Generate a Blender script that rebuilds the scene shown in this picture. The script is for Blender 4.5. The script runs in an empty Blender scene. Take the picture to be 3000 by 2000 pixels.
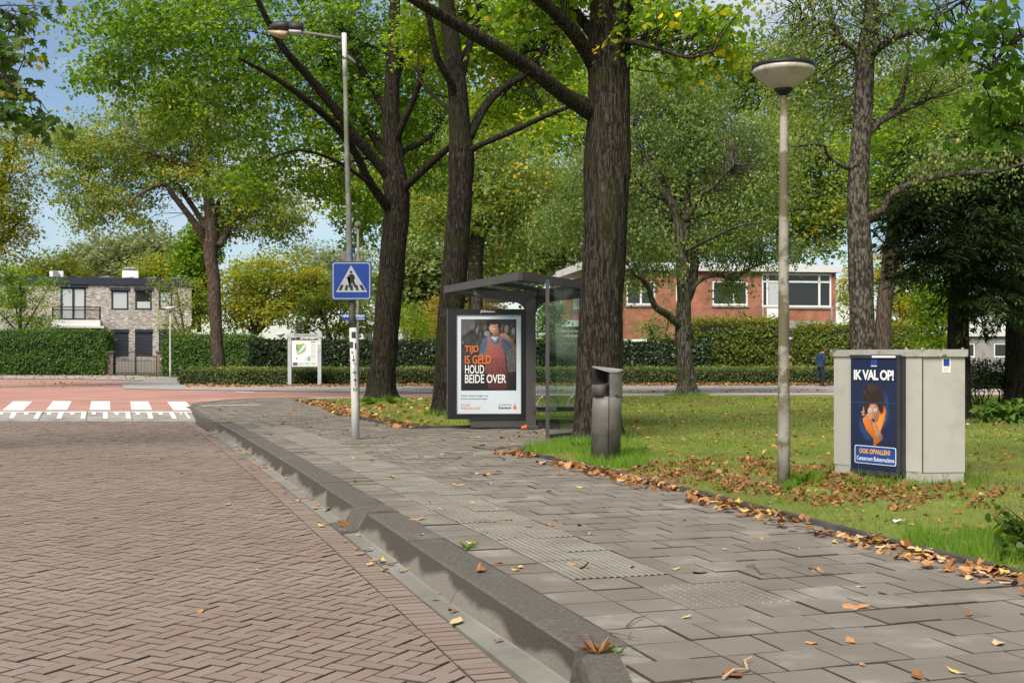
import bpy, bmesh, math, random
import numpy as np
from mathutils import Vector, Matrix, Quaternion, noise as mnoise

random.seed(7)
RNG = np.random.default_rng(11)
SC = bpy.context.scene
COL = SC.collection

# ---------------------------------------------------------------- camera, sky, sun, exposure
F, HY, CX, H = 3500.0, 1042.0, 1500.0, 1.28      # focal length / horizon in photo pixels, eye height in metres
cam_d = bpy.data.cameras.new('camera')
cam_d.sensor_width = 36.0
cam_d.lens = F / 3000.0 * 36.0
cam_d.shift_y = (HY - 1000.0) / 3000.0
cam_d.clip_start = 0.05
cam_d.clip_end = 3000.0
cam = bpy.data.objects.new('camera', cam_d)
cam.location = (0, 0, H)
cam.rotation_euler = (math.radians(90), 0, 0)
COL.objects.link(cam)
SC.camera = cam

SUN_EL, SUN_AZ = 46.0, 205.0      # elevation; azimuth the light comes FROM, clockwise from +Y
world = bpy.data.worlds.new('World')
SC.world = world
world.use_nodes = True
wn = world.node_tree.nodes; wl = world.node_tree.links
wn.clear()
w_out = wn.new('ShaderNodeOutputWorld')
w_bg = wn.new('ShaderNodeBackground')
w_bg.inputs['Strength'].default_value = 0.06
w_sky = wn.new('ShaderNodeTexSky')
w_sky.sky_type = 'NISHITA'
w_sky.sun_disc = False
w_sky.sun_elevation = math.radians(SUN_EL)
w_sky.sun_rotation = math.radians(SUN_AZ)
w_sky.air_density = 1.0
w_sky.dust_density = 0.3
w_sky.ozone_density = 3.0
w_tc = wn.new('ShaderNodeTexCoord')
w_map = wn.new('ShaderNodeMapping')
w_map.inputs['Scale'].default_value = (1.5, 1.5, 4.2)
w_map.inputs['Location'].default_value = (0.4, 2.1, 0.8)
w_n = wn.new('ShaderNodeTexNoise')
w_n.inputs['Scale'].default_value = 1.5
w_n.inputs['Detail'].default_value = 6.0
w_n.inputs['Roughness'].default_value = 0.52
w_r = wn.new('ShaderNodeValToRGB')
w_r.color_ramp.elements[0].position = 0.46
w_r.color_ramp.elements[0].color = (0.05, 0.05, 0.05, 1)
w_r.color_ramp.elements[1].position = 0.66
w_r.color_ramp.elements[1].color = (1, 1, 1, 1)
w_mix = wn.new('ShaderNodeMix')
w_mix.data_type = 'RGBA'
w_mix.inputs[7].default_value = (8.6, 8.4, 8.1, 1)      # cloud radiance before the strength factor
wl.new(w_tc.outputs['Generated'], w_map.inputs['Vector'])
wl.new(w_map.outputs['Vector'], w_n.inputs['Vector'])
wl.new(w_n.outputs['Fac'], w_r.inputs['Fac'])
wl.new(w_r.outputs['Color'], w_mix.inputs[0])
wl.new(w_sky.outputs['Color'], w_mix.inputs[6])
wl.new(w_mix.outputs[2], w_bg.inputs['Color'])
wl.new(w_bg.outputs['Background'], w_out.inputs['Surface'])

sun_d = bpy.data.lights.new('sun', 'SUN')
sun_d.energy = 3.0
sun_d.angle = math.radians(32)
sun_d.color = (1.0, 0.93, 0.81)
sun = bpy.data.objects.new('sun', sun_d)
az, el = math.radians(SUN_AZ), math.radians(SUN_EL)
to_sun = Vector((math.sin(az) * math.cos(el), math.cos(az) * math.cos(el), math.sin(el)))
sun.rotation_euler = (-to_sun).to_track_quat('-Z', 'Y').to_euler()
sun.location = (0, 0, 40)
COL.objects.link(sun)

SC.view_settings.view_transform = 'Standard'
SC.view_settings.look = 'None'
SC.view_settings.gamma = 1.0
SC.view_settings.use_curve_mapping = False
SC.view_settings.exposure = 1.0
SC.render.engine = 'CYCLES'
SC.cycles.max_bounces = 6
SC.cycles.diffuse_bounces = 3
SC.cycles.glossy_bounces = 3
SC.cycles.transmission_bounces = 4
SC.cycles.transparent_max_bounces = 8
SC.cycles.caustics_reflective = False
SC.cycles.caustics_refractive = False
SC.cycles.use_adaptive_sampling = True
SC.cycles.adaptive_threshold = 0.015
SC.cycles.use_denoising = True

# ---------------------------------------------------------------- pixel <-> place helpers (photo pixels, 3000 x 2000)
def g(x, y, z=0.0):
    """point of the level surface at height z seen at photo pixel x, y"""
    Y = F * (H - z) / (y - HY)
    return Vector(((x - CX) * Y / F, Y, z))
def p(x, y, Y):
    return Vector(((x - CX) * Y / F, Y, H - (y - HY) * Y / F))
def on_plane(x, y, P0, N):
    d = Vector(((x - CX) / F, 1.0, -(y - HY) / F))
    o = Vector((0, 0, H))
    return o + d * ((P0 - o).dot(N) / d.dot(N))

# ---------------------------------------------------------------- object helpers
def tag(o, label=None, cat=None, group=None, kind=None):
    if label: o['label'] = label
    if cat: o['category'] = cat
    if group: o['group'] = group
    if kind: o['kind'] = kind
    return o
def adopt(o, parent):
    o.parent = parent
    o.matrix_parent_inverse = Matrix.Translation(parent.location).inverted()
def empty(name, loc=(0, 0, 0), label=None, cat=None, group=None):
    o = bpy.data.objects.new(name, None)
    o.empty_display_size = 0.2
    o.location = loc
    COL.objects.link(o)
    return tag(o, label, cat, group)
def link(name, me, parent=None):
    o = bpy.data.objects.new(name, me)
    COL.objects.link(o)
    if parent is not None:
        adopt(o, parent)
    return o
def subpart(o, part):
    """sub-part of a part: both hold world coordinates, and the part's world frame is the identity"""
    o.parent = part
    o.matrix_parent_inverse = Matrix.Identity(4)
    return o
def copy_tree(o, loc, rz=0.0, sc=1.0, parent=None):
    c = o.copy(); COL.objects.link(c)
    if parent is None:
        c.location = loc; c.rotation_euler = (0, 0, rz); c.scale = (sc, sc, sc)
    else:
        c.parent = parent
    for ch in [x for x in bpy.data.objects if x.parent is o]:
        copy_tree(ch, None, parent=c)
    return c

class MB:
    """collects faces, builds one mesh object"""
    def __init__(self):
        self.v = []; self.f = []; self.m = []; self.uv = None
    def add(self, verts, faces, mi=0):
        n = len(self.v)
        self.v += [tuple(a) for a in verts]
        self.f += [tuple(i + n for i in fc) for fc in faces]
        self.m += [mi] * len(faces)
        return self
    def box(self, c, s, rz=0.0, mi=0, bev=0.0, R=None):
        sx, sy, sz = s[0] / 2, s[1] / 2, s[2] / 2
        if R is None:
            R = Matrix.Rotation(rz, 3, 'Z')
        c = Vector(c)
        if bev <= 0:
            P = [(-sx,-sy,-sz),(sx,-sy,-sz),(sx,sy,-sz),(-sx,sy,-sz),(-sx,-sy,sz),(sx,-sy,sz),(sx,sy,sz),(-sx,sy,sz)]
            fs = [(0,3,2,1),(4,5,6,7),(0,1,5,4),(1,2,6,5),(2,3,7,6),(3,0,4,7)]
        else:
            b = min(bev, sx*.9, sy*.9, sz*.9)
            P = []
            for z, ins in ((-sz, b), (-sz + b, 0), (sz - b, 0), (sz, b)):
                P += [(-sx+ins,-sy+ins,z),(sx-ins,-sy+ins,z),(sx-ins,sy-ins,z),(-sx+ins,sy-ins,z)]
            fs = [(3,2,1,0),(12,13,14,15)]
            for k in range(3):
                for i in range(4):
                    j = (i + 1) % 4
                    fs.append((4*k+i, 4*k+j, 4*k+4+j, 4*k+4+i))
        return self.add([c + R @ Vector(q) for q in P], fs, mi)
    def bar(self, a, b, w, h, up=(0, 0, 1), mi=0):
        a = Vector(a); b = Vector(b); d = b - a; L = d.length
        if L < 1e-6: return self
        d /= L; u = Vector(up)
        s = d.cross(u)
        if s.length < 1e-4: s = d.cross(Vector((1, 0, 0)))
        s.normalize(); u = s.cross(d).normalized()
        P = []
        for q in (a, b):
            P += [q - s*w/2 - u*h/2, q + s*w/2 - u*h/2, q + s*w/2 + u*h/2, q - s*w/2 + u*h/2]
        return self.add(P, [(0,1,2,3),(7,6,5,4),(0,4,5,1),(1,5,6,2),(2,6,7,3),(3,7,4,0)], mi)
    def tube(self, pts, rad, seg=8, mi=0, cap=True, jitter=0.0):
        pts = [Vector(q) for q in pts]
        n = len(pts)
        if not hasattr(rad, '__len__'): rad = [rad] * n
        base = len(self.v)
        nrm = None
        for i in range(n):
            t = (pts[min(i+1, n-1)] - pts[max(i-1, 0)])
            if t.length < 1e-9: t = Vector((0, 0, 1))
            t.normalize()
            if nrm is None:
                nrm = t.cross(Vector((0, 1, 0)))
                if nrm.length < 1e-3: nrm = t.cross(Vector((1, 0, 0)))
            nrm = (nrm - t * nrm.dot(t)).normalized()
            bn = t.cross(nrm)
            for k in range(seg):
                a = 2 * math.pi * k / seg
                r = rad[i]
                q = pts[i] + (nrm * math.cos(a) + bn * math.sin(a)) * r
                self.v.append(tuple(q))
        for i in range(n - 1):
            for k in range(seg):
                k2 = (k + 1) % seg
                self.f.append((base+i*seg+k, base+i*seg+k2, base+(i+1)*seg+k2, base+(i+1)*seg+k)); self.m.append(mi)
        if cap:
            self.f.append(tuple(base + k for k in reversed(range(seg)))); self.m.append(mi)
            self.f.append(tuple(base + (n-1)*seg + k for k in range(seg))); self.m.append(mi)
        return self
    def lathe(self, prof, c=(0, 0, 0), seg=32, mi=0):
        base = len(self.v); n = len(prof)
        for r, z in prof:
            for k in range(seg):
                a = 2 * math.pi * k / seg
                self.v.append((c[0] + r*math.cos(a), c[1] + r*math.sin(a), c[2] + z))
        for i in range(n - 1):
            for k in range(seg):
                k2 = (k + 1) % seg
                self.f.append((base+i*seg+k, base+i*seg+k2, base+(i+1)*seg+k2, base+(i+1)*seg+k)); self.m.append(mi)
        for i, rev in ((0, True), (n-1, False)):
            if prof[i][0] > 1e-4:
                ks = range(seg) if not rev else reversed(range(seg))
                self.f.append(tuple(base+i*seg+k for k in ks)); self.m.append(mi)
        return self
    def prism(self, poly, z0, z1, mi=0):
        n = len(poly)
        P = [(q[0], q[1], z0) for q in poly] + [(q[0], q[1], z1) for q in poly]
        fs = [tuple(reversed(range(n))), tuple(range(n, 2*n))]
        for i in range(n):
            j = (i+1) % n
            fs.append((i, j, n+j, n+i))
        return self.add(P, fs, mi)
    def build(self, name, mats, parent=None, smooth=False, kind=None):
        me = bpy.data.meshes.new(name)
        me.from_pydata(self.v, [], self.f)
        if not isinstance(mats, (list, tuple)): mats = [mats]
        for m_ in mats: me.materials.append(m_)
        if len(mats) > 1:
            me.polygons.foreach_set('material_index', np.array(self.m, dtype=np.int32))
        if smooth:
            me.polygons.foreach_set('use_smooth', np.ones(len(me.polygons), dtype=bool))
        if self.uv is not None:
            uvl = me.uv_layers.new(name='UVMap')
            arr = np.array(self.uv, dtype=np.float32)
            li = np.zeros(len(me.loops), dtype=np.int32)
            me.loops.foreach_get('vertex_index', li)
            uvl.data.foreach_set('uv', arr[li].ravel())
        me.update()
        o = link(name, me, parent)
        if kind: o['kind'] = kind
        return o

def sheet(name, poly, z, m_, parent=None, kind='structure', label=None):
    """flat polygon at height z (world xy), triangulated"""
    bm = bmesh.new()
    vs = [bm.verts.new((q[0], q[1], z if len(q) < 3 or z is not None else q[2])) for q in poly]
    f = bm.faces.new(vs)
    if f.normal.z < 0: f.normal_flip()
    bmesh.ops.triangulate(bm, faces=[f])
    me = bpy.data.meshes.new(name); bm.to_mesh(me); bm.free()
    me.materials.append(m_)
    o = link(name, me, parent)
    bm2 = None
    if kind and parent is None: o['kind'] = kind
    if label: o['label'] = label
    return o
def inside(x, y, poly):
    c = False; n = len(poly); j = n - 1
    for i in range(n):
        xi, yi = poly[i][0], poly[i][1]; xj, yj = poly[j][0], poly[j][1]
        if (yi > y) != (yj > y) and x < (xj - xi) * (y - yi) / (yj - yi) + xi:
            c = not c
        j = i
    return c
def inside_np(X, Y, poly):
    c = np.zeros(X.shape, dtype=bool); n = len(poly); j = n - 1
    for i in range(n):
        xi, yi = poly[i][0], poly[i][1]; xj, yj = poly[j][0], poly[j][1]
        if abs(yj - yi) > 1e-12:
            c ^= ((yi > Y) != (yj > Y)) & (X < (xj - xi) * (Y - yi) / (yj - yi) + xi)
        j = i
    return c

# ---------------------------------------------------------------- materials
def ntree(name):
    m_ = bpy.data.materials.new(name); m_.use_nodes = True
    N = m_.node_tree.nodes; L = m_.node_tree.links
    b = N['Principled BSDF']
    return m_, N, L, b
def rgba(c): return (c[0], c[1], c[2], 1.0)
def mat(name, c1, c2=None, rough=0.8, scale=4.0, bump=0.0, bscale=60.0, rnd=0.0, metal=0.0, spec=0.3,
        stain=None, stain_scale=1.3, stain_lo=0.5, stain_hi=0.68, detail=4.0):
    m_, N, L, b = ntree(name)
    b.inputs['Roughness'].default_value = rough
    b.inputs['Metallic'].default_value = metal
    b.inputs['Specular IOR Level'].default_value = spec
    geo = N.new('ShaderNodeNewGeometry')
    if c2 is None: c2 = tuple(min(1, q * 1.25) for q in c1)
    n1 = N.new('ShaderNodeTexNoise'); n1.inputs['Scale'].default_value = scale; n1.inputs['Detail'].default_value = detail
    L.new(geo.outputs['Position'], n1.inputs['Vector'])
    r = N.new('ShaderNodeValToRGB')
    r.color_ramp.elements[0].position = 0.32; r.color_ramp.elements[0].color = rgba(c1)
    r.color_ramp.elements[1].position = 0.68; r.color_ramp.elements[1].color = rgba(c2)
    L.new(n1.outputs['Fac'], r.inputs['Fac'])
    col = r.outputs['Color']
    if stain is not None:
        n2 = N.new('ShaderNodeTexNoise'); n2.inputs['Scale'].default_value = stain_scale; n2.inputs['Detail'].default_value = 8.0
        n2.inputs['Roughness'].default_value = 0.62
        L.new(geo.outputs['Position'], n2.inputs['Vector'])
        mr = N.new('ShaderNodeMapRange'); mr.inputs[1].default_value = stain_lo; mr.inputs[2].default_value = stain_hi
        L.new(n2.outputs['Fac'], mr.inputs[0])
        mx = N.new('ShaderNodeMix'); mx.data_type = 'RGBA'; mx.inputs[7].default_value = rgba(stain)
        L.new(mr.outputs[0], mx.inputs[0]); L.new(col, mx.inputs[6]); col = mx.outputs[2]
    if rnd > 0:
        oi = N.new('ShaderNodeObjectInfo')
        ad = N.new('ShaderNodeMath'); ad.operation = 'ADD'
        L.new(oi.outputs['Random'], ad.inputs[0]); L.new(geo.outputs['Random Per Island'], ad.inputs[1])
        fr = N.new('ShaderNodeMath'); fr.operation = 'FRACT'; L.new(ad.outputs[0], fr.inputs[0])
        mr2 = N.new('ShaderNodeMapRange'); mr2.inputs[3].default_value = 1 - rnd; mr2.inputs[4].default_value = 1 + rnd
        L.new(fr.outputs[0], mr2.inputs[0])
        hsv = N.new('ShaderNodeHueSaturation'); L.new(mr2.outputs[0], hsv.inputs['Value']); L.new(col, hsv.inputs['Color'])
        ms = N.new('ShaderNodeMapRange'); ms.inputs[3].default_value = 1.12; ms.inputs[4].default_value = 0.9
        L.new(fr.outputs[0], ms.inputs[0]); L.new(ms.outputs[0], hsv.inputs['Saturation'])
        col = hsv.outputs['Color']
    L.new(col, b.inputs['Base Color'])
    if bump > 0:
        n3 = N.new('ShaderNodeTexNoise'); n3.inputs['Scale'].default_value = bscale; n3.inputs['Detail'].default_value = 3.0
        L.new(geo.outputs['Position'], n3.inputs['Vector'])
        bp = N.new('ShaderNodeBump'); bp.inputs['Strength'].default_value = bump; bp.inputs['Distance'].default_value = 0.01
        L.new(n3.outputs['Fac'], bp.inputs['Height']); L.new(bp.outputs['Normal'], b.inputs['Normal'])
    return m_
def flat(name, c, rough=0.5, spec=0.3, metal=0.0):
    m_, N, L, b = ntree(name)
    b.inputs['Base Color'].default_value = rgba(c); b.inputs['Roughness'].default_value = rough
    b.inputs['Specular IOR Level'].default_value = spec; b.inputs['Metallic'].default_value = metal
    return m_
def leafmat(name, stops, trans=0.45, rough=0.5, boost=1.6, spec=0.35, gain=1.0):
    """stops: (pos, rgb) over the per-leaf tint value"""
    m_, N, L, b = ntree(name)
    at = N.new('ShaderNodeAttribute'); at.attribute_name = 'tint'
    r = N.new('ShaderNodeValToRGB')
    e = r.color_ramp.elements
    e[0].position, e[0].color = stops[0][0], rgba(stops[0][1])
    e[1].position, e[1].color = stops[-1][0], rgba(stops[-1][1])
    for q, c in stops[1:-1]:
        k = e.new(q); k.color = rgba(c)
    for k in e: k.color = rgba([q * gain for q in k.color[:3]])
    L.new(at.outputs['Fac'], r.inputs['Fac'])
    L.new(r.outputs['Color'], b.inputs['Base Color'])
    b.inputs['Roughness'].default_value = rough
    b.inputs['Specular IOR Level'].default_value = spec
    tr = N.new('ShaderNodeBsdfTranslucent')
    mul = N.new('ShaderNodeMix'); mul.data_type = 'RGBA'; mul.blend_type = 'MULTIPLY'; mul.inputs[0].default_value = 1.0
    mul.inputs[7].default_value = (boost * 1.22, boost * 1.16, boost * 0.42, 1)
    L.new(r.outputs['Color'], mul.inputs[6]); L.new(mul.outputs[2], tr.inputs['Color'])
    mx = N.new('ShaderNodeMixShader'); mx.inputs[0].default_value = trans
    L.new(b.outputs['BSDF'], mx.inputs[1]); L.new(tr.outputs['BSDF'], mx.inputs[2])
    L.new(mx.outputs['Shader'], N['Material Output'].inputs['Surface'])
    return m_
def barkmat(name, dark, light, moss=None, ridge=14.0, stretch=0.16, bump=1.0):
    m_, N, L, b = ntree(name)
    b.inputs['Roughness'].default_value = 0.95; b.inputs['Specular IOR Level'].default_value = 0.1
    geo = N.new('ShaderNodeNewGeometry')
    mp = N.new('ShaderNodeMapping'); mp.inputs['Scale'].default_value = (1, 1, stretch)
    L.new(geo.outputs['Position'], mp.inputs['Vector'])
    wz = N.new('ShaderNodeTexNoise'); wz.inputs['Scale'].default_value = 6.0
    L.new(geo.outputs['Position'], wz.inputs['Vector'])
    mxv = N.new('ShaderNodeMix'); mxv.data_type = 'VECTOR'; mxv.inputs[0].default_value = 0.06
    L.new(mp.outputs['Vector'], mxv.inputs[4]); L.new(wz.outputs['Color'], mxv.inputs[5])
    v = N.new('ShaderNodeTexVoronoi'); v.feature = 'F1'; v.inputs['Randomness'].default_value = 1.0; v.inputs['Scale'].default_value = ridge
    L.new(mxv.outputs[1], v.inputs['Vector'])
    n = N.new('ShaderNodeTexNoise'); n.inputs['Scale'].default_value = ridge * 1.6; n.inputs['Detail'].default_value = 6
    L.new(mxv.outputs[1], n.inputs['Vector'])
    mm = N.new('ShaderNodeMath'); mm.operation = 'MULTIPLY'; L.new(v.outputs['Distance'], mm.inputs[0]); L.new(n.outputs['Fac'], mm.inputs[1])
    r = N.new('ShaderNodeValToRGB')
    r.color_ramp.elements[0].position = 0.10; r.color_ramp.elements[0].color = rgba(light)
    r.color_ramp.elements[1].position = 0.34; r.color_ramp.elements[1].color = rgba(dark)
    L.new(mm.outputs[0], r.inputs['Fac'])
    col = r.outputs['Color']
    nb = N.new('ShaderNodeTexNoise'); nb.inputs['Scale'].default_value = 1.7; nb.inputs['Detail'].default_value = 7
    L.new(geo.outputs['Position'], nb.inputs['Vector'])
    if moss is not None:
        mr = N.new('ShaderNodeMapRange'); mr.inputs[1].default_value = 0.50; mr.inputs[2].default_value = 0.66
        mr.inputs[4].default_value = 0.75
        L.new(nb.outputs['Fac'], mr.inputs[0])
        mx = N.new('ShaderNodeMix'); mx.data_type = 'RGBA'; mx.inputs[7].default_value = rgba(moss)
        L.new(mr.outputs[0], mx.inputs[0]); L.new(col, mx.inputs[6]); col = mx.outputs[2]
    lc = N.new('ShaderNodeTexNoise'); lc.inputs['Scale'].default_value = 9.0; lc.inputs['Detail'].default_value = 8
    L.new(geo.outputs['Position'], lc.inputs['Vector'])
    mr3 = N.new('ShaderNodeMapRange'); mr3.inputs[1].default_value = 0.60; mr3.inputs[2].default_value = 0.70; mr3.inputs[4].default_value = 0.55
    L.new(lc.outputs['Fac'], mr3.inputs[0])
    mx3 = N.new('ShaderNodeMix'); mx3.data_type = 'RGBA'; mx3.inputs[7].default_value = rgba([q * 1.7 for q in light])
    L.new(mr3.outputs[0], mx3.inputs[0]); L.new(col, mx3.inputs[6])
    L.new(mx3.outputs[2], b.inputs['Base Color'])
    bp = N.new('ShaderNodeBump'); bp.inputs['Strength'].default_value = bump; bp.inputs['Distance'].default_value = 0.03; bp.invert = True
    L.new(mm.outputs[0], bp.inputs['Height']); L.new(bp.outputs['Normal'], b.inputs['Normal'])
    return m_
def brickmat(name, c1, c2, mortar, bw=0.22, bh=0.062, bump=0.5, third=None):
    m_, N, L, b = ntree(name)
    b.inputs['Roughness'].default_value = 0.9; b.inputs['Specular IOR Level'].default_value = 0.2
    uv = N.new('ShaderNodeUVMap')
    t = N.new('ShaderNodeTexBrick')
    t.inputs['Scale'].default_value = 1.0
    t.inputs['Brick Width'].default_value = bw; t.inputs['Row Height'].default_value = bh
    t.inputs['Mortar Size'].default_value = 0.006; t.inputs['Mortar Smooth'].default_value = 0.3
    t.inputs['Color1'].default_value = rgba(c1); t.inputs['Color2'].default_value = rgba(c2); t.inputs['Mortar'].default_value = rgba(mortar)
    t.inputs['Bias'].default_value = -0.1
    L.new(uv.outputs['UV'], t.inputs['Vector'])
    n = N.new('ShaderNodeTexNoise'); n.inputs['Scale'].default_value = 1.1; n.inputs['Detail'].default_value = 6
    L.new(uv.outputs['UV'], n.inputs['Vector'])
    mr = N.new('ShaderNodeMapRange'); mr.inputs[1].default_value = 0.3; mr.inputs[2].default_value = 0.7; mr.inputs[3].default_value = 0.72; mr.inputs[4].default_value = 1.22
    L.new(n.outputs['Fac'], mr.inputs[0])
    hs = N.new('ShaderNodeHueSaturation'); L.new(t.outputs['Color'], hs.inputs['Color']); L.new(mr.outputs[0], hs.inputs['Value'])
    col = hs.outputs['Color']
    if third is not None:
        mp = N.new('ShaderNodeMapping'); mp.inputs['Scale'].default_value = (1/ (bw*1.05), 1 / bh, 1)
        L.new(uv.outputs['UV'], mp.inputs['Vector'])
        wnn = N.new('ShaderNodeTexNoise'); wnn.inputs['Scale'].default_value = 0.9; wnn.inputs['Detail'].default_value = 1
        L.new(mp.outputs['Vector'], wnn.inputs['Vector'])
        m3 = N.new('ShaderNodeMapRange'); m3.inputs[1].default_value = 0.52; m3.inputs[2].default_value = 0.6
        L.new(wnn.outputs['Fac'], m3.inputs[0])
        mx = N.new('ShaderNodeMix'); mx.data_type = 'RGBA'; mx.inputs[7].default_value = rgba(third)
        L.new(m3.outputs[0], mx.inputs[0]); L.new(col, mx.inputs[6]); col = mx.outputs[2]
    L.new(col, b.inputs['Base Color'])
    bp = N.new('ShaderNodeBump'); bp.inputs['Strength'].default_value = bump; bp.inputs['Distance'].default_value = 0.01; bp.invert = True
    L.new(t.outputs['Fac'], bp.inputs['Height']); L.new(bp.outputs['Normal'], b.inputs['Normal'])
    return m_
def glassmat(name, tint=(0.9, 0.95, 0.93), alpha=0.25, rough=0.05):
    """thin clear sheet: mostly see-through, with a mirror sheen"""
    m_, N, L, b = ntree(name)
    tr = N.new('ShaderNodeBsdfTransparent'); tr.inputs['Color'].default_value = rgba(tint)
    gl = N.new('ShaderNodeBsdfGlossy'); gl.inputs['Roughness'].default_value = rough; gl.inputs['Color'].default_value = (0.9, 0.95, 0.95, 1)
    lw = N.new('ShaderNodeLayerWeight'); lw.inputs['Blend'].default_value = 0.5
    pw = N.new('ShaderNodeMath'); pw.operation = 'POWER'; pw.inputs[1].default_value = 5.0; L.new(lw.outputs['Facing'], pw.inputs[0])
    ad = N.new('ShaderNodeMath'); ad.operation = 'MULTIPLY_ADD'; ad.inputs[1].default_value = 0.35; ad.inputs[2].default_value = alpha; L.new(pw.outputs[0], ad.inputs[0])
    mx = N.new('ShaderNodeMixShader'); L.new(ad.outputs[0], mx.inputs[0])
    L.new(tr.outputs[0], mx.inputs[1]); L.new(gl.outputs[0], mx.inputs[2])
    L.new(mx.outputs[0], N['Material Output'].inputs['Surface'])
    return m_

M = {}
M['ground'] = mat('garden_soil', (0.045, 0.05, 0.02), (0.09, 0.10, 0.035), scale=0.6)
M['joint'] = mat('joint_sand', (0.042, 0.034, 0.026), (0.075, 0.062, 0.048), scale=9, bump=0.3)
M['brick'] = mat('road_brick', (0.212, 0.157, 0.127), (0.245, 0.187, 0.153), rough=0.85, scale=0.5, bump=0.25, bscale=140, rnd=0.05,
                 stain=(0.225, 0.18, 0.152), stain_scale=0.35, stain_lo=0.5, stain_hi=0.8)
M['tile'] = mat('paving_tile', (0.166, 0.145, 0.120), (0.205, 0.181, 0.152), rough=0.9, scale=2.0, bump=0.35, bscale=180, rnd=0.10,
                stain=(0.32, 0.295, 0.25), stain_scale=2.0, stain_lo=0.55, stain_hi=0.78)
M['ribtile'] = mat('ribbed_tile', (0.20, 0.182, 0.153), (0.255, 0.234, 0.198), rough=0.9, scale=3.0, bump=0.3, bscale=150, rnd=0.03,
                   stain=(0.15, 0.135, 0.112), stain_scale=1.7, stain_lo=0.55, stain_hi=0.75)
M['groove'] = mat('groove_dirt', (0.055, 0.048, 0.038), (0.095, 0.084, 0.068), rough=0.95, scale=5.0)
M['kerb'] = mat('kerb_concrete', (0.092, 0.081, 0.068), (0.152, 0.137, 0.118), rough=0.92, scale=34, bump=0.8, bscale=220, rnd=0.06,
                stain=(0.19, 0.18, 0.16), stain_scale=1.1, stain_lo=0.58, stain_hi=0.72)
M['gutter'] = mat('gutter_concrete', (0.18, 0.168, 0.145), (0.24, 0.225, 0.195), rough=0.92, scale=1.5, bump=0.3, bscale=220,
                  stain=(0.13, 0.12, 0.105), stain_scale=1.3, stain_lo=0.55, stain_hi=0.7)
def kerb_face_mat():
    m_, N, L, b = ntree('kerb_face_dirty')
    b.inputs['Roughness'].default_value = 0.92; b.inputs['Specular IOR Level'].default_value = 0.2
    geo = N.new('ShaderNodeNewGeometry'); sp = N.new('ShaderNodeSeparateXYZ'); L.new(geo.outputs['Position'], sp.inputs[0])
    n = N.new('ShaderNodeTexNoise'); n.inputs['Scale'].default_value = 1.6; n.inputs['Detail'].default_value = 3.0; L.new(geo.outputs['Position'], n.inputs['Vector'])
    ma = N.new('ShaderNodeMath'); ma.operation = 'MULTIPLY_ADD'; ma.inputs[1].default_value = 0.30; L.new(n.outputs['Fac'], ma.inputs[0]); L.new(sp.outputs['Z'], ma.inputs[2])
    mr = N.new('ShaderNodeMapRange'); mr.inputs[1].default_value = 0.035; mr.inputs[2].default_value = 0.075; L.new(ma.outputs[0], mr.inputs[0])
    n2 = N.new('ShaderNodeTexNoise'); n2.inputs['Scale'].default_value = 90.0; n2.inputs['Detail'].default_value = 4.0; L.new(geo.outputs['Position'], n2.inputs['Vector'])
    mx = N.new('ShaderNodeMix'); mx.data_type = 'RGBA'; mx.inputs[6].default_value = (.165,.152,.13,1); mx.inputs[7].default_value = (.064,.054,.044,1)
    L.new(mr.outputs[0], mx.inputs[0])
    hs = N.new('ShaderNodeHueSaturation'); L.new(mx.outputs[2], hs.inputs['Color'])
    m2 = N.new('ShaderNodeMapRange'); m2.inputs[1].default_value = .3; m2.inputs[2].default_value = .7; m2.inputs[3].default_value = .75; m2.inputs[4].default_value = 1.25
    L.new(n2.outputs['Fac'], m2.inputs[0]); L.new(m2.outputs[0], hs.inputs['Value']); L.new(hs.outputs['Color'], b.inputs['Base Color'])
    return m_
M['kerbface'] = kerb_face_mat()
M['edging'] = mat('edging_concrete', (0.05, 0.046, 0.04), (0.10, 0.092, 0.08), rough=0.95, scale=3.0, bump=0.4, bscale=150)
M['red'] = mat('red_asphalt', (0.40, 0.195, 0.158), (0.47, 0.255, 0.212), rough=0.9, scale=0.5, bump=0.2, bscale=90,
               stain=(0.35, 0.20, 0.17), stain_scale=0.35, stain_lo=0.48, stain_hi=0.6)
M['redbrick_road'] = mat('red_brick_lane', (0.33, 0.18, 0.15), (0.40, 0.245, 0.205), rough=0.9, scale=0.8, bump=0.2, bscale=60)
M['pale'] = mat('pale_paving', (0.30, 0.275, 0.25), (0.39, 0.36, 0.335), rough=0.9, scale=0.7, stain=(0.24, 0.215, 0.195), stain_scale=0.8)
M['pinkroad'] = mat('pink_grey_asphalt', (0.36, 0.30, 0.28), (0.42, 0.365, 0.34), rough=0.9, scale=0.7)
M['white'] = mat('road_paint', (0.70, 0.69, 0.66), (0.80, 0.79, 0.77), rough=0.7, scale=1.5, stain=(0.45, 0.38, 0.35), stain_scale=2.2, stain_lo=0.56, stain_hi=0.66)
M['ramp'] = mat('ramp_concrete', (0.26, 0.245, 0.22), (0.34, 0.325, 0.295), rough=0.9, scale=1.2, stain=(0.20, 0.18, 0.165), stain_scale=1.6)
M['lawn'] = mat('lawn_turf', (0.11, 0.145, 0.022), (0.19, 0.225, 0.04), rough=0.95, scale=0.7, bump=0.6, bscale=45,
                stain=(0.15, 0.11, 0.045), stain_scale=0.45, stain_lo=0.50, stain_hi=0.66)
M['soil'] = mat('bare_soil', (0.05, 0.036, 0.025), (0.11, 0.078, 0.05), rough=0.98, scale=7, bump=0.5, bscale=60)
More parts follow.
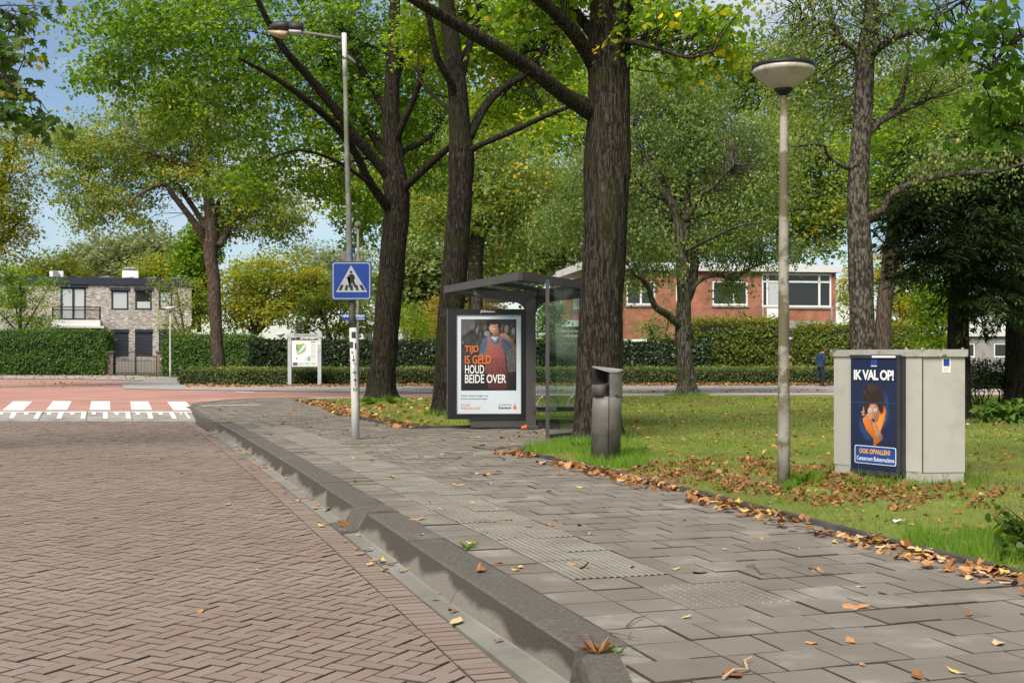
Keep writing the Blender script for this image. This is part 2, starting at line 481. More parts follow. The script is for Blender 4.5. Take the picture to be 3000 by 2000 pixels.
# ================================================================ SETTING
# ---- kerb line: X as a smooth function of Y, fitted to the kerb's top edge
KP = [g(x, y) for x, y in ((639,1238),(688,1259),(780,1317),(828,1347),(933,1412),(989,1445),(1042,1478),(1073,1504),
                           (1200,1582),(1382,1687),(1471,1752),(1500,1776),(1663,1900))]
_co = np.polyfit([q.y for q in KP], [q.x for q in KP], 3)
YN, YF = 5.22, 22.9
_dx = np.polyder(_co)
def kx(Y):
    if Y < YN: return np.polyval(_co, YN) + (Y - YN) * np.polyval(_dx, YN)
    if Y > YF: return np.polyval(_co, YF) + (Y - YF) * np.polyval(_dx, YF)
    return np.polyval(_co, Y)
_ty = np.linspace(-6, 60, 1321)
_tx = np.array([kx(v) for v in _ty])
_ts = np.concatenate([[0], np.cumsum(np.hypot(np.diff(_tx), np.diff(_ty)))])
_ts -= np.interp(YN, _ty, _ts)                 # s = 0 at the near end of the raised kerb
S_END = float(np.interp(YF, _ty, _ts))
def K(s, t, z=0.0):
    Y = float(np.interp(s, _ts, _ty)); X = float(np.interp(s, _ts, _tx))
    dx = float(np.polyval(_dx, min(max(Y, YN), YF)))
    n = math.hypot(dx, 1.0)
    return Vector((X + t / n, Y - t * dx / n, z))
def s_at(x, y):
    """s of the kerb point nearest to the ground pixel"""
    q = g(x, y)
    d = np.hypot(_tx - q.x, _ty - q.y)
    return float(_ts[int(np.argmin(d))])

ROAD_Z = -0.16
# road sheet under the bricks and the big ground sheet
road_edge = [K(s, -0.05) for s in np.arange(-9, S_END + 0.1, 0.5)]
Y_RB, Y_RT = F * (H - ROAD_Z) / (1233 - HY), F * H / (1201.6 - HY)
road_poly = [(q.x, q.y) for q in road_edge] + [(kx(23.5) + 0.2, 23.6), (kx(Y_RB) + 1.0, Y_RT + 0.4), (-40, Y_RT + 0.4), (-40, -6)]
road = sheet('brick_road', road_poly, ROAD_Z - 0.032, M['joint'])
gp = [(q.x + 0.2, q.y) for q in road_edge] + [(kx(23.5) + 0.5, 23.6), (kx(Y_RB) + 0.9, Y_RB - .5), (kx(Y_RB) + 0.6, Y_RT - .03), (-400, Y_RT - .03), (-900, 1400), (900, 1400), (900, -9), (road_edge[0].x + 0.2, -9)]
ground = sheet('ground', gp, -0.05, M['ground'])
ground_b = None

# ---- polygons on the pavement level, traced from the ground pixels
corner = [g(x, y) for x, y in ((615,1230),(592,1217),(573,1205),(562,1191),(579,1181),(649,1172.5),(750,1166.5),(900,1163.5))]
lawn_back = [g(x, y) for x, y in ((900,1168),(888,1173),(942,1187),(1025,1217),(1114,1238),(1156,1246),(1223,1254),(1400,1251),(1560,1246),(1700,1245),(1800,1262),(1822,1277))]
lawn_front = [g(x, y) for x, y in ((1780,1287),(1690,1293),(1600,1299),(1545,1309),(1512,1326),(1620,1347),(1800,1389),(2157,1476),(2463,1555),(2999,1693))]
e1, e0 = lawn_front[-1], lawn_front[-3]
lawn_end = e1 + (e1 - e0).normalized() * 9.2
_n0 = K(-0.02, 0.0)
side_poly = [Vector((_n0.x + .14 + (_n0.y - y_)*.035, y_, 0)) for y_ in (-3.0, 0.0, 3.0, _n0.y - .02)] + [K(s, 0.24) for s in np.arange(0.0, S_END + 0.05, 0.5)] + corner + lawn_back + lawn_front + [lawn_end]
side2 = [(q.x, q.y) for q in side_poly]
sidewalk = sheet('sidewalk', side2, -0.03, M['joint'])

# lawn: from the edging out to the pale strip along the far road
lawn_poly = [(q.x, q.y) for q in lawn_back] + [(q.x, q.y) for q in lawn_front] + [(lawn_end.x, lawn_end.y), (30, -2), (45, 38.8)] + \
            [(g(1480,1157).x, g(1480,1157).y), (g(1300,1164).x, g(1300,1164).y)]
lawn = sheet('lawn', lawn_poly, 0.0, M['lawn'])

# red raised road, grey verge, far pavement
zr = -0.02
def gp_(pts, z): return [(g(x, y, z).x, g(x, y, z).y) for x, y in pts]
red_poly = [(-30, Y_RT)] + [(g(568,1203,zr).x, Y_RT)] + gp_([(556,1190),(575,1180),(649,1171.5),(750,1165.5),(900,1162.5),(1270,1162),(1500,1160),(1500,1150),(1270,1150),(750,1144),(366,1139),(100,1136)], zr) + [(-40, g(100,1136,zr).y)]
red_road = sheet('red_road', red_poly, zr, M['red'])
lane = sheet('side_road', gp_([(366,1138.8),(351,1121),(420,1114),(200,1109.5)], zr) + [(-60, g(100,1109.5,zr).y), (-60, g(100,1136,zr).y)] + gp_([(100,1135.8)], zr), zr - 0.004, M['redbrick_road'])
verge = sheet('verge', gp_([(366,1138.6),(750,1143.8),(1270,1149.8),(1500,1149.8),(3800,1144),(3800,1128),(1270,1129),(700,1127),(519,1116),(425,1114.5),(351,1121)], 0.0), 0.0, M['pale'])
strip = sheet('pale_strip', gp_([(750,1165.8),(900,1162.8),(1270,1162.2),(1495,1160),(1495,1157.5),(1300,1165),(905,1169)], -0.004), -0.004, M['pale'])
far_road = sheet('far_road', gp_([(1495,1149.6),(1495,1160),(1900,1157.2),(3800,1156),(3800,1143.8)], -0.02), -0.016, M['pinkroad'])
far_walk = sheet('garden_path', gp_([(-900,1109),(200,1109),(425,1114),(519,1115.8),(519,1105),(366,1099),(-900,1098)], 0), 0.0, M['pale'])

# ---- kerb stones (each its own part)
kerb = empty('kerb', K(0, 0)); kerb['kind'] = 'structure'
PROF = [(-0.205, -0.30), (-0.205, -0.157), (-0.098, -0.150), (-0.085, -0.142), (-0.022, -0.032), (-0.010, -0.009), (0.012, 0.0), (0.25, 0.002), (0.25, -0.30)]
PM = [1, 1, 1, 2, 2, 0, 0, 0]
S_T = s_at(1382, 1687)
def kerb_piece(s0, s1, dz=0.0):
    b = MB(); n = max(2, int((s1 - s0) / 0.25)); k = len(PROF)
    ss = np.linspace(s0, s1, n + 1)
    V = []
    for s in ss:
        w = min(1.0, max(0.0, s / S_T)); w = w*w*(3 - 2*w)
        V += [K(s, (t * (.32 + .68*w) if -.15 < t < 0 else t * (.90 + .10*w)) if t < 0 else t, z + dz) for t, z in PROF]
    fs = []; ms = []
    for i in range(n):
        for j in range(k - 1):
            fs.append((i*k+j, (i+1)*k+j, (i+1)*k+j+1, i*k+j+1)); ms.append(PM[j])
    fs.append(tuple(range(k))); ms.append(0)
    fs.append(tuple(n*k + j for j in reversed(range(k)))); ms.append(0)
    b.v = [tuple(v) for v in V]; b.f = fs; b.m = ms
    return b
s_gr0, s_gr1 = s_at(1073, 1504), s_at(1042, 1478)
cuts = [0.0, s_at(1382, 1687), s_at(1200, 1582), s_gr0]
cuts2 = [s_gr1, s_at(933, 1412), s_at(828, 1347)] + list(np.linspace(s_at(828, 1347), S_END, 5)[1:])
for a, b_ in list(zip(cuts, cuts[1:])) + list(zip(cuts2, cuts2[1:])):
    kerb_piece(a + 0.006, b_ - 0.006, random.uniform(-.007, .005)).build('kerb_stone', [M['kerb'], M['gutter'], M['kerbface']], kerb)
# the plain near kerb that carries on towards the camera, its front edge rounded
NK = [(0.0, -0.30), (0.0, -0.075), (0.008, -0.030), (0.030, -0.004), (0.16, 0.006), (0.16, -0.3)]
nk0 = K(-0.02, 0.0)
def near_kerb(y0, y1):
    b = MB(); k = len(NK); V = []; fs = []
    for yy in (y0, y1):
        xx = nk0.x + 0.005 + (nk0.y - yy) * 0.035
        V += [(xx + t, yy, z) for t, z in NK]
    for j in range(k - 1): fs.append((j, j + 1, k + j + 1, k + j))
    fs.append(tuple(reversed(range(k)))); fs.append(tuple(k + j for j in range(k)))
    return b.add(V, fs)
yy = nk0.y - 0.03
while yy > -3:
    near_kerb(yy, yy - 0.99).build('kerb_stone', M['kerb'], kerb); yy -= 1.0
M['sand'] = mat('sandy_joint_fill', (.13,.118,.10), (.30,.275,.235), rough=.95, scale=9, bump=.5, bscale=90)
sandp = [(_n0.x + .15 + (_n0.y - y_)*.035, y_) for y_ in (3.0, _n0.y + .05)] + [(K(.1, .3).x, K(.1, .3).y), (K(-.6, .45).x, K(-.6, .45).y), (K(-2.2, .4).x + .1, 3.0)]
sheet('sand_patch', sandp, -.010, M['sand'])
# low flush kerb round the corner by the crossing
cpts = [K(S_END - .02, .07)] + corner
for a, b_ in zip(cpts, cpts[1:]):
    d = (b_ - a); L_ = d.length
    n = max(1, round(L_ / 1.0))
    for i in range(n):
        q0 = a + d * (i / n); q1 = a + d * ((i + 1) / n)
        o_ = MB().bar(q0 + Vector((0, 0, -.098)), q1 + Vector((0, 0, -.098)), 0.14, 0.20).build('kerb_stone', M['kerb'], kerb)

# ---- street gully let into the kerb
M['iron'] = mat('cast_iron', (0.10, 0.092, 0.08), (0.15, 0.138, 0.12), rough=0.7, scale=5, metal=0.3, bump=0.2)
M['ironbar'] = mat('worn_iron', (0.17, 0.155, 0.135), (0.24, 0.22, 0.19), rough=0.5, scale=9, metal=0.3)
gul = empty('street_gully', K((s_gr0+s_gr1)/2, -0.1, ROAD_Z), 'cast iron street gully with slotted grate let into the kerb', 'gully')
sa, sb = s_gr0 + 0.006, s_gr1 - 0.006
def gq(s, t, z): return K(s, t, z)
b = MB()
b.add([gq(sa, -.225, -.30), gq(sb, -.225, -.30), gq(sb, -.225, -.142), gq(sa, -.225, -.142), gq(sa, -.195, -.138), gq(sb, -.195, -.138)], [(0,1,2,3),(3,2,5,4)])
for s in (sa, sb - 0.03):
    b.add([gq(s, -.225, -.30), gq(s, -.225, -.14), gq(s, -.085, -.134), gq(s, -.005, .016), gq(s, .25, .012), gq(s, .25, -.3),
           gq(s+.03, -.225, -.30), gq(s+.03, -.225, -.14), gq(s+.03, -.085, -.134), gq(s+.03, -.005, .016), gq(s+.03, .25, .012), gq(s+.03, .25, -.3)],
          [(5,4,3,2,1,0),(6,7,8,9,10,11),(0,1,7,6),(1,2,8,7),(2,3,9,8),(3,4,10,9),(4,5,11,10)])
b.build('frame', M['iron'], gul)
b = MB()
b.add([gq(sa, -.02, -.02), gq(sb, -.02, -.02), gq(sb, -.005, .010), gq(sa, -.005, .010), gq(sa, .25, .009), gq(sb, .25, .009), gq(sa,.25,-.2), gq(sb,.25,-.2)], [(0,1,2,3),(3,2,5,4),(4,5,7,6)])
b.build('lid', M['kerb'], gul)
ns = 6
MB().add([gq(sa, -.2, -.21), gq(sb, -.2, -.21), gq(sb, -.07, -.19), gq(sa, -.07, -.19), gq(sb, -.0, -.05), gq(sa, -.0, -.05)], [(0,1,2,3),(3,2,4,5)]).build('sump', flat('sump_black', (0.008,0.008,0.008), 0.9), gul)
for i in range(ns):
    s = sa + 0.035 + (sb - sa - 0.07) * i / (ns - 1)
    b = MB()
    b.bar(gq(s, -.195, -.142), gq(s, -.088, -.136), .016, .02).bar(gq(s, -.088, -.136), gq(s, -.022, -.018), .016, .02)
    b.build('grate_bar', M['ironbar'], gul)

# ---- paving pieces
def brick_mesh(name, L_, W_, hgt, bev, m_):
    b = MB()
    x, y = L_/2, W_/2
    P = [(-x,-y,-hgt),(x,-y,-hgt),(x,y,-hgt),(-x,y,-hgt),(-x,-y,-bev),(x,-y,-bev),(x,y,-bev),(-x,y,-bev),
         (-x+bev,-y+bev,0),(x-bev,-y+bev,0),(x-bev,y-bev,0),(-x+bev,y-bev,0)]
    fs = [(8,9,10,11)]
    for i in range(4):
        j = (i+1) % 4
        fs += [(i, j, 4+j, 4+i), (4+i, 4+j, 8+j, 8+i)]
    b.add(P, fs)
    me = bpy.data.meshes.new(name); me.from_pydata(b.v, [], b.f); me.materials.append(m_); me.materials.append(M['joint'])
    for q in me.polygons:
        if q.index > 0: q.material_index = 1      # sides and worn edges carry the dirt of the joints
    me.update()
    return me, np.array(P), fs
def lay(pieces, name, me, P, fs, m_, parent, n_single=300, stuff_name=None, flagz=0.0):
    """pieces: (x, y, z, rot, tiltx, tilty); the nearest become parts, the rest one part"""
    pieces = sorted(pieces, key=lambda q: (math.hypot(q[0], q[1]) if abs(q[0]) < q[1] * 0.46 + 0.15 else 500 + math.hypot(q[0], q[1])))
    def mtx(q):
        return Matrix.Translation((q[0], q[1], q[2])) @ Matrix.Rotation(q[3], 4, 'Z') @ Matrix.Rotation(q[4], 4, 'X') @ Matrix.Rotation(q[5], 4, 'Y')
    vis = [q for q in pieces if q[1] > 3.8 and abs(q[0]) < q[1] * 0.46 + 0.15]
    sel = set(id(q) for q in vis[:n_single])
    rest = []
    for q in pieces:
        if id(q) in sel:
            o = link(name, me, parent)
            o.matrix_parent_inverse = Matrix.Translation(parent.location).inverted()
            o.matrix_basis = mtx(q)
        else: rest.append(q)
    if rest:
        b = MB()
        for q in rest:
            A = np.array(mtx(q)); W = P @ A[:3, :3].T + A[:3, 3]
            b.add(W.tolist(), fs)
            if len(fs) == 9: b.m[-9:] = [0] + [1]*8
            elif name == 'ribbed_tile': b.m[-len(fs):] = [1 if k_ < len(fs) - 4 and k_ % 5 in (0, 4) else 0 for k_ in range(len(fs))]
        o = b.build(stuff_name or name, [m_, M['joint']], parent); o['kind'] = 'stuff'

BL, BW = 0.190, 0.095
me_b, P_b, f_b = brick_mesh('brick', BL - 0.006, BW - 0.006, 0.05, 0.0035, M['brick'])
ang = math.radians(-27.0)
ca, sn = math.cos(ang), math.sin(ang)
pcs = []
PX, PY = -3.5, 14.0
lim = [(q.x, q.y) for q in [K(s, -0.31) for s in np.arange(-9, S_END + 4.5, 0.4)]]
lim_t = np.array(lim)
lim_b = np.array([(q.x, q.y) for q in [K(s, -0.47) for s in np.arange(-9, S_END + 4.5, 0.4)]])
u0 = 0.095
rngb = range(-190, 190)
for i in range(-180, 180):
    for j in range(-180, 180):
        # two-to-one herringbone on a unit grid of half a brick length
        for kind in (0, 1):
            # cells: horizontal bricks where (i - j) % 4 == 0, vertical where (i - j) % 4 == 2 (shifted)
            r = (i - j) % 4
            if kind == 0 and r == 0:
                cx, cy, ro = i + 1.0, j + 0.5, 0.0
            elif kind == 1 and r == 3:
                cx, cy, ro = i + 0.5, j + 1.0, math.pi/2
            else: continue
            lx, ly = cx * u0, cy * u0
            X = PX + lx*ca - ly*sn; Y = PY + lx*sn + ly*ca
            if Y < 2.6 or Y > Y_RB - 0.06 or abs(X) > Y * 0.46 + 0.9: continue
            if X > np.interp(Y, lim_t[:, 1], lim_t[:, 0]): continue
            low = .0025 if X > np.interp(Y, lim_b[:, 1], lim_b[:, 0]) else 0.0
            pcs.append((X, Y, ROAD_Z - low + random.gauss(0, .0016), ang + ro + random.gauss(0, .008), random.gauss(0, .009), random.gauss(0, .006)))
lay(pcs, 'brick', me_b, P_b, f_b, M['brick'], road, 300, 'brick_field')
# soldier course along the gutter
pcs = []
s = -3.0
while s < S_END + 4:
    for tt in (-0.315,):
        q = K(s, tt); q2 = K(s + .05, tt)
        pcs.append((q.x, q.y, ROAD_Z + .004 + random.gauss(0, .001), math.atan2(q2.y - q.y, q2.x - q.x) + math.pi/2, random.gauss(0, .006), random.gauss(0, .006)))
    s += 0.0955
pcs = [q for q in pcs if q[1] < Y_RB - .05]
lay(pcs, 'gutter_brick', me_b, P_b, f_b, M['brick'], road, 90, 'gutter_brick_row')

# sidewalk tiles: rows square to the kerb, half-bond
TL = 0.30
me_t, P_t, f_t = brick_mesh('paving_tile', TL - 0.007, TL - 0.007, 0.05, 0.003, M['tile'])
s_rib0, s_rib1 = s_at(1650, 1678) , s_at(777, 1251)
s_rib0 = s_at(1560, 1700)
rowx0 = -6.0
tiles, ribs, blis, half_tiles = [], [], [], []
nrow = int((S_END + 16 - rowx0) / TL)
i_r0 = int(round((s_rib0 - rowx0) / TL)); i_r1 = int(round((s_rib1 - rowx0) / TL))
for i in range(nrow):
    s = rowx0 + (i + .5) * TL
    for j in range(-1 if s > 0 else -9, 26):
        t = 0.25 + (j + .5) * TL
        if s < 0 and j < 0 and i % 2 == 0: t += TL / 2
        rib = i_r0 <= i <= i_r1 and j in (1, 2)
        bl = i in (i_r0 - 2, i_r0 - 3) and j in (2, 3)
        inter = i_r0 - 3 <= i < i_r0
        if not (rib or bl) and j > (3 if inter else 2) and i % 2 == 0: t += TL / 2
        if not (rib or bl) and i < i_r0 - 3 and i % 2 == 0 and 0 < j <= 2: t += TL / 2
        if j > 2 and False: continue
        halfs = []
        if j == 3 and i % 2 == 0 and i >= i_r0: halfs.append(0.25 + 3*TL + TL/4)
        if j == 3 and i % 2 == 0 and not (rib or bl) and i < i_r0 - 3: halfs.append(0.25 + TL + TL/4)
        if j == 3 and i % 2 == 0 and inter: halfs.append(0.25 + 4*TL + TL/4)
        for th in halfs:
            q = K(s, th); q2 = K(s + .05, th)
            if q.y > 2.4 and abs(q.x) < q.y*.46 + 1.0 and inside(q.x, q.y, side2):
                half_tiles.append((q.x, q.y, random.gauss(0, .002), math.atan2(q2.y - q.y, q2.x - q.x) - math.pi/2, random.gauss(0, .006), random.gauss(0, .006)))
        q = K(s, t); q2 = K(s + .05, t)
        if q.y < 2.4 or abs(q.x) > q.y * 0.46 + 1.0: continue
        if not inside(q.x, q.y, side2):
            continue
        if s < 0 and q.x < _n0.x + .16 + (_n0.y - q.y)*.035 + .155: continue
        rz = math.atan2(q2.y - q.y, q2.x - q.x) - math.pi/2
        e = (q.x, q.y, random.gauss(0, .002), rz + random.gauss(0, .004), random.gauss(0, .006), random.gauss(0, .006))
        (ribs if rib else blis if bl else tiles).append(e)
lay(tiles, 'paving_tile', me_t, P_t, f_t, M['tile'], sidewalk, 300, 'paving_tile_field')
me_h, P_h, f_h = brick_mesh('half_tile', TL/2 - 0.007, TL - 0.007, 0.05, 0.003, M['tile'])
lay(half_tiles, 'half_tile', me_h, P_h, f_h, M['tile'], sidewalk, 80, 'half_tile_field')
# ribbed guide tiles
b = MB(); hw = (TL - .004) / 2
xs = []
nr = 7
for k in range(nr):
    x0 = -hw + 2*hw*k/nr; w = 2*hw/nr
    xs += [(x0, 0), (x0 + w*.22, 0), (x0 + w*.36, .006), (x0 + w*.78, .006), (x0 + w*.92, 0)]
xs.append((hw, 0))
V = [(x, -hw, z) for x, z in xs] + [(x, hw, z) for x, z in xs]
n = len(xs)
fs = [(k, k+1, n+k+1, n+k) for k in range(n-1)]
V += [(-hw,-hw,-.05),(hw,-hw,-.05),(hw,hw,-.05),(-hw,hw,-.05)]
fs += [(2*n, 2*n+1, n-1, 0), (2*n+2, 2*n+3, n, 2*n-1), (2*n+3, 2*n, 0, n), (2*n+1, 2*n+2, 2*n-1, n-1)]
me_r = bpy.data.meshes.new('ribbed_tile'); me_r.from_pydata(V, [], fs); me_r.materials.append(M['ribtile']); me_r.materials.append(M['groove'])
for q in me_r.polygons:
    if q.index < n - 1 and q.index % 5 in (0, 4): q.material_index = 1
me_r.update()
lay(ribs, 'ribbed_tile', me_r, np.array(V), fs, M['ribtile'], sidewalk, 200, 'ribbed_tile_field')
b = MB(); b.v = [tuple(q) for q in P_t]; b.f = list(f_t); b.m = [0]*len(f_t)
for a in range(6):
    for c in range(6):
        cx, cy = -hw + 2*hw*(a+.5)/6, -hw + 2*hw*(c+.5)/6
        b.lathe([(.0135, 0.0), (.009, .005)], (cx, cy, 0), seg=8)
me_s = bpy.data.meshes.new('studded_tile'); me_s.from_pydata(b.v, [], b.f); me_s.materials.append(M['tile']); me_s.update()
lay(blis, 'studded_tile', me_s, np.array(b.v), b.f, M['tile'], sidewalk, 50)

# ---- edging stones between pavement and grass
edging = empty('grass_edging', lawn_front[4]); edging['kind'] = 'structure'
def edge_run(pts, w=0.06, top=0.035):
    for a, b_ in zip(pts, pts[1:]):
        d = b_ - a; n = max(1, round(d.length / 1.0))
        for i in range(n):
            q0 = a + d*((i + .004)/n); q1 = a + d*((i + .996)/n)
            dz = random.uniform(-.008, .008)
            MB().bar(q0 + Vector((0,0,top - .1 + dz)), q1 + Vector((0,0,top - .1 + dz)), w, 0.2).build('edging_stone', M['edging'], edging)
edge_run(lawn_back[1:8]); edge_run(lawn_back[9:]); edge_run(lawn_front[3:] + [lawn_end])

# ---- ramp of the raised crossing, zebra stripes
x_r = [g(x, 1201.6).x for x in (-400, -22, 130, 258, 384, 511, 568)]
XB = lambda x: (x - CX) * Y_RB / F
tops = [-700, -570, -430, -290, -150, -15, 130, 258, 384, 510, 566]
bots = [-740, -600, -455, -312, -165, -25, 112, 252.5, 389, 526, 590]
def ramp_pt(k0, fx, fy):
    xt = tops[k0] + (tops[k0+1] - tops[k0]) * fx; xb = bots[k0] + (bots[k0+1] - bots[k0]) * fx
    A = Vector(((xt - CX) * Y_RT / F, Y_RT - .02, -0.012)); B = Vector(((xb - CX) * Y_RB / F, Y_RB, ROAD_Z + .005))
    return A + (B - A) * fy
for k in range(len(tops) - 1):
    q = [ramp_pt(k, .006, 0), ramp_pt(k, .994, 0), ramp_pt(k, .994, 1), ramp_pt(k, .006, 1)]
    b = MB(); low = [v + Vector((0, 0, -.14)) for v in q]
    b.add(q + low, [(3,2,1,0),(2,3,7,6),(0,1,5,4),(1,2,6,5),(3,0,4,7)])
    blk = b.build('ramp_block', M['ramp'], red_road)
    up = Vector((0, 0, .004))
    def rq(f0, f1, h0, h1): return [ramp_pt(k, f0, h1) + up, ramp_pt(k, f1, h1) + up, ramp_pt(k, f1, h0) + up, ramp_pt(k, f0, h0) + up]
    m_ = MB()
    m_.add(rq(.01, .99, .08, .15), [(0,1,2,3)])
    for f0, ln in ((.10, .38), (.36, .78), (.62, .38), (.87, .78)):
        if k == len(tops) - 2: f0 = (f0 - .1) * .9 + .25 if f0 < .5 else 9
        if f0 > 1: continue
        w = .10 if ln > .5 else .09
        m_.add(rq(f0, f0 + w, .15, ln), [(0,1,2,3)])
    subpart(m_.build('ramp_marking', M['white'], None), blk)
zeb = [[(7,1201),(68,1201),(95,1175),(38.6,1175)], [(135,1200),(196.5,1200),(210,1174.3),(155,1174.3)], [(262.4,1200),(323.5,1200),(322,1174.6),(267.3,1174.6)],
       [(385,1200),(446,1200),(434.3,1175.3),(381.7,1175.3)], [(508.7,1201),(564.8,1201),(545.5,1176),(489.4,1176)], [(-120,1201),(-60,1201),(-20,1175),(-77,1175)], [(-248,1201),(-188,1201),(-135,1175),(-192,1175)]]
for qd in zeb:
    b = MB(); b.add([g(x, y, zr + .004) for x, y in qd], [(0,1,2,3)])
    b.build('zebra_stripe', M['white'], red_road)
for qd in ([(690,1147.5),(746,1147.9),(744,1149.3),(692,1149)], [(590,1187.5),(760,1184),(760,1185),(590,1188.6)]):
    b = MB(); b.add([g(x, y, (zr if qd[0][1] < 1150 else 0.0) + .008) for x, y in qd], [(0,3,2,1)])
    b.build('painted_line', M['white'], red_road if qd[0][1] < 1150 else sidewalk)
# ================================================================ FOLIAGE TOOLS
def unit(a): return a / np.maximum(np.linalg.norm(a, axis=1, keepdims=True), 1e-9)
SHAPES = {
 'quad': (np.array([(0,0,0),(-.5,.45,.06),(0,1,0),(.5,.45,.06)]), [(0,2,1),(0,3,2)]),
 'heart': (np.array([(0,0,0),(-.42,.10,.05),(-.5,.42,.07),(0,1,-.04),(.5,.42,.07),(.42,.10,.05)]), [(0,3,2),(0,2,1),(0,4,3),(0,5,4)]),
 'maple': (np.array([(0,0,0),(-.30,.05,.03),(-.62,.32,.06),(-.27,.42,.03),(-.40,.80,.05),(-.13,.66,.02),(0,1.05,-.03),(.13,.66,.02),(.40,.80,.05),(.27,.42,.03),(.62,.32,.06),(.30,.05,.03),(0,.4,0)]),
           [(12,i,i+1) for i in range(0,11)] + [(12,11,0)]),
 'frond': (np.array([(0,0,0),(-.5,.35,.0),(0,1,-.12),(.5,.35,.0)]), [(0,2,1),(0,3,2)]),
 'blade': (np.array([(-.5,0,0),(.5,0,0),(0,1,.0)]), [(0,1,2)]),
}
def leaf_mesh(name, P, axis, nrm, ln, wd, tint, m_, shape='quad'):
    base, tris = SHAPES[shape]
    n = len(P)
    ax = unit(axis); sd = unit(np.cross(ax, nrm)); nm = np.cross(sd, ax)
    ln = np.broadcast_to(ln, (n,)); wd = np.broadcast_to(wd, (n,))
    k = len(base)
    V = P[:, None, :] + base[None, :, 0, None] * (sd * wd[:, None])[:, None, :] + base[None, :, 1, None] * (ax * ln[:, None])[:, None, :] + base[None, :, 2, None] * (nm * ln[:, None])[:, None, :]
    V = V.reshape(-1, 3).astype(np.float32)
    T = (np.array(tris, dtype=np.int32)[None] + (np.arange(n, dtype=np.int32) * k)[:, None, None]).reshape(-1, 3)
    me = bpy.data.meshes.new(name)
    me.vertices.add(len(V)); me.vertices.foreach_set('co', V.ravel())
    me.loops.add(T.size); me.loops.foreach_set('vertex_index', T.ravel())
    me.polygons.add(len(T)); me.polygons.foreach_set('loop_start', np.arange(0, T.size, 3, dtype=np.int32))
    me.update(calc_edges=True)
    at = me.attributes.new('tint', 'FLOAT', 'POINT')
    at.data.foreach_set('value', np.repeat(np.clip(tint, 0, 1), k).astype(np.float32))
    if isinstance(m_, (list, tuple)):
        for q in m_: me.materials.append(q)
    else: me.materials.append(m_)
    return me
def sample_ells(ells, n, bias=0.42):
    """cluster centres in the union of ellipsoids (c, r)"""
    C = np.array([e[0] for e in ells]); R = np.array([e[1] for e in ells])
    w = np.prod(R, axis=1) ** (2/3.); w /= w.sum()
    idx = RNG.choice(len(ells), n, p=w)
    d = unit(RNG.normal(size=(n, 3)))
    r = RNG.random(n) ** bias
    pos = C[idx] + d * r[:, None] * R[idx]
    return pos, d, idx
def sprays(pos, out, n_leaf, R, flat=0.42, droop=0.25, jit=0.5):
    """leaves in flattened sprays around the cluster centres"""
    n = len(pos)
    rad = R * RNG.uniform(.6, 1.35, n)
    up = np.array([0, 0, 1.0])
    e1 = unit(np.cross(out + RNG.normal(size=(n,3))*.2, up)); e2 = unit(out * np.array([1,1,.35]) + RNG.normal(size=(n,3))*.25)
    cnt = np.maximum(3, (n_leaf * (rad / R) ** 2 * RNG.uniform(.5, 1.4, n))).astype(int)
    ci = np.repeat(np.arange(n), cnt); m = len(ci)
    a = RNG.random(m) * 2 * np.pi; q = np.sqrt(RNG.random(m)) * rad[ci]
    L1 = np.cos(a) * q; L2 = np.sin(a) * q * 1.2; L3 = RNG.normal(size=m) * rad[ci] * flat * .5
    P = pos[ci] + e1[ci] * L1[:, None] + e2[ci] * L2[:, None] + up * (L3 - droop * np.abs(L2) * .6 - droop * .3 * np.abs(L1))[:, None]
    return P, ci, e1[ci], e2[ci]
def make_crown(name, ells, n_cl, n_leaf, R, leaf, m_, parent, shape='quad', flat=.42, droop=.25, bias=.42, aspect=.75, tint=(.5, .16), leaf_droop=.35, cl_tint=.14, yshift=None):
    pos, out, idx = sample_ells(ells, n_cl, bias)
    P, ci, e1, e2 = sprays(pos, out, n_leaf, R, flat, droop)
    m = len(P)
    ax = unit(e2 * RNG.normal(.3, .6, (m, 1)) + e1 * RNG.normal(0, .7, (m, 1)) + np.array([0, 0, -leaf_droop]) + RNG.normal(size=(m, 3)) * .25)
    nr = unit(np.array([0, 0, 1.0]) + RNG.normal(size=(n_cl, 3))[ci] * .28 + RNG.normal(size=(m, 3)) * .34)
    ct = RNG.normal(tint[0], cl_tint, n_cl)
    tn = ct[ci] + RNG.normal(0, tint[1], m)
    ln = leaf * RNG.uniform(.55, 1.4, m)
    me = leaf_mesh(name, P, ax, nr, ln, ln * aspect, tn, m_, shape)
    o = link(name, me, parent)
    return o, pos, out
def spline(pts, n=6):
    """Catmull-Rom through (Vector, radius) nodes"""
    P = [pts[0]] + list(pts) + [pts[-1]]
    res = []
    for i in range(1, len(P) - 2):
        p0, p1, p2, p3 = (P[i-1][0], P[i][0], P[i+1][0], P[i+2][0])
        for k in range(n):
            t = k / n
            v = 0.5 * ((2*p1) + (p2 - p0)*t + (2*p0 - 5*p1 + 4*p2 - p3)*t*t + (3*p1 - p0 - 3*p2 + p3)*t**3)
            res.append((v, P[i][1] + (P[i+1][1] - P[i][1]) * t))
    res.append(pts[-1])
    return res
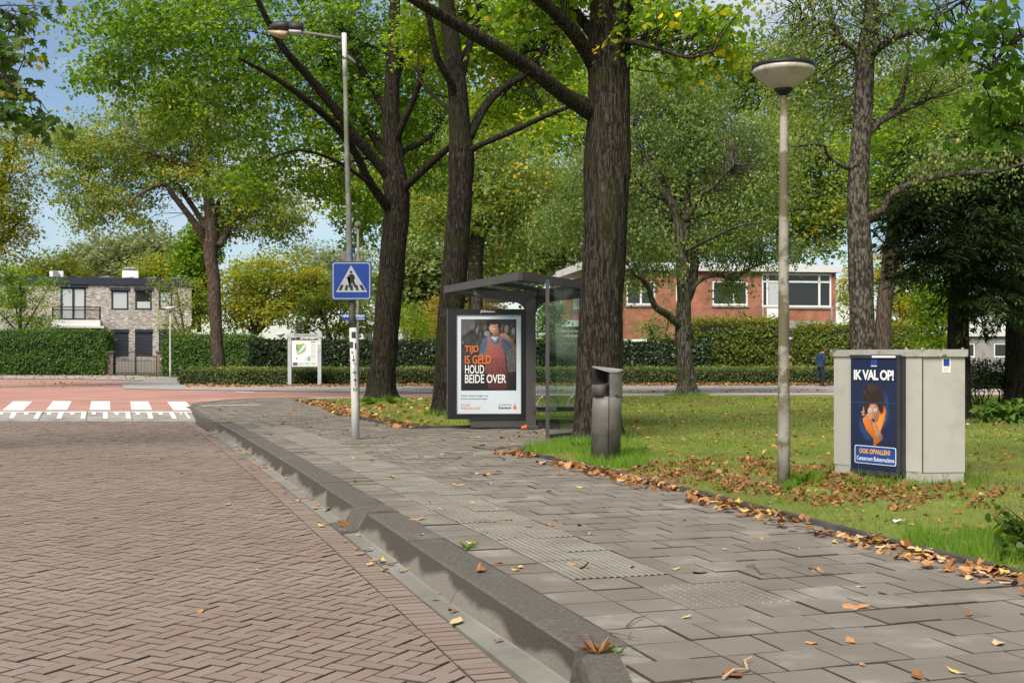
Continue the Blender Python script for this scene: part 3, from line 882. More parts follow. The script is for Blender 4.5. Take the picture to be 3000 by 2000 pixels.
def bark_tube(b, nodes, seg=14, amp=0.05, sub=5, flare=0.0, seed=0.0, ridge=0.0):
    nd = spline(nodes, sub)
    base = len(b.v)
    pts = [q[0] for q in nd]; rad = [q[1] for q in nd]
    z0 = pts[0].z
    b.tube(pts, rad, seg, cap=True)
    if amp > 0 or flare > 0:
        for i in range(len(pts)):
            for k in range(seg):
                j = base + i*seg + k
                v = Vector(b.v[j]); d = v - pts[i]
                a = 2*math.pi*k/seg
                nz = mnoise.noise(Vector((v.x*3 + seed, v.y*3, v.z*.9))) * amp * 1.6 + mnoise.noise(Vector((v.x*9 + seed, v.y*9, v.z*1.3))) * amp
                if ridge > 0:
                    rd = mnoise.noise(Vector((math.cos(a)*ridge + seed, math.sin(a)*ridge, v.z*1.6))); nz += (1 - abs(rd)*2.2) * .022
                fl = 0.0
                if flare > 0:
                    hgt = max(0.0, v.z - z0)
                    fl = flare * math.exp(-hgt / 0.22) * (0.75 + 0.5 * math.sin(a*5 + seed))
                b.v[j] = tuple(pts[i] + d * (1 + nz + fl))
DENS, LSZ = 1.45, 1.05
def tree(name, label, Y, trunk, limbs, ells, n_cl, n_leaf, R, leaf, bark, lm, cat='tree', shape='quad', seg=14, amp=.05, flare=.5,
         twigs=0.3, dr=None, group=None, push=0.0, tmax=2.6, seed=1, **kw):
    """trunk: [(x, y, width px)] in photo pixels at distance Y; limbs: lists of (x, y, width, dY); ells: (x, y, rx, ry, dY, rY)"""
    rs = random.Random(seed)
    k = Y / F
    tn = [(p(x, y, Y), w * k / 2) for x, y, w in trunk]
    if abs(tn[0][0].z) < 1.5: tn[0] = (Vector((tn[0][0].x, tn[0][0].y, -0.05)), tn[0][1])
    root = empty(name, (tn[0][0].x, tn[0][0].y, 0), label, cat, group)
    b = MB(); bark_tube(b, tn, seg, amp, 18 if seg > 40 else 6, flare, seed*1.7, 7.0 if seg > 40 else 0.0)
    b.build('trunk', bark, root, smooth=True)
    nodes = [q[0] for q in spline(tn, 4)]
    if limbs:
        for lb in limbs:
            b = MB()
            ln = [(p(q[0], q[1], Y + (q[3] if len(q) > 3 else 0)), q[2] * k / 2) for q in lb]
            bark_tube(b, ln, 8, amp*.8, 5, 0, seed)
            nodes += [q[0] for q in spline(ln, 4)][2:]
            b.build('limb', bark, root, smooth=True)
    E = []
    for e in ells:
        x, y, rx, ry = e[:4]; dY = e[4] if len(e) > 4 else 0.0; rY = e[5] if len(e) > 5 else max(rx, ry) * k * .8
        c = p(x, y, Y + dY + push)
        E.append((np.array(c), np.array((rx*k, rY, ry*k))))
    o, pos, out = make_crown('crown', E, int(n_cl*DENS), n_leaf, R, leaf*LSZ, lm, root, shape, **kw)
    if twigs > 0 and limbs is not None:
        nd = np.array([tuple(q) for q in nodes])
        b = MB()
        sel = RNG.choice(len(pos), int(len(pos) * twigs), replace=False)
        for i in sel:
            q = pos[i]
            dd = np.linalg.norm(nd - q, axis=1)
            j = int(np.argmin(dd + RNG.random(len(nd)) * dd.mean() * .35))
            if dd[j] < .15 or dd[j] > tmax: continue
            a = Vector(nd[j]); c = Vector(q)
            mid = (a + c) / 2 + Vector((rs.uniform(-.2,.2), rs.uniform(-.2,.2), rs.uniform(-.05, .3))) * dd[j] * .35
            r0 = min(.035, .007 + .006 * dd[j])
            b.tube([a, (a+mid)/2 + Vector((0,0,.02)), mid, (mid+c)/2 + Vector((0,0,.01)), c], [r0, r0*.85, r0*.65, r0*.45, r0*.2], 4, cap=False)
        if b.f: b.build('twigs', bark, root, kind='stuff')
    return root

LEAF = {
 'lime': leafmat('lime_leaf', [(0, (.032,.066,.010)), (.35, (.062,.112,.014)), (.65, (.095,.155,.018)), (.9, (.15,.19,.022)), (1, (.34,.26,.025))], gain=1.9, trans=.66),
 'limedark': leafmat('lime_leaf_deep', [(0, (.024,.052,.009)), (.4, (.045,.088,.012)), (.8, (.078,.130,.016)), (1, (.19,.195,.025))], gain=2.1, trans=.66),
 'limepale': leafmat('pale_lime_leaf', [(0, (.055,.09,.02)), (.4, (.10,.15,.03)), (.78, (.155,.20,.045)), (.95, (.22,.22,.05)), (1, (.36,.24,.03))], gain=1.55, trans=.45),
 'alder': leafmat('alder_leaf', [(0, (.040,.070,.018)), (.45, (.078,.122,.032)), (.8, (.125,.175,.05)), (1, (.26,.25,.06))], gain=1.65, trans=.4, rough=.4),
 'yellow': leafmat('yellow_green_leaf', [(0, (.085,.125,.015)), (.4, (.16,.195,.022)), (.75, (.26,.255,.03)), (1, (.42,.27,.025))], gain=1.4, trans=.45),
 'gold': leafmat('golden_leaf', [(0, (.16,.14,.03)), (.5, (.32,.24,.05)), (1, (.45,.30,.06))], gain=1.2, trans=.45),
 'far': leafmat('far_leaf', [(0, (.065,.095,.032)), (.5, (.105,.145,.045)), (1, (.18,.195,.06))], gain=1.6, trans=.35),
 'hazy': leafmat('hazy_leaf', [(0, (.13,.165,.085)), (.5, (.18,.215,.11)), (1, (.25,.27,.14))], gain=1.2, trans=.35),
 'conifer': leafmat('conifer_frond', [(0, (.009,.018,.006)), (.5, (.020,.035,.011)), (.85, (.048,.072,.022)), (1, (.095,.12,.035))], gain=1.2, trans=.15, rough=.8, spec=.08),
 'maple': leafmat('maple_leaf', [(0, (.025,.055,.010)), (.5, (.045,.085,.013)), (.85, (.09,.125,.018)), (1, (.20,.16,.02))], gain=1.5, trans=.45),
 'thuja': leafmat('thuja_spray', [(0, (.025,.062,.012)), (.5, (.055,.115,.018)), (1, (.115,.185,.03))], gain=1.15, trans=.25),
 'ivy': leafmat('ivy_leaf', [(0, (.010,.020,.008)), (.5, (.020,.036,.012)), (.9, (.04,.062,.02)), (1, (.075,.10,.03))], gain=1.4, trans=.12, rough=.35),
 'box': leafmat('clipped_hedge_leaf', [(0, (.028,.042,.010)), (.5, (.055,.078,.016)), (.85, (.11,.135,.028)), (1, (.19,.19,.04))], gain=1.5, trans=.25),
 'beech': leafmat('hornbeam_leaf', [(0, (.045,.065,.010)), (.4, (.085,.115,.016)), (.75, (.16,.17,.025)), (1, (.30,.23,.03))], gain=1.45, trans=.4),
 'grass': leafmat('grass_blade', [(0, (.07,.10,.016)), (.5, (.13,.185,.022)), (.85, (.19,.235,.035)), (1, (.30,.25,.08))], gain=1.35, trans=.4),
 'lush': leafmat('lush_grass_blade', [(0, (.065,.13,.016)), (.5, (.115,.215,.022)), (1, (.19,.28,.035))], gain=1.2, trans=.45),
 'litter': leafmat('fallen_leaf_brown', [(0, (.10,.042,.016)), (.3, (.235,.105,.038)), (.65, (.40,.20,.085)), (.9, (.52,.31,.14)), (1, (.55,.40,.11))], trans=.15, boost=1.1, rough=.8),
 'litterred': leafmat('fallen_leaf_rust', [(0, (.07,.033,.016)), (.35, (.19,.075,.030)), (.7, (.32,.14,.056)), (1, (.48,.26,.11))], trans=.12, boost=1.1, rough=.85),
 'weed': leafmat('weed_leaf', [(0, (.06,.13,.02)), (.5, (.11,.20,.03)), (1, (.18,.26,.05))], trans=.35),
}
BARK = {
 'lime': barkmat('lime_bark', (.016,.012,.009), (.060,.051,.040), moss=(.030,.034,.010), ridge=34, stretch=.13),
 'dark': barkmat('dark_bark', (.010,.008,.006), (.040,.033,.026), moss=(.020,.022,.008), ridge=30, stretch=.13),
 'brown': barkmat('brown_bark', (.045,.030,.022), (.108,.086,.068), ridge=20, bump=.5),
 'birch': barkmat('birch_bark', (.032,.027,.022), (.135,.116,.092), ridge=24, stretch=.4, bump=.9),
 'alder': barkmat('alder_bark', (.028,.024,.018), (.130,.118,.092), moss=(.04,.045,.015), ridge=22, bump=.6),
 'pale': barkmat('pale_bark', (.10,.095,.08), (.33,.32,.28), ridge=20, stretch=.6, bump=.4),
}

# ================================================================ TREES (near to far)
# big lime beside the litter bin
tree('lime_tree', 'thick dark lime trunk with mossy bark standing beside the litter bin', 18.2,
     [(1752,1292,150),(1752,1240,132),(1757,1080,130),(1761,900,124),(1772,700,126),(1779,480,134),(1784,330,122),(1786,160,120),(1793,20,122),(1800,-220,112),(1806,-480,80)],
     [[(1740,330,62,0),(1690,302,52,-.3),(1648,275,46,-.6),(1556,204,42,-1.2),(1454,138,38,-1.8),(1327,66,32,-2.4),(1230,10,26,-3),(1120,-60,18,-3.4)],
      [(1745,190,60,0),(1719,153,48,-.2),(1684,102,42,-.5),(1628,41,38,-.9),(1560,-20,32,-1.4),(1470,-110,20,-2)],
      [(1765,150,44,.2),(1730,92,34,.3),(1684,31,30,.5),(1640,-40,26,.8),(1580,-140,16,1.2)],
      [(1800,140,34,0),(1837,122,20,-.4),(1913,138,14,-1),(2015,168,9,-1.6),(2090,150,5,-2)],
      [(1800,-60,50,0),(1870,-160,36,.5),(1980,-260,20,1)]],
     [(1560,-10,150,70,-1,1.2),(1690,-60,200,80,-1,1.5),(1930,60,170,110,-1.2,1.3),(2090,90,130,70,-1.6,1),(1480,90,70,40,-1.2,.6),(1600,-220,420,110,0,2),(2060,190,90,40,-1.5,.6),(1640,180,60,35,-.6,.5)],
     300, 26, .34, .088, BARK['lime'], LEAF['lime'], shape='heart', seg=72, amp=.045, flare=.35, aspect=.85, seed=3, push=.9, twigs=.5, leaf_droop=.5, tint=(.58,.15))
# lime behind the shelter
tree('lime_tree', 'slender dark lime trunk with flaking bark just behind the poster panel', 26.3,
     [(1312,1212,100),(1312,1170,82),(1314,1060,76),(1322,900,74),(1336,740,74),(1350,560,70),(1352,470,76),(1348,380,62),(1340,260,56),(1322,120,50),(1308,0,44),(1300,-200,34)],
     [[(1372,400,36,0),(1392,365,28,.2),(1418,316,26,.4),(1464,265,24,.6),(1536,219,21,1),(1577,163,17,1.3),(1627,87,13,1.6),(1680,20,8,2)],
      [(1372,450,24,0),(1400,428,17,-.2),(1505,383,16,-.6),(1617,332,13,-1),(1690,305,8,-1.3)],
      [(1335,300,30,0),(1321,245,22,-.3),(1281,168,20,-.7),(1258,60,18,-1),(1235,-60,12,-1.3)],
      [(1345,240,30,0),(1370,150,24,.5),(1400,40,20,.9),(1440,-80,12,1.2)],
      [(1330,330,16,0),(1280,290,12,.6),(1225,230,9,1.1)]],
     [(1380,110,180,140,2.4,1.8),(1560,250,160,110,.8,1.6),(1240,110,110,120,2.2,1.4),(1480,90,200,120,1,2),(1600,370,110,50,-.8,.9),(1450,330,110,60,.6,1),(1660,150,120,100,1.5,1.5),(1400,-160,380,120,0,3)],
     560, 30, .42, .098, BARK['dark'], LEAF['lime'], shape='heart', seg=56, amp=.05, flare=.25, aspect=.85, seed=5, push=1.6, twigs=.45, leaf_droop=.5, tint=(.62,.17))
# spreading lime on the tip of the lawn
tree('lime_tree', 'spreading dark lime with many rising limbs growing at the tip of the lawn', 34.4,
     [(1120,1174,104),(1118,1150,86),(1122,1080,76),(1132,960,74),(1145,820,75),(1156,690,74),(1165,600,72),(1160,540,74),(1152,459,60),(1147,332,48),(1150,204,40),(1156,51,32),(1160,-150,22)],
     [[(1145,620,34,0),(1123,590,28,-.4),(1077,525,26,-1),(1047,459,24,-1.5),(986,372,22,-2.4),(894,291,18,-3.4),(800,225,13,-4.2),(700,170,8,-5)],
      [(1145,540,40,0),(1128,505,32,-.2),(1047,408,28,-.8),(955,286,26,-1.5),(894,214,23,-2),(827,138,19,-2.6),(761,15,14,-3.2),(720,-80,8,-3.6)],
      [(1148,490,36,.2),(1134,455,28,.4),(1067,357,26,.9),(986,219,23,1.6),(935,107,20,2.2),(889,25,16,2.6),(850,-80,8,3)],
      [(1145,360,32,0),(1123,306,26,.3),(1067,219,23,.7),(1032,138,20,1.1),(955,10,16,1.6),(900,-100,10,2)],
      [(1178,570,32,0),(1195,540,24,-.3),(1251,490,22,-.9),(1307,440,18,-1.5),(1390,380,12,-2.2),(1480,350,7,-2.8)],
      [(1160,420,26,0),(1174,378,20,-.4),(1225,255,18,-.9),(1246,143,14,-1.4),(1262,20,9,-1.8)],
      [(1165,460,24,.3),(1190,439,18,.7),(1251,408,15,1.4),(1297,352,11,2)],
      [(1150,260,26,0),(1185,150,20,.4),(1215,30,15,.8)],
      [(1110,560,12,-1),(1000,480,9,-2.4),(880,440,7,-3.4),(780,470,5,-4)]],
     [(400,110,200,140,-3,3),(330,230,110,70,-3.4,2),(620,130,240,170,-2.5,3.5),(560,330,180,90,-3,2.2),(860,200,230,180,-1.5,3.5),(830,420,210,110,-2.5,2.4),(720,540,130,60,-3,1.6),(950,540,110,70,-1.5,1.6),(1060,120,250,170,0,4),(1090,330,200,140,0,3.2),(1060,640,70,110,-.5,1.3),(1240,220,170,160,.5,3),(1230,470,140,90,0,2),(700,-100,500,140,0,4)],
     1400, 36, .46, .112, BARK['dark'], LEAF['limedark'], shape='quad', seg=56, amp=.06, flare=.35, aspect=.85, seed=9, push=2.8, twigs=.25, tmax=2.2, leaf_droop=.5, tint=(.5,.17), cl_tint=.17)
# alder on the lawn in front of the red house
tree('alder_tree', 'grey barked tree with small drooping leaves standing at the far lawn edge', 39.0,
     [(2014,1158,70),(2012,1135,56),(2006,1050,46),(2002,960,48),(2004,877,40),(1999,782,38),(1994,720,34),(1985,650,24),(1960,590,20),(1934,551,18),(1893,474,14),(1852,378,9)],
     [[(1998,960,30,0),(1985,948,24,-.2),(1956,922,22,-.5),(1921,900,19,-.9),(1905,861,16,-1.1),(1889,826,14,-1.4),(1857,798,10,-1.8),(1830,760,6,-2.1)],
      [(2016,870,22,0),(2026,846,15,.2),(2055,820,13,.5),(2096,806,12,.9),(2151,817,10,1.4),(2183,795,9,1.7),(2230,772,7,2.1),(2290,745,5,2.6)],
      [(2000,740,30,0),(2012,650,22,.4),(2016,560,17,.7),(2022,460,12,1),(2030,330,7,1.4)],
      [(2010,650,16,0),(2056,571,12,-.6),(2087,551,10,-1),(2150,480,7,-1.6)],
      [(1990,630,16,0),(1940,520,13,1),(1913,423,11,1.5),(1898,370,9,1.8),(1880,280,5,2.1)],
      [(1960,590,12,0),(1900,560,10,-.8),(1830,480,8,-1.5),(1760,440,5,-2.2)],
      [(1996,740,12,0),(2080,700,9,-1.4),(2170,660,7,-2.4),(2260,650,4,-3.2)],
      [(2004,900,30,.5),(2030,820,30,.7),(2036,720,24,.9),(2030,640,14,1.1)]],
     [(1930,400,150,120,0,2.4),(1760,540,150,120,-1,2.2),(2080,400,140,140,0,2.4),(2180,580,150,110,-.5,2.2),(1840,690,130,90,-1,1.8),(2090,700,160,70,.5,2),(2260,730,130,50,1.5,1.4),(1650,640,110,80,-1,1.6),(1960,250,160,90,0,2),(1920,780,80,60,-1,1),(2140,830,60,50,1.4,.8),(1850,820,50,50,-1.6,.8),(2230,440,100,110,0,1.8)],
     1250, 34, .38, .098, BARK['alder'], LEAF['alder'], seg=16, amp=.06, flare=.5, aspect=.6, seed=12, push=.6, twigs=.35, leaf_droop=.9, droop=.7, flat=.9, tint=(.5,.2))
# silver birch behind the cabinet
tree('birch_tree', 'birch with split flaking bark rising behind the grey utility cabinet', 20.0,
     [(2536,1266,96),(2534,1180,80),(2531,1020,76),(2525,895,72),(2519,746,70),(2513,640,64),(2513,574,62),(2518,470,58),(2524,373,56),(2532,230,54),(2540,120,46),(2554,0,40),(2562,-170,30)],
     [[(2530,650,34,0),(2552,635,26,-.1),(2588,614,24,-.3),(2617,568,22,-.5),(2703,528,20,-.9),(2790,512,16,-1.2),(2870,505,13,-1.5),(2932,500,10,-1.8),(3010,475,6,-2)],
      [(2535,400,30,0),(2553,379,24,.1),(2588,350,21,.2),(2674,310,17,.5),(2749,276,13,.8),(2850,240,7,1.1)],
      [(2548,170,30,0),(2571,143,24,-.2),(2628,109,20,-.5),(2697,86,15,-.9),(2780,50,9,-1.2)],
      [(2550,80,26,0),(2571,57,20,.2),(2617,34,17,.5),(2660,-10,12,.8)],
      [(2524,180,28,0),(2506,152,20,.2),(2456,109,17,.5),(2439,75,15,.7),(2376,57,11,1),(2330,17,8,1.3)],
      [(2500,498,16,0),(2485,494,14,-.1),(2444,476,12,-.4),(2421,448,10,-.6),(2410,425,8,-.7),(2318,430,4,-1.2)],
      [(2590,352,16,.3),(2640,287,18,.6),(2657,207,14,.8),(2665,120,9,1)]],
     [(2400,110,190,120,.6,1.8),(2640,70,180,110,0,1.8),(2330,250,100,90,.8,1.2),(2720,240,150,110,.6,1.5),(2860,420,140,90,-1,1.2),(2480,-100,300,100,0,2),(2430,330,90,80,.6,1),(2340,430,80,60,-.8,.8),(2700,470,110,60,-.8,.8)],
     560, 22, .30, .055, BARK['birch'], LEAF['alder'], seg=56, amp=.08, flare=.15, aspect=.75, seed=15, twigs=.45, leaf_droop=.9, droop=.8, flat=.9, tint=(.58,.2))
# lime by the house gate
tree('lime_tree', 'lime with smooth brown trunk standing in the low hedge near the gate', 58.0,
     [(641,1118,44),(641,1073,38),(636,1000,36),(630,900,36),(627,830,37),(618,760,40),(616,720,46),(620,680,40),(614,600,34),(602,520,28),(585,440,22),(545,300,14)],
     [[(600,712,26,0),(586,680,21,-.3),(560,640,19,-.6),(510,576,17,-1.2),(480,541,14,-1.6),(423,561,9,-2.2),(385,590,5,-2.6)],
      [(604,670,22,0),(590,645,17,.2),(540,570,15,.8),(470,490,13,1.5),(400,445,11,2.2),(340,430,8,2.8),(280,415,5,3.4)],
      [(640,720,26,0),(660,690,22,.2),(672,650,19,.4),(690,560,14,.9),(704,500,10,1.3)],
      [(600,500,18,0),(500,470,13,-1.2),(420,440,9,-2.2)],
      [(590,460,16,0),(560,380,13,.6),(520,310,9,1.2)],
      [(616,640,14,.4),(650,560,13,1),(640,440,11,1.6),(650,340,8,2)]],
     [(400,420,230,110,0,3.4),(280,500,140,90,-.5,2.4),(200,420,90,70,0,1.8),(560,330,220,150,0,3.6),(690,520,170,120,0,3),(780,610,130,90,0,2.4),(330,590,140,55,-.8,2),(420,650,60,35,-1.4,1),(250,650,60,30,-1,.9),(660,650,90,60,.6,1.8),(500,510,150,60,-.5,2.4),(830,660,80,50,.5,1.5)],
     1250, 34, .52, .13, BARK['brown'], LEAF['limepale'], seg=14, amp=.04, flare=.2, aspect=.8, seed=18, push=.8, twigs=.35, leaf_droop=.6, tint=(.56,.17), cl_tint=.16)
# reddish trunk behind the shelter
tree('lime_tree', 'brown trunked lime with yellowing leaves standing in the gardens behind the shelter', 66.0,
     [(1398,1108,56),(1396,1000,46),(1393,880,44),(1393,760,44),(1400,690,46),(1398,620,34),(1394,540,26),(1390,440,18)],
     [[(1405,700,30,0),(1430,660,24,.5),(1462,625,18,1),(1500,590,12,1.6)], [(1385,640,22,0),(1360,560,16,-.8),(1330,480,10,-1.6)]],
     [(1420,560,180,110,0,4),(1330,640,130,90,-1,3),(1520,650,150,100,1,3),(1470,770,110,70,1,2.4),(1250,600,100,110,0,3),(1560,520,130,100,0,3),(1400,420,200,90,0,3)],
     700, 22, .75, .19, BARK['brown'], LEAF['limepale'], seed=21, aspect=.8, twigs=.25, leaf_droop=.6, tint=(.58,.18), amp=.04, flare=.15)
# bare brown trunk right of the birch
tree('lime_tree', 'tall straight dark brown trunk standing close behind the birch', 45.0,
     [(2582,1130,62),(2584,1027,48),(2590,900,46),(2603,800,46),(2614,730,50),(2622,660,46),(2630,560,36),(2640,440,26)],
     [[(2620,640,24,0),(2660,580,18,.6),(2720,520,12,1.2)]],
     [(2620,560,120,70,0,2.4),(2720,540,150,90,0,3),(2600,430,150,90,0,3),(2820,420,170,120,0,3.4),(2960,330,130,150,0,3),(2700,320,180,110,0,3)],
     700, 22, .6, .14, BARK['brown'], LEAF['limedark'], seed=24, aspect=.8, twigs=.25, tint=(.66,.15), amp=.06, flare=.2)
# dark conifers on the right
def conifer(label, Y, trunk, ells, n_cl, seed):
    k = Y / F
    tn = [(p(x, y, Y), w*k/2) for x, y, w in trunk]
    tn[0] = (Vector((tn[0][0].x, tn[0][0].y, -.05)), tn[0][1])
    root = empty('conifer', (tn[0][0].x, tn[0][0].y, 0), label, 'conifer')
    b = MB(); bark_tube(b, tn, 16, .08, 6, .3, seed); b.build('trunk', BARK['dark'], root, smooth=True)
    E = [(np.array(p(x, y, Y + dY)), np.array((rx*k, rY, ry*k))) for x, y, rx, ry, dY, rY in ells]
    pos, out, idx = sample_ells(E, n_cl, .4)
    axis_x = tn[2][0].x
    oo = unit(np.stack([pos[:,0] - axis_x, pos[:,1] - Y, np.zeros(len(pos))], 1) + RNG.normal(size=(len(pos),3))*.25)
    nl = 60
    ci = np.repeat(np.arange(n_cl), nl); m = len(ci)
    t = RNG.random(m); sdv = unit(np.cross(oo, np.array([0,0,1.0])))
    L_ = RNG.uniform(.5, .95, n_cl)
    P = pos[ci] + oo[ci] * (t * L_[ci])[:, None] + np.array([0,0,-1.0]) * (t**1.6 * L_[ci] * .42)[:, None]
    sgn = np.where(RNG.random(m) < .5, -1, 1)
    wv = (1 - t*.6) * .22
    P = P + sdv[ci] * (sgn * wv * RNG.random(m))[:, None] + RNG.normal(size=(m,3))*.035
    ax = unit(oo[ci] * .8 + sdv[ci] * (sgn*.7)[:, None] + np.array([0,0,-.28]) + RNG.normal(size=(m,3))*.25)
    nr = unit(np.array([0,0,1.0]) + RNG.normal(size=(m,3))*.4)
    tn_ = RNG.normal(.48, .2, n_cl)[ci] + RNG.normal(0, .14, m)
    ln = RNG.uniform(.10, .20, m)
    me = leaf_mesh('crown', P, ax, nr, ln, ln*.26, tn_, LEAF['conifer'], 'frond')
    link('crown', me, root)
    b = MB()
    nd = [q[0] for q in spline(tn, 6)]
    for i in RNG.choice(n_cl, n_cl // 5, replace=False):
        c = Vector(pos[i]); a = min(nd, key=lambda q: (q - c - Vector((0,0,.4))).length)
        b.tube([a, (a+c)/2 + Vector((0,0,.15)), c], [.03, .02, .008], 5, cap=False)
    b.build('limbs', BARK['dark'], root, kind='stuff')
conifer('dark conifer with drooping fronds and thick trunk standing behind the utility cabinet', 24.5,
        [(2806,1225,84),(2806,1150,72),(2806,1040,64),(2808,900,58),(2815,700,46),(2825,400,30)],
        [(2800,640,150,120,-.3,1.6),(2740,720,80,60,-.8,.8),(2700,600,80,70,-.5,1),(2850,800,110,70,0,1.2),(2900,560,130,100,0,1.6),(2820,480,140,80,0,1.5),(2690,800,40,40,-.8,.5),(2880,880,90,40,-.4,.9)], 560, 31)
conifer('dark conifer with pale lichen on its trunk standing in the shaggy hedge', 31.0,
        [(2982,1186,80),(2980,1120,66),(2980,1000,62),(2985,850,56),(2995,600,40),(3010,300,24)],
        [(2960,740,130,120,-.6,1.6),(2920,880,110,60,-.8,1.2),(3000,600,140,140,0,2),(3080,750,130,150,0,2),(2880,700,80,90,-1,1),(2950,900,90,40,-1,.9)], 520, 33)
# lime whose leaves hang into the picture at the right, trunk out of the frame
tree('lime_tree', 'lime hanging large dark heart shaped leaves over the conifers', 11.5,
     [(3560,1432,150),(3560,1200,130),(3555,800,120),(3545,300,110),(3530,-200,90),(3510,-600,60)],
     [[(3540,60,60,0),(3400,0,44,-.2),(3200,20,32,-.3),(3050,70,22,-.3),(2940,150,12,-.3),(2880,250,6,-.3)],
      [(3540,300,50,0),(3300,260,34,.4),(3080,300,20,.5),(2950,380,10,.5)],
      [(3200,20,20,-.3),(3000,-40,16,-.3),(2850,-10,10,-.2),(2740,60,5,-.2)]],
     [(2860,60,170,90,-.2,.6),(2960,190,120,120,-.3,.6),(2800,150,100,70,-.2,.4),(2930,330,110,90,.3,.5),(2880,440,90,70,.4,.4),(2720,40,70,50,-.2,.3),(3080,420,110,120,.3,.5),(3250,200,200,250,.3,.8)],
     150, 9, .16, .078, BARK['lime'], LEAF['limedark'], shape='heart', seed=37, aspect=.9, twigs=.8, leaf_droop=.7, tint=(.35,.14), seg=16, bias=.6)
# maple with hanging leaves at the upper left, trunk out of the frame
tree('maple_tree', 'maple hanging lobed dark leaves in front of the open sky', 17.0,
     [(-420,1305,150),(-420,1100,130),(-415,700,120),(-405,200,105),(-390,-300,80)],
     [[(-400,250,60,0),(-250,180,40,-.3),(-80,190,26,-.4),(40,250,15,-.4),(120,300,7,-.4)],
      [(-400,0,56,0),(-220,-30,38,.3),(-60,10,24,.4),(60,60,12,.4)],
      [(-400,420,40,0),(-200,360,26,0),(-40,350,14,-.1),(100,350,6,-.2)]],
     [(20,50,90,80,.3,.6),(40,150,70,60,-.2,.6),(60,330,90,40,-.3,.6),(140,370,50,40,-.3,.4),(0,240,70,60,-.3,.6),(130,20,40,22,.3,.3),(-150,150,180,250,0,1)],
     95, 9, .26, .12, BARK['lime'], LEAF['maple'], shape='maple', seed=41, aspect=.95, twigs=.8, leaf_droop=.8, tint=(.45,.18), seg=14, bias=.6)

# ---- trees of the gardens and the background
def btree(name, label, Y, base, ells, n_cl, n_leaf, R, leaf, lm, bark='brown', w=.45, cat='tree', seed=1, limbs=(), **kw):
    """tree further off: straight trunk, a few limbs, foliage from ellipsoids; all in photo pixels at distance Y"""
    top = min(e[1] for e in ells); wpx = w * F / Y
    tr = [(base[0], base[1], wpx*1.3), (base[0], base[1] - (base[1]-top)*.15, wpx), (base[0] + (ells[0][0]-base[0])*.25, base[1] - (base[1]-top)*.5, wpx*.8), (ells[0][0], top + 20, wpx*.3)]
    lb = []
    for e in ells:
        y0 = base[1] - (base[1]-top) * .38
        lb.append([(base[0] + (ells[0][0]-base[0])*.2, y0, wpx*.5, 0), ((base[0]+e[0])/2, (y0+e[1])/2, wpx*.35, (e[4] if len(e) > 4 else 0)/2), (e[0], e[1], wpx*.15, e[4] if len(e) > 4 else 0)])
    return tree(name, label, Y, tr, lb, ells, n_cl, n_leaf, R, leaf, BARK[bark], LEAF[lm], cat=cat, seed=seed, seg=10, amp=.04, flare=.15, twigs=kw.pop('twigs', .12), **kw)
btree('roadside_tree', 'yellowing tree beside the side road across from the zebra crossing', 48, (-90,1135), [(30,520,80,150,0,2.4),(10,690,60,110,0,2),(50,400,80,60,0,1.8),(-100,560,130,220,0,3),(60,640,40,70,0,1)], 420, 26, .55, .13, 'yellow', seed=51, w=.6, tint=(.36,.2))
btree('garden_tree', 'bushy dark green tree in front of the pale brick house', 86, (60,1094), [(60,890,110,80,0,2.5),(30,800,80,60,0,2),(130,950,60,40,0,1.5),(150,830,40,40,-1,1),(-60,850,100,110,0,3)], 260, 22, .6, .16, 'lime', seed=53, w=.3, tint=(.5,.2))
btree('garden_tree', 'young pale green tree behind the hedge by the white park lamp', 86, (545,1094), [(520,880,70,80,0,2),(470,840,40,45,-.6,1),(590,880,50,90,0,1.6),(560,960,60,40,0,1.4),(490,940,45,40,-.5,1)], 130, 16, .5, .15, 'yellow', seed=55, w=.2, tint=(.34,.15), twigs=.4)
btree('far_tree', 'rounded olive green tree rising behind the pale brick house', 125, (160,1078), [(160,800,90,75,0,4),(90,820,60,60,0,3),(240,830,60,50,0,3)], 360, 22, .95, .30, 'beech', seed=57, tint=(.5,.15))
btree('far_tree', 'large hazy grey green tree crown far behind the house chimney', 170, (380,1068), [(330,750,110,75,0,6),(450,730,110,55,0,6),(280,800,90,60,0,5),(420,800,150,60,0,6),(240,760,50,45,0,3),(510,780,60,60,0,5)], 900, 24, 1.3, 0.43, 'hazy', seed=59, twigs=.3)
btree('far_tree', 'small yellow green tree behind the roof beside the white chimney', 118, (460,1080), [(460,790,75,50,0,3),(520,810,45,45,0,2.5),(410,820,45,35,0,2)], 240, 22, .9, .28, 'yellow', seed=61, tint=(.42,.15))
btree('far_tree', 'dense dark olive tree directly behind the lime by the gate', 105, (585,1085), [(570,780,50,100,0,3),(600,700,45,60,0,2.5),(560,880,50,60,0,3)], 480, 24, .85, 0.33, 'limedark', seed=63, tint=(.55,.2))
btree('garden_tree', 'broad maple turning yellow behind the map board', 88, (735,1092), [(800,800,120,70,0,3.4),(880,850,80,70,0,2.6),(720,830,90,80,0,3),(800,900,120,50,-.5,2.6),(690,910,60,60,0,2),(930,820,40,50,0,1.5)], 620, 24, .75, .20, 'yellow', seed=65, w=.6, tint=(.46,.2))
btree('far_tree', 'thin grey green tree crown on the skyline behind the lamp post', 180, (960,1066), [(930,760,110,55,0,6),(1040,770,90,50,0,5),(1000,840,150,60,0,6)], 380, 20, 1.3, .36, 'hazy', seed=67, twigs=.3)
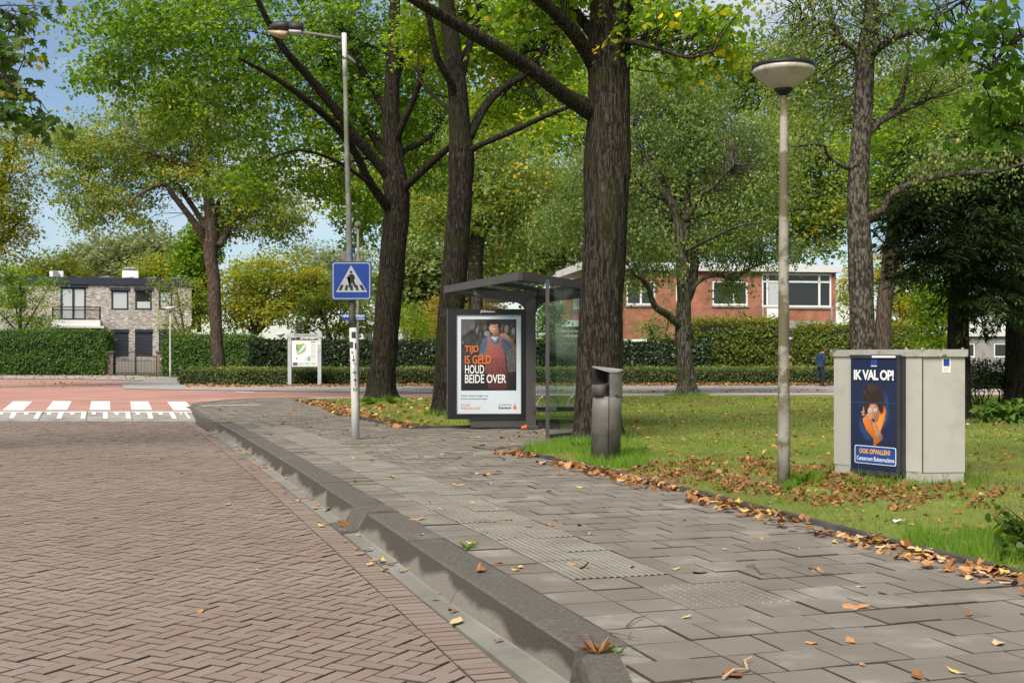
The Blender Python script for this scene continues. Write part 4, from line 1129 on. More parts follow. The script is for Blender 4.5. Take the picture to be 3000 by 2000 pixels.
btree('garden_tree', 'low spreading shrub tree with twisting dark branches behind the map board', 66, (985,1110), [(930,900,60,40,0,1.4),(1000,880,70,45,0,1.6),(1060,930,55,50,0,1.4),(890,950,40,35,0,1),(1000,960,70,30,-.5,1.2)], 300, 16, .42, .15, 'yellow', bark='dark', seed=69, w=.22, tint=(.30,.14), twigs=.5)
btree('garden_shrub', 'loose willowy green shrub between the two dark lime trunks', 68, (1230,1108), [(1225,960,60,80,0,1.6),(1180,940,40,60,0,1.2),(1260,1000,40,50,0,1)], 260, 22, .42, .12, 'lime', seed=71, w=.12, cat='shrub', tint=(.68,.14), aspect=.35)
btree('garden_tree', 'small golden leaved tree beside the poster panel', 72, (1305,1104), [(1300,920,45,70,0,1.6),(1280,980,35,50,0,1.2),(1340,930,35,60,0,1.2),(1420,900,60,40,1,1.4)], 260, 20, .45, .13, 'gold', seed=73, w=.18, tint=(.5,.2))
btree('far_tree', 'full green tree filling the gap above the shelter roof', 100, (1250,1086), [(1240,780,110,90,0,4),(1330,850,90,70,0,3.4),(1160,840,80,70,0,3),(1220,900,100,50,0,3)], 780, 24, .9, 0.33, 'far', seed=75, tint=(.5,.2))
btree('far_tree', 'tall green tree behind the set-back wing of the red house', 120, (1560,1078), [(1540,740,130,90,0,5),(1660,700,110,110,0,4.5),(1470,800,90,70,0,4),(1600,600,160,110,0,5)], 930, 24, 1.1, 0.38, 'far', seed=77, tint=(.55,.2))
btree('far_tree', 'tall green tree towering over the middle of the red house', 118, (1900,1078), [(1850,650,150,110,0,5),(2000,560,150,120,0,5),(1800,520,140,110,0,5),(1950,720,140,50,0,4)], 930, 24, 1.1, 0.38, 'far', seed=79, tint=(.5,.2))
btree('far_tree', 'pale yellow green tree towering over the balcony door of the red house', 115, (2300,1078), [(2250,560,150,130,0,5),(2380,660,130,110,0,4.5),(2150,640,120,100,0,4),(2300,420,160,110,0,5),(2450,540,110,120,0,4)], 1080, 24, 1.1, 0.35, 'limepale', seed=81, tint=(.55,.2))
btree('far_tree', 'very large green tree closing the sky above the gardens', 125, (1200,1076), [(1100,520,220,150,0,6),(1350,400,220,170,0,6),(1600,330,220,150,0,6),(1850,280,200,150,0,6),(1250,620,140,100,0,5)], 1350, 24, 1.35, 0.40, 'lime', seed=83, tint=(.62,.2))
btree('far_tree', 'large light green tree closing the sky behind the birch', 122, (2650,1077), [(2550,300,220,170,0,6),(2800,300,220,180,0,6),(2300,220,170,150,0,6),(2950,560,150,150,0,5),(2700,560,160,110,0,5),(2100,250,150,150,0,5)], 1350, 24, 1.35, 0.40, 'limepale', seed=85, tint=(.5,.2))
btree('garden_tree', 'golden yellow tree between the red house and the conifers', 92, (2640,1090), [(2640,880,60,110,0,2.5),(2590,800,50,80,0,2),(2690,920,50,90,0,2),(2500,850,40,110,0,2),(2650,1000,90,40,0,2.4)], 480, 22, .65, .19, 'yellow', seed=87, w=.3, tint=(.62,.2))
btree('garden_tree', 'fresh green small tree under the conifer branches', 60, (2750,1116), [(2740,910,60,60,0,1.8),(2790,860,60,70,0,1.8),(2740,990,70,40,0,1.6),(2700,830,50,60,0,1.6)], 300, 22, .5, .14, 'lime', seed=89, w=.22, tint=(.6,.16))
btree('blue_spruce', 'small pointed blue grey spruce peeping over the hedge behind the map board', 64, (872,1112), [(872,1000,16,40,0,.5),(872,960,9,26,0,.3),(872,1040,24,24,0,.6)], 90, 26, .2, .09, 'hazy', bark='dark', seed=91, w=.12, cat='spruce', aspect=.25)
btree('garden_shrub', 'lush wall shrub seen through the shelter glass', 62, (1600,1114), [(1600,900,45,60,0,1.2),(1620,960,45,50,0,1)], 120, 20, .4, .13, 'weed', seed=93, w=.1, cat='shrub', tint=(.6,.2))
btree('garden_shrub', 'thin branched grey green shrub against the red brick wall', 64, (1935,1110), [(1900,960,50,35,0,1),(1960,930,45,45,0,1),(1930,995,50,30,0,1)], 90, 12, .4, .13, 'alder', bark='dark', seed=95, w=.14, cat='shrub', twigs=.5)

# ================================================================ HEDGES
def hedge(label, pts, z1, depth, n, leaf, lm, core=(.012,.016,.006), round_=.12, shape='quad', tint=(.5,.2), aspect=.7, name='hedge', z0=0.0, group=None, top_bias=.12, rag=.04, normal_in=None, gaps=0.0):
    """clipped hedge: pts = front base line (world xy), thickness 'depth' away from the camera"""
    root = empty(name, (pts[0][0], pts[0][1], 0), label, 'hedge', group)
    b = MB()
    P = []; 
    seglen = [math.hypot(pts[i+1][0]-pts[i][0], pts[i+1][1]-pts[i][1]) for i in range(len(pts)-1)]
    tot = sum(seglen)
    for i in range(len(pts)-1):
        a = Vector((pts[i][0], pts[i][1], 0)); c = Vector((pts[i+1][0], pts[i+1][1], 0))
        d = (c - a).normalized(); nn = Vector((-d.y, d.x, 0))
        if nn.y < 0: nn = -nn
        ins = .06
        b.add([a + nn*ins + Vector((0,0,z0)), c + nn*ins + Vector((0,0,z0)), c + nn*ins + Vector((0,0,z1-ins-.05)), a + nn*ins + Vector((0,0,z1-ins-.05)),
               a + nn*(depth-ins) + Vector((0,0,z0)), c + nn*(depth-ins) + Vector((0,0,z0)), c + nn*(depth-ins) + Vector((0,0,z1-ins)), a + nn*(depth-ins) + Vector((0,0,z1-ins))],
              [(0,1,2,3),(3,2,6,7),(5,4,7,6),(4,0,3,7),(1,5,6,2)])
        m = int(n * seglen[i] / tot)
        hgt = z1 - z0
        # front, top and end faces
        wf, wt, we = seglen[i]*hgt, seglen[i]*depth, depth*hgt
        ends = (we if i == 0 else 0) + (we if i == len(pts)-2 else 0)
        tt = wf*1.25 + wt + ends
        for kind, frac in (('f', wf*1.25/tt), ('t', wt/tt), ('e', ends/tt)):
            k = int(m*frac)
            if k < 1: continue
            u = RNG.random(k) * seglen[i]; v = RNG.random(k)
            if kind == 'f':
                z = z0 + hgt * v; off = RNG.normal(0, rag, k) + np.maximum(0, (z - (z1 - round_)) / round_) * round_ * .6
                nrm = np.tile(np.array((-nn.x, -nn.y, .35)), (k, 1))
                q = np.array(a)[None] + np.outer(u, np.array(d)) + np.outer(off, np.array(nn)); q[:, 2] = z
            elif kind == 't':
                off = v * depth; z = np.full(k, z1) + RNG.normal(0, rag, k) + np.abs(RNG.normal(0, rag*.8, k))
                nrm = np.tile(np.array((0, 0, 1.0)), (k, 1))
                q = np.array(a)[None] + np.outer(u, np.array(d)) + np.outer(off, np.array(nn)); q[:, 2] = z
            else:
                sd = np.where(RNG.random(k) < .5, 0.0, 1.0) if (i == 0 and i == len(pts)-2) else np.full(k, 0.0 if i == 0 else 1.0)
                q = np.array(a)[None] + np.outer(sd*seglen[i], np.array(d)) + np.outer(v*depth, np.array(nn)); q[:, 2] = z0 + RNG.random(k)*hgt
                q += RNG.normal(0, rag, (k, 3))
                nrm = np.outer(np.where(sd < .5, -1, 1), np.array(d)) + np.array((0,0,.3))
            wav = np.array([mnoise.noise(Vector((qq[0]*.6, qq[1]*.6, qq[2]*.9))) for qq in q[::1]]) if k < 30000 else np.zeros(k)
            q = q - np.outer(wav * rag * 1.6, np.array(nn)); q[:, 2] += wav * rag * .8
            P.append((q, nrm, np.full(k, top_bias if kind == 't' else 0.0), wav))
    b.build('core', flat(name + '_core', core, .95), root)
    q = np.concatenate([e[0] for e in P]); nrm = np.concatenate([e[1] for e in P]); tb = np.concatenate([e[2] for e in P]); wv = np.concatenate([e[3] for e in P])
    m = len(q)
    nr = unit(nrm + RNG.normal(size=(m,3))*.5)
    ax = unit(np.cross(nr, RNG.normal(size=(m,3))) + nrm*.35 + np.array((0,0,.15)))
    ln = leaf * RNG.uniform(.65, 1.35, m)
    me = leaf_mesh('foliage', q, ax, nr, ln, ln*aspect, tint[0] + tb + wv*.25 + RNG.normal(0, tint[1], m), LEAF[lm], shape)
    link('foliage', me, root)
    return root
def xy(x, y, z=0): q = g(x, y, z); return (q.x, q.y)
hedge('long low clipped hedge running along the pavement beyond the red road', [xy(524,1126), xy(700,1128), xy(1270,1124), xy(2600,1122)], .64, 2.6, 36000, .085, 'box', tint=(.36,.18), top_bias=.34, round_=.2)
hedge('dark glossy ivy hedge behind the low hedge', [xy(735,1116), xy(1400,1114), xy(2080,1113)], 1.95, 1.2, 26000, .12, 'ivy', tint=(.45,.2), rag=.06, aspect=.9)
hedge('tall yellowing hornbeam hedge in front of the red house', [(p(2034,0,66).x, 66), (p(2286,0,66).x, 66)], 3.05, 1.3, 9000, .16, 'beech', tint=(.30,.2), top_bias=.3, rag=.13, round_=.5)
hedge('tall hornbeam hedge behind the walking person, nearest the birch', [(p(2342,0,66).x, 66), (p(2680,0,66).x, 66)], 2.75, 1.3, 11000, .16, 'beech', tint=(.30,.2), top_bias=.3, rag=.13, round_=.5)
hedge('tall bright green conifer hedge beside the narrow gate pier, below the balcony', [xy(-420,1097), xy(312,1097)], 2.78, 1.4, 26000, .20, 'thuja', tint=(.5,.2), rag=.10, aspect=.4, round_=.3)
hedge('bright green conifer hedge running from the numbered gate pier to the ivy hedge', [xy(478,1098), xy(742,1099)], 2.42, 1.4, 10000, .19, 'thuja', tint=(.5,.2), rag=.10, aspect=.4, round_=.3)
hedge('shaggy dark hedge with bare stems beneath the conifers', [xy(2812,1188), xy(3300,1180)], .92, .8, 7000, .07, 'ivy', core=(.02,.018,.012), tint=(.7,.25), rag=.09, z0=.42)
# ================================================================ BUILDINGS
M['bw_pale'] = brickmat('pale_brick_wall', (.42,.375,.335), (.255,.205,.180), (.30,.275,.25), bw=.30, bh=.075, third=(.56,.53,.50))
M['bw_red'] = brickmat('orange_brick_wall', (.385,.150,.080), (.290,.105,.058), (.24,.185,.15), bw=.22, bh=.065)
M['bw_pier'] = brickmat('brown_brick_pier', (.20,.12,.095), (.13,.08,.065), (.28,.26,.24), bw=.21, bh=.065)
M['navy'] = mat('navy_paint', (.022,.027,.042), (.032,.038,.055), rough=.5, scale=.5)
M['wframe'] = mat('white_paint', (.66,.66,.65), (.74,.74,.73), rough=.55, scale=.8)
M['offwhite'] = mat('offwhite_board', (.56,.55,.53), (.66,.65,.63), rough=.7, scale=.5, stain=(.42,.41,.38), stain_scale=.5)
M['concrete'] = mat('grey_concrete', (.24,.23,.21), (.32,.305,.28), rough=.9, scale=1.2, stain=(.17,.16,.145))
M['pane'] = flat('window_glass_dark', (.018,.022,.022), .06, .6)
M['blind'] = mat('pale_blind', (.42,.45,.45), (.50,.53,.53), rough=.5, scale=.3)
M['shutter'] = mat('roller_shutter', (.040,.045,.060), (.055,.06,.078), rough=.55, scale=.6)
M['solar'] = mat('roof_panel', (.20,.22,.25), (.28,.30,.33), rough=.35, scale=.4)
M['blackmetal'] = flat('black_iron', (.012,.012,.013), .5)
class Wall:
    """vertical wall from base point A along direction to B; px() gives wall coordinates of a photo pixel"""
    def __init__(self, A, B):
        self.A = Vector((A[0], A[1], 0)); self.B = Vector((B[0], B[1], 0))
        self.U = (self.B - self.A).normalized(); self.N = Vector((self.U.y, -self.U.x, 0))     # towards the camera
        self.L = (self.B - self.A).length
    def px(self, x, y):
        q = on_plane(x, y, self.A, self.N)
        return (q - self.A).dot(self.U), q.z
    def rect(self, x0, x1, y0, y1):
        u0, v1 = self.px(x0, y0); u1, v0 = self.px(x1, y1)
        return (u0, u1, v0, v1)
    def P(self, u, v, o=0.0):
        return self.A + self.U*u + Vector((0, 0, v)) + self.N*o
    def face(self, z1, holes, m_, parent, name='wall', depth=.12, z0=-.05, u0=0.0, u1=None, o=0.0):
        u1 = self.L if u1 is None else u1
        us = sorted(set([u0, u1] + [h[0] for h in holes] + [h[1] for h in holes])); us = [u for u in us if u0 <= u <= u1]
        vs = sorted(set([z0, z1] + [h[2] for h in holes] + [h[3] for h in holes])); vs = [v for v in vs if z0 <= v <= z1]
        b = MB(); uv = []
        for i in range(len(us)-1):
            for j in range(len(vs)-1):
                cu, cv = (us[i]+us[i+1])/2, (vs[j]+vs[j+1])/2
                if any(h[0] < cu < h[1] and h[2] < cv < h[3] for h in holes): continue
                q = [(us[i],vs[j]),(us[i+1],vs[j]),(us[i+1],vs[j+1]),(us[i],vs[j+1])]
                b.add([self.P(*e, o) for e in q], [(0,1,2,3)]); uv += q
        for h in holes:
            c = [(h[0],h[2]),(h[1],h[2]),(h[1],h[3]),(h[0],h[3])]
            for k in range(4):
                a, e = c[k], c[(k+1)%4]
                b.add([self.P(*a, o), self.P(*e, o), self.P(*e, o-depth), self.P(*a, o-depth)], [(0,1,2,3)]); uv += [a, e, (e[0], e[1]+.12), (a[0], a[1]+.12)]
        b.uv = uv
        return b.build(name, m_, parent)
    def slab(self, u0, u1, v0, v1, o0, o1, m_, parent, name):
        b = MB()
        P_ = [self.P(u0,v0,o0),self.P(u1,v0,o0),self.P(u1,v1,o0),self.P(u0,v1,o0),self.P(u0,v0,o1),self.P(u1,v0,o1),self.P(u1,v1,o1),self.P(u0,v1,o1)]
        b.add(P_, [(3,2,1,0),(4,5,6,7),(0,1,5,4),(1,2,6,5),(2,3,7,6),(3,0,4,7)])
        return b.build(name, m_, parent)
    def window(self, r, fm, pm, parent, mull=(), trans=(), fw=.07, o=-.09, name='window', sill=None):
        u0, u1, v0, v1 = r
        b = MB(); d = .06
        def bx(a0, a1, c0, c1):
            P_ = [self.P(a0,c0,o),self.P(a1,c0,o),self.P(a1,c1,o),self.P(a0,c1,o),self.P(a0,c0,o+d),self.P(a1,c0,o+d),self.P(a1,c1,o+d),self.P(a0,c1,o+d)]
            b.add(P_, [(3,2,1,0),(4,5,6,7),(0,1,5,4),(1,2,6,5),(2,3,7,6),(3,0,4,7)])
        bx(u0,u1,v0,v0+fw); bx(u0,u1,v1-fw,v1); bx(u0,u0+fw,v0+fw,v1-fw); bx(u1-fw,u1,v0+fw,v1-fw)
        for mu in mull: bx(mu-fw*.6, mu+fw*.6, v0+fw, v1-fw)
        for tv in trans: bx(u0+fw, u1-fw, tv-fw*.5, tv+fw*.5)
        w = b.build(name, fm, parent)
        g_ = MB(); g_.add([self.P(u0+.01,v0+.01,o+.02),self.P(u1-.01,v0+.01,o+.02),self.P(u1-.01,v1-.01,o+.02),self.P(u0+.01,v1-.01,o+.02)], [(0,1,2,3)])
        subpart(g_.build('pane', pm, None), w)
        return w
# ---- pale brick house on the left
YA = 92.0
WA = Wall((p(-60,0,YA-.7).x, YA-.7), (p(561,0,YA+3.4).x, YA+3.4))
hs = empty('brick_house', (WA.P(WA.L/2, 0).x, WA.P(WA.L/2,0).y, 0), 'flat roofed two storey house of pale mottled brick with navy window frames', 'house')
w_up = [(WA.rect(177,252,840,938), 'door'), (WA.rect(326,376.5,850,908), 'win'), (WA.rect(396,445,850,908), 'win2'), (WA.rect(465,505,850,908), 'win')]
w_dn = [(WA.rect(326,377,965,1044), 's'), (WA.rect(395.5,447,965,1044), 's'), (WA.rect(465,516,965,1044), 's')]
w_lf = [(WA.rect(22,78,850,905), 'dark')]
zt = WA.px(60, 830)[1]; zr_ = WA.px(60, 809)[1]
WA.face(zt, [e[0] for e in w_up + w_dn + w_lf], M['bw_pale'], hs)
for r, kd in w_up + w_lf:
    u0, u1, v0, v1 = r
    if kd == 'door':
        WA.window(r, M['navy'], M['blind'], hs, mull=((u0+u1)/2,), name='balcony_door', fw=.14)
    else:
        WA.window(r, M['navy'], M['blind'] if kd == 'win' else M['pane'], hs, fw=.13)
        if kd == 'win2':
            WA.slab(u0+.14, u1-.14, v0+.14, v0+(v1-v0)*.42, -.06, -.05, M['blind'], hs, 'frosted_pane')
    WA.slab(u0-.1, u1+.1, v1-.02, v1+.22, -.02, .10, M['navy'], hs, 'lintel')
for r, kd in w_dn:
    u0, u1, v0, v1 = r
    sh = empty_part = MB()
    nsl = 18
    for i in range(nsl):
        c0 = v0 + (v1-v0)*i/nsl; c1 = v0 + (v1-v0)*(i+1)/nsl
        sh.add([WA.P(u0,c0,-.06), WA.P(u1,c0,-.06), WA.P(u1,c1-.03,-.02), WA.P(u0,c1-.03,-.02), WA.P(u1,c1,-.06), WA.P(u0,c1,-.06)], [(0,1,2,3),(3,2,4,5)])
    sh.build('roller_shutter', M['shutter'], hs)
    WA.slab(u0-.02, u1+.02, v1-.22, v1+.02, -.02, .05, M['navy'], hs, 'shutter_box')
# returning side wall and roof
back = WA.B - WA.N*9
b = MB(); b.add([WA.B, back, back + Vector((0,0,zt)), WA.B + Vector((0,0,zt))], [(0,1,2,3)]); b.uv = [(0,0),(9,0),(9,zt),(0,zt)]; b.build('side_wall', M['bw_pale'], hs)
WA.slab(-.2, WA.L+.15, zt, zr_, -9.1, .18, M['navy'], hs, 'roof')
# roof-top pieces
def on_roof(x0, x1, y0, y1, m_, name, o=-3.0, d=1.0):
    u0, v1 = WA.px(x0, y0); u1, v0 = WA.px(x1, y1)
    return WA.slab(u0, u1, zr_ - .02, v1, o, o + d, m_, hs, name)
on_roof(353,402,786,815, M['wframe'], 'chimney', -3.5, 1.2)
for cx in (369, 384):
    u, v = WA.px(cx, 786); q = WA.P(u, v, -3)
    MB().lathe([(.16, 0), (.16, .12), (.42, .16), (.05, .32)], q, 12).build('chimney_cowl', M['solar'], hs)
ac = on_roof(137,178,788,810, M['wframe'], 'air_conditioner', -2.5, .6)
u, v = WA.px(153, 800); q = WA.P(u, v, -1.88)
fb = MB(); fb.lathe([(.0, 0), (.36, 0), (.36, .02)], (0,0,0), 20)
fb.v = [tuple(q + Vector((a[0], -a[2]*1.0, a[1]))) for a in fb.v]
fb.build('fan_grille', flat('fan_grey', (.18,.18,.18), .5), hs)
for x0, x1, y0 in ((272,317,803),(345,388,807),(410,456,807),(477,528,808)):
    u0, _ = WA.px(x0, 815); u1, v1 = WA.px(x1, y0)
    b = MB(); b.add([WA.P(u0, zr_+.05, -1.2), WA.P(u1, v1, -1.4), WA.P(u1, v1, -3.2), WA.P(u0, zr_+.05, -3.0), WA.P(u1, zr_-.02, -1.4), WA.P(u1, zr_-.02, -3.2)], [(0,1,2,3),(1,4,5,2),(0,4,1),(0,3,5,4)])
    b.build('roof_panel', M['solar'], hs)
u, v = WA.px(278, 797); MB().lathe([(.12, 0), (.12, .3), (.2, .35), (.05, .5)], WA.P(u, zr_, -2), 10).build('vent_pipe', M['navy'], hs)
# balcony over the porch
u0, v0 = WA.px(160, 938); u1, _ = WA.px(297, 938); _, vr = WA.px(160, 900)
WA.slab(u0, u1, v0-.5, v0, 0.01, 1.5, M['wframe'], hs, 'balcony_slab')
WA.slab(u0-.3, u1+.3, v0-.62, v0-.45, 0.012, 1.75, M['offwhite'], hs, 'porch_roof')
b = MB()
for vv in (v0+.06, vr - .25, vr): b.bar(WA.P(u0, vv, 1.45), WA.P(u1, vv, 1.45), .05, .06)
n = 46
for i in range(n+1):
    u = u0 + (u1-u0)*i/n; w = .09 if i in (0, n) else .022
    b.bar(WA.P(u, v0, 1.45), WA.P(u, vr, 1.45), w, w)
b.build('balcony_railing', M['blackmetal'], hs, kind='stuff')
WA.slab(u1+.1, u1+.28, 0, v0-.6, 1.3, 1.48, M['wframe'], hs, 'porch_post')
WA.slab(u0, u0+.18, 0, v0-.6, 1.3, 1.48, M['wframe'], hs, 'porch_post')

# ---- garden gate with brick piers
M['cap'] = mat('pier_cap', (.07,.075,.065), (.11,.115,.10), rough=.8, scale=2)
YG = g(330, 1097).y
def pier(x0, x1, ytop, label):
    a, c = p(x0, 0, YG).x, p(x1, 0, YG).x; zt_ = p(0, ytop, YG).z
    root = empty('gate_pier', ((a+c)/2, YG, 0), label, 'pier')
    b = MB(); uv = []
    for (q0, q1) in (((a,YG),(c,YG)), ((c,YG),(c,YG+.6)), ((a,YG+.6),(a,YG))):
        l = math.hypot(q1[0]-q0[0], q1[1]-q0[1])
        b.add([(q0[0],q0[1],0),(q1[0],q1[1],0),(q1[0],q1[1],zt_),(q0[0],q0[1],zt_)], [(0,1,2,3)]); uv += [(0,0),(l,0),(l,zt_),(0,zt_)]
    b.uv = uv; b.build('pier_body', M['bw_pier'], root)
    MB().box(((a+c)/2, YG+.3, zt_+.06), (c-a+.14, .76, .14), bev=.03).build('cap', M['cap'], root)
    return root, (a, c, zt_)
pier(310, 331, 1034, 'narrow brown brick gate pier beside the conifer hedge')
pr, (a_, c_, zt_) = pier(459, 489, 1034, 'brown brick gate pier with house number and letter plate')
MB().box(((a_+c_)/2+.12, YG-.015, zt_-.42), (.42, .03, .12)).build('letter_plate', M['wframe'], pr)
b = MB(); b.bar(((a_+c_)/2+.2, YG-.012, zt_-.24), ((a_+c_)/2+.2, YG-.012, zt_-.06), .04, .02).bar(((a_+c_)/2+.2, YG-.012, zt_-.06), ((a_+c_)/2+.12, YG-.012, zt_-.12), .04, .02, up=(0,-1,0))
b.build('house_number', M['blackmetal'], pr)
gx0, gx1 = p(331.5,0,YG).x, p(459,0,YG).x; gm = p(395,0,YG).x
gate = empty('garden_gate', (gm, YG, 0), 'double wrought iron garden gate with swooping top between brick piers', 'gate')
for (x0, x1, rise) in ((gx0, gm, 1), (gm, gx1, -1)):
    b = MB(); pts = []
    for i in range(13):
        t = i/12; hh = (1.15 + .42*math.sin((t if rise > 0 else 1-t)*math.pi/2)**1.6)
        pts.append(Vector((x0 + (x1-x0)*t, YG+.2, hh)))
    b.tube(pts, .022, 5); b.bar((x0, YG+.2, .12), (x1, YG+.2, .12), .04, .05); b.bar((x0, YG+.2, .95), (x1, YG+.2, .95), .03, .03)
    b.build('gate_frame', M['blackmetal'], gate)
    b = MB()
    for i in range(1, 15):
        t = i/15; hh = (1.15 + .42*math.sin((t if rise > 0 else 1-t)*math.pi/2)**1.6)
        x = x0 + (x1-x0)*t
        b.bar((x, YG+.2, .1), (x, YG+.2, hh+.16), .022, .022)
    b.build('gate_bars', M['blackmetal'], gate, kind='stuff')
for x in (gx0+.06, gm, gx1-.06):
    MB().bar((x, YG+.2, 0), (x, YG+.2, 1.3 if x != gm else 1.75), .09, .09).build('gate_post', M['blackmetal'], gate)
# low wall and plants behind the gate
YW = YG + 5
MB().box(((gx0+gx1)/2, YW, .45), (gx1-gx0+3, .2, .9)).build('front_garden_wall', M['bw_pale'], None)
o = bpy.data.objects['front_garden_wall']; tag(o, 'low pale wall across the front garden behind the iron gate', 'wall')
# white garage right of the house
YS = 96
q0, q1 = p(560, 978, YS), p(620, 1010, YS)
gar = empty('garage', ((q0.x+q1.x)/2, YS, 0), 'small white garage behind the conifer hedge beside the pale house', 'garage')
MB().box(((q0.x+q1.x)/2, YS+2, q0.z/2), (q1.x-q0.x, 4, q0.z)).build('wall', M['wframe'], gar)
MB().box(((q0.x+q1.x)/2, YS+2, q0.z+.06), (q1.x-q0.x+.3, 4.3, .14)).build('roof', M['offwhite'], gar)

# ---- red brick house
YB = 80.0
WB = Wall((p(1830,0,YB).x, YB), (p(2449,0,YB+2.2).x, YB+2.2))
h2 = empty('brick_house', (WB.P(WB.L/2,0).x, WB.P(WB.L/2,0).y, 0), 'flat roofed orange brick house with wide white framed windows', 'house')
R1, R2, R3 = WB.rect(1835,1919.6,822,893.5), WB.rect(1980,2012,834,882), WB.rect(2087,2190.6,822,895)
R4 = WB.rect(2232,2436,798,900); R4 = (R4[0], R4[1], R4[2], R4[3]-.05)
R5 = WB.rect(2246,2290,900.5,934); R6 = WB.rect(2300,2428,963,1046); R7 = WB.rect(2258,2292,963,1060)
ztb = WB.px(2300, 797)[1]; zrb = WB.px(2300, 776)[1]
R4 = (R4[0], R4[1], R4[2], min(R4[3], ztb-.06))
WB.face(ztb, [R1, R2, R3, R4, R5, R6], M['bw_red'], h2)
def mu(x): return WB.px(x, 850)[0]
def tv(y, x=2300): return WB.px(x, y)[1]
WB.window(R1, M['wframe'], M['pane'], h2, mull=(mu(1878),), fw=.11)
WB.window(R2, M['wframe'], M['blind'], h2, fw=.10)
WB.window(R3, M['wframe'], M['pane'], h2, mull=(mu(2151),), fw=.12)
WB.window(R4, M['wframe'], M['pane'], h2, mull=(mu(2249), mu(2288), mu(2401)), trans=(tv(825),), fw=.12)
WB.slab(mu(2254), mu(2286), R4[2]-.02, tv(828), -.08, -.055, M['blind'], h2, 'net_curtain')
WB.slab(R5[0], R5[1], R5[2], R5[3]+.04, -.08, -.03, M['wframe'], h2, 'balcony_door')
WB.window(R6, M['wframe'], M['pane'], h2, mull=(mu(2345),), trans=(tv(990),), fw=.12)
for r in (R1, R3, (mu(2290), R4[1], R4[2], 0)):
    WB.slab(r[0]-.08, r[1]+.08, r[2]-.12, r[2], -.02, .10, M['concrete'], h2, 'window_sill')
WB.slab(mu(2235), WB.L-.05, tv(962), tv(940), .01, .08, M['concrete'], h2, 'concrete_band')
WB.slab(mu(2232), mu(2237), 0, tv(900), .012, .09, M['concrete'], h2, 'concrete_column')
WB.slab(mu(2433), mu(2438), 0, tv(903), .012, .09, M['concrete'], h2, 'concrete_column')
WB.slab(mu(1700), WB.L+.25, ztb, zrb, -9, .35, M['offwhite'], h2, 'roof')
# left wing, stepping back
WC = Wall((p(1612,0,YB+14).x, YB+14), (p(1832,0,YB+1.5).x, YB+1.5))
ztc = WC.px(1650, 812)[1]; zrc = WC.px(1650, 795)[1]
C1 = WC.rect(1678,1697,873,905); C2 = WC.rect(1640,1648,880,918); C3 = WC.rect(1650,1660,940,975); C4 = WC.rect(1714,1755,860,900)
WC.face(ztb, [C1, C2, C3, C4], M['bw_red'], h2, 'wing_wall')
WC.window(C1, M['wframe'], M['blind'], h2, mull=(WC.px(1686,880)[0],), fw=.16)
WC.window(C2, M['wframe'], M['pane'], h2, fw=.08); WC.window(C3, M['wframe'], M['pane'], h2, fw=.08); WC.window(C4, M['wframe'], M['pane'], h2, fw=.12)
WC.slab(-.3, WC.L, ztb, zrb, -8, .3, M['offwhite'], h2, 'wing_roof')
u0, v0 = WC.px(1655, 960); u1, v1 = WC.px(1725, 950)
WC.slab(u0, u1, v0, v0+.45, 0, 1.4, M['wframe'], h2, 'porch_canopy')
b = MB(); back = WB.B - WB.N*9
b.add([WB.B, back, back + Vector((0,0,ztb)), WB.B + Vector((0,0,ztb))], [(0,1,2,3)]); b.uv = [(0,0),(9,0),(9,ztb),(0,ztb)]; b.build('side_wall', M['bw_red'], h2)
# white bungalow glimpses and the shed roof by the ivy hedge
def simple_house(label, x0, x1, yt, Y, wallm, roofm, name='bungalow'):
    a, c, z = p(x0,0,Y).x, p(x1,0,Y).x, p(0,yt,Y).z
    root = empty(name, ((a+c)/2, Y, 0), label, 'house')
    W_ = Wall((a, Y), (c, Y)); 
    hl = [(W_.L*.2, W_.L*.45, z*.4, z*.8), (W_.L*.6, W_.L*.85, z*.4, z*.8)]
    W_.face(z, hl, wallm, root)
    for h_ in hl: W_.window(h_, M['wframe'], M['pane'], root, fw=.1)
    for q in (0, W_.L): 
        MB().add([W_.P(q,0,0), W_.P(q,0,-6), W_.P(q,z,-6), W_.P(q,z,0)], [(0,1,2,3)]).build('side_wall', wallm, root)
    W_.slab(-.3, W_.L+.3, z, z+.3, -6.3, .3, roofm, root, 'roof')
simple_house('white bungalow half hidden behind the spreading shrub tree', 985, 1065, 960, 95, M['wframe'], M['offwhite'])
simple_house('white flat roofed bungalow glimpsed between the dark lime trunks', 1180, 1275, 912, 105, M['wframe'], M['offwhite'])
simple_house('grey low building glimpsed beneath the conifer branches', 2690, 3060, 985, 100, M['concrete'], M['offwhite'])
sh_ = MB(); q0 = p(1822, 1000, 63); q1 = p(1890, 1008, 63)
sh_.box(((q0.x+q1.x)/2, 64.5, q0.z/2), (q1.x-q0.x, 2.6, q0.z-.04))
shed = empty('garden_shed', ((q0.x+q1.x)/2, 64.5, 0), 'white roofed shed just above the ivy hedge by the red house', 'shed')
sh_.build('wall', M['concrete'], shed)
MB().box(((q0.x+q1.x)/2, 64.5, q0.z+.05), (q1.x-q0.x+.2, 2.9, .14)).build('roof', M['wframe'], shed)
# slatted fence seen through the shelter glass
fx0, fx1, FYY = p(1545,0,67).x, p(1725,0,67).x, 67.0
M['fence'] = mat('weathered_wood', (.20,.19,.165), (.28,.265,.23), rough=.9, scale=2)
fen = empty('slat_fence', (fx0, FYY, 0), 'weathered grey slat fence above the ivy hedge behind the shelter', 'fence')
for i in range(9):
    z = .5 + i*.27
    MB().box(((fx0+fx1)/2, FYY, z), (fx1-fx0, .03, .13)).build('slat', M['fence'], fen)
for i in range(4):
    MB().box((fx0 + (fx1-fx0)*i/3, FYY+.06, 1.4), (.09, .09, 2.8)).build('post', M['fence'], fen)
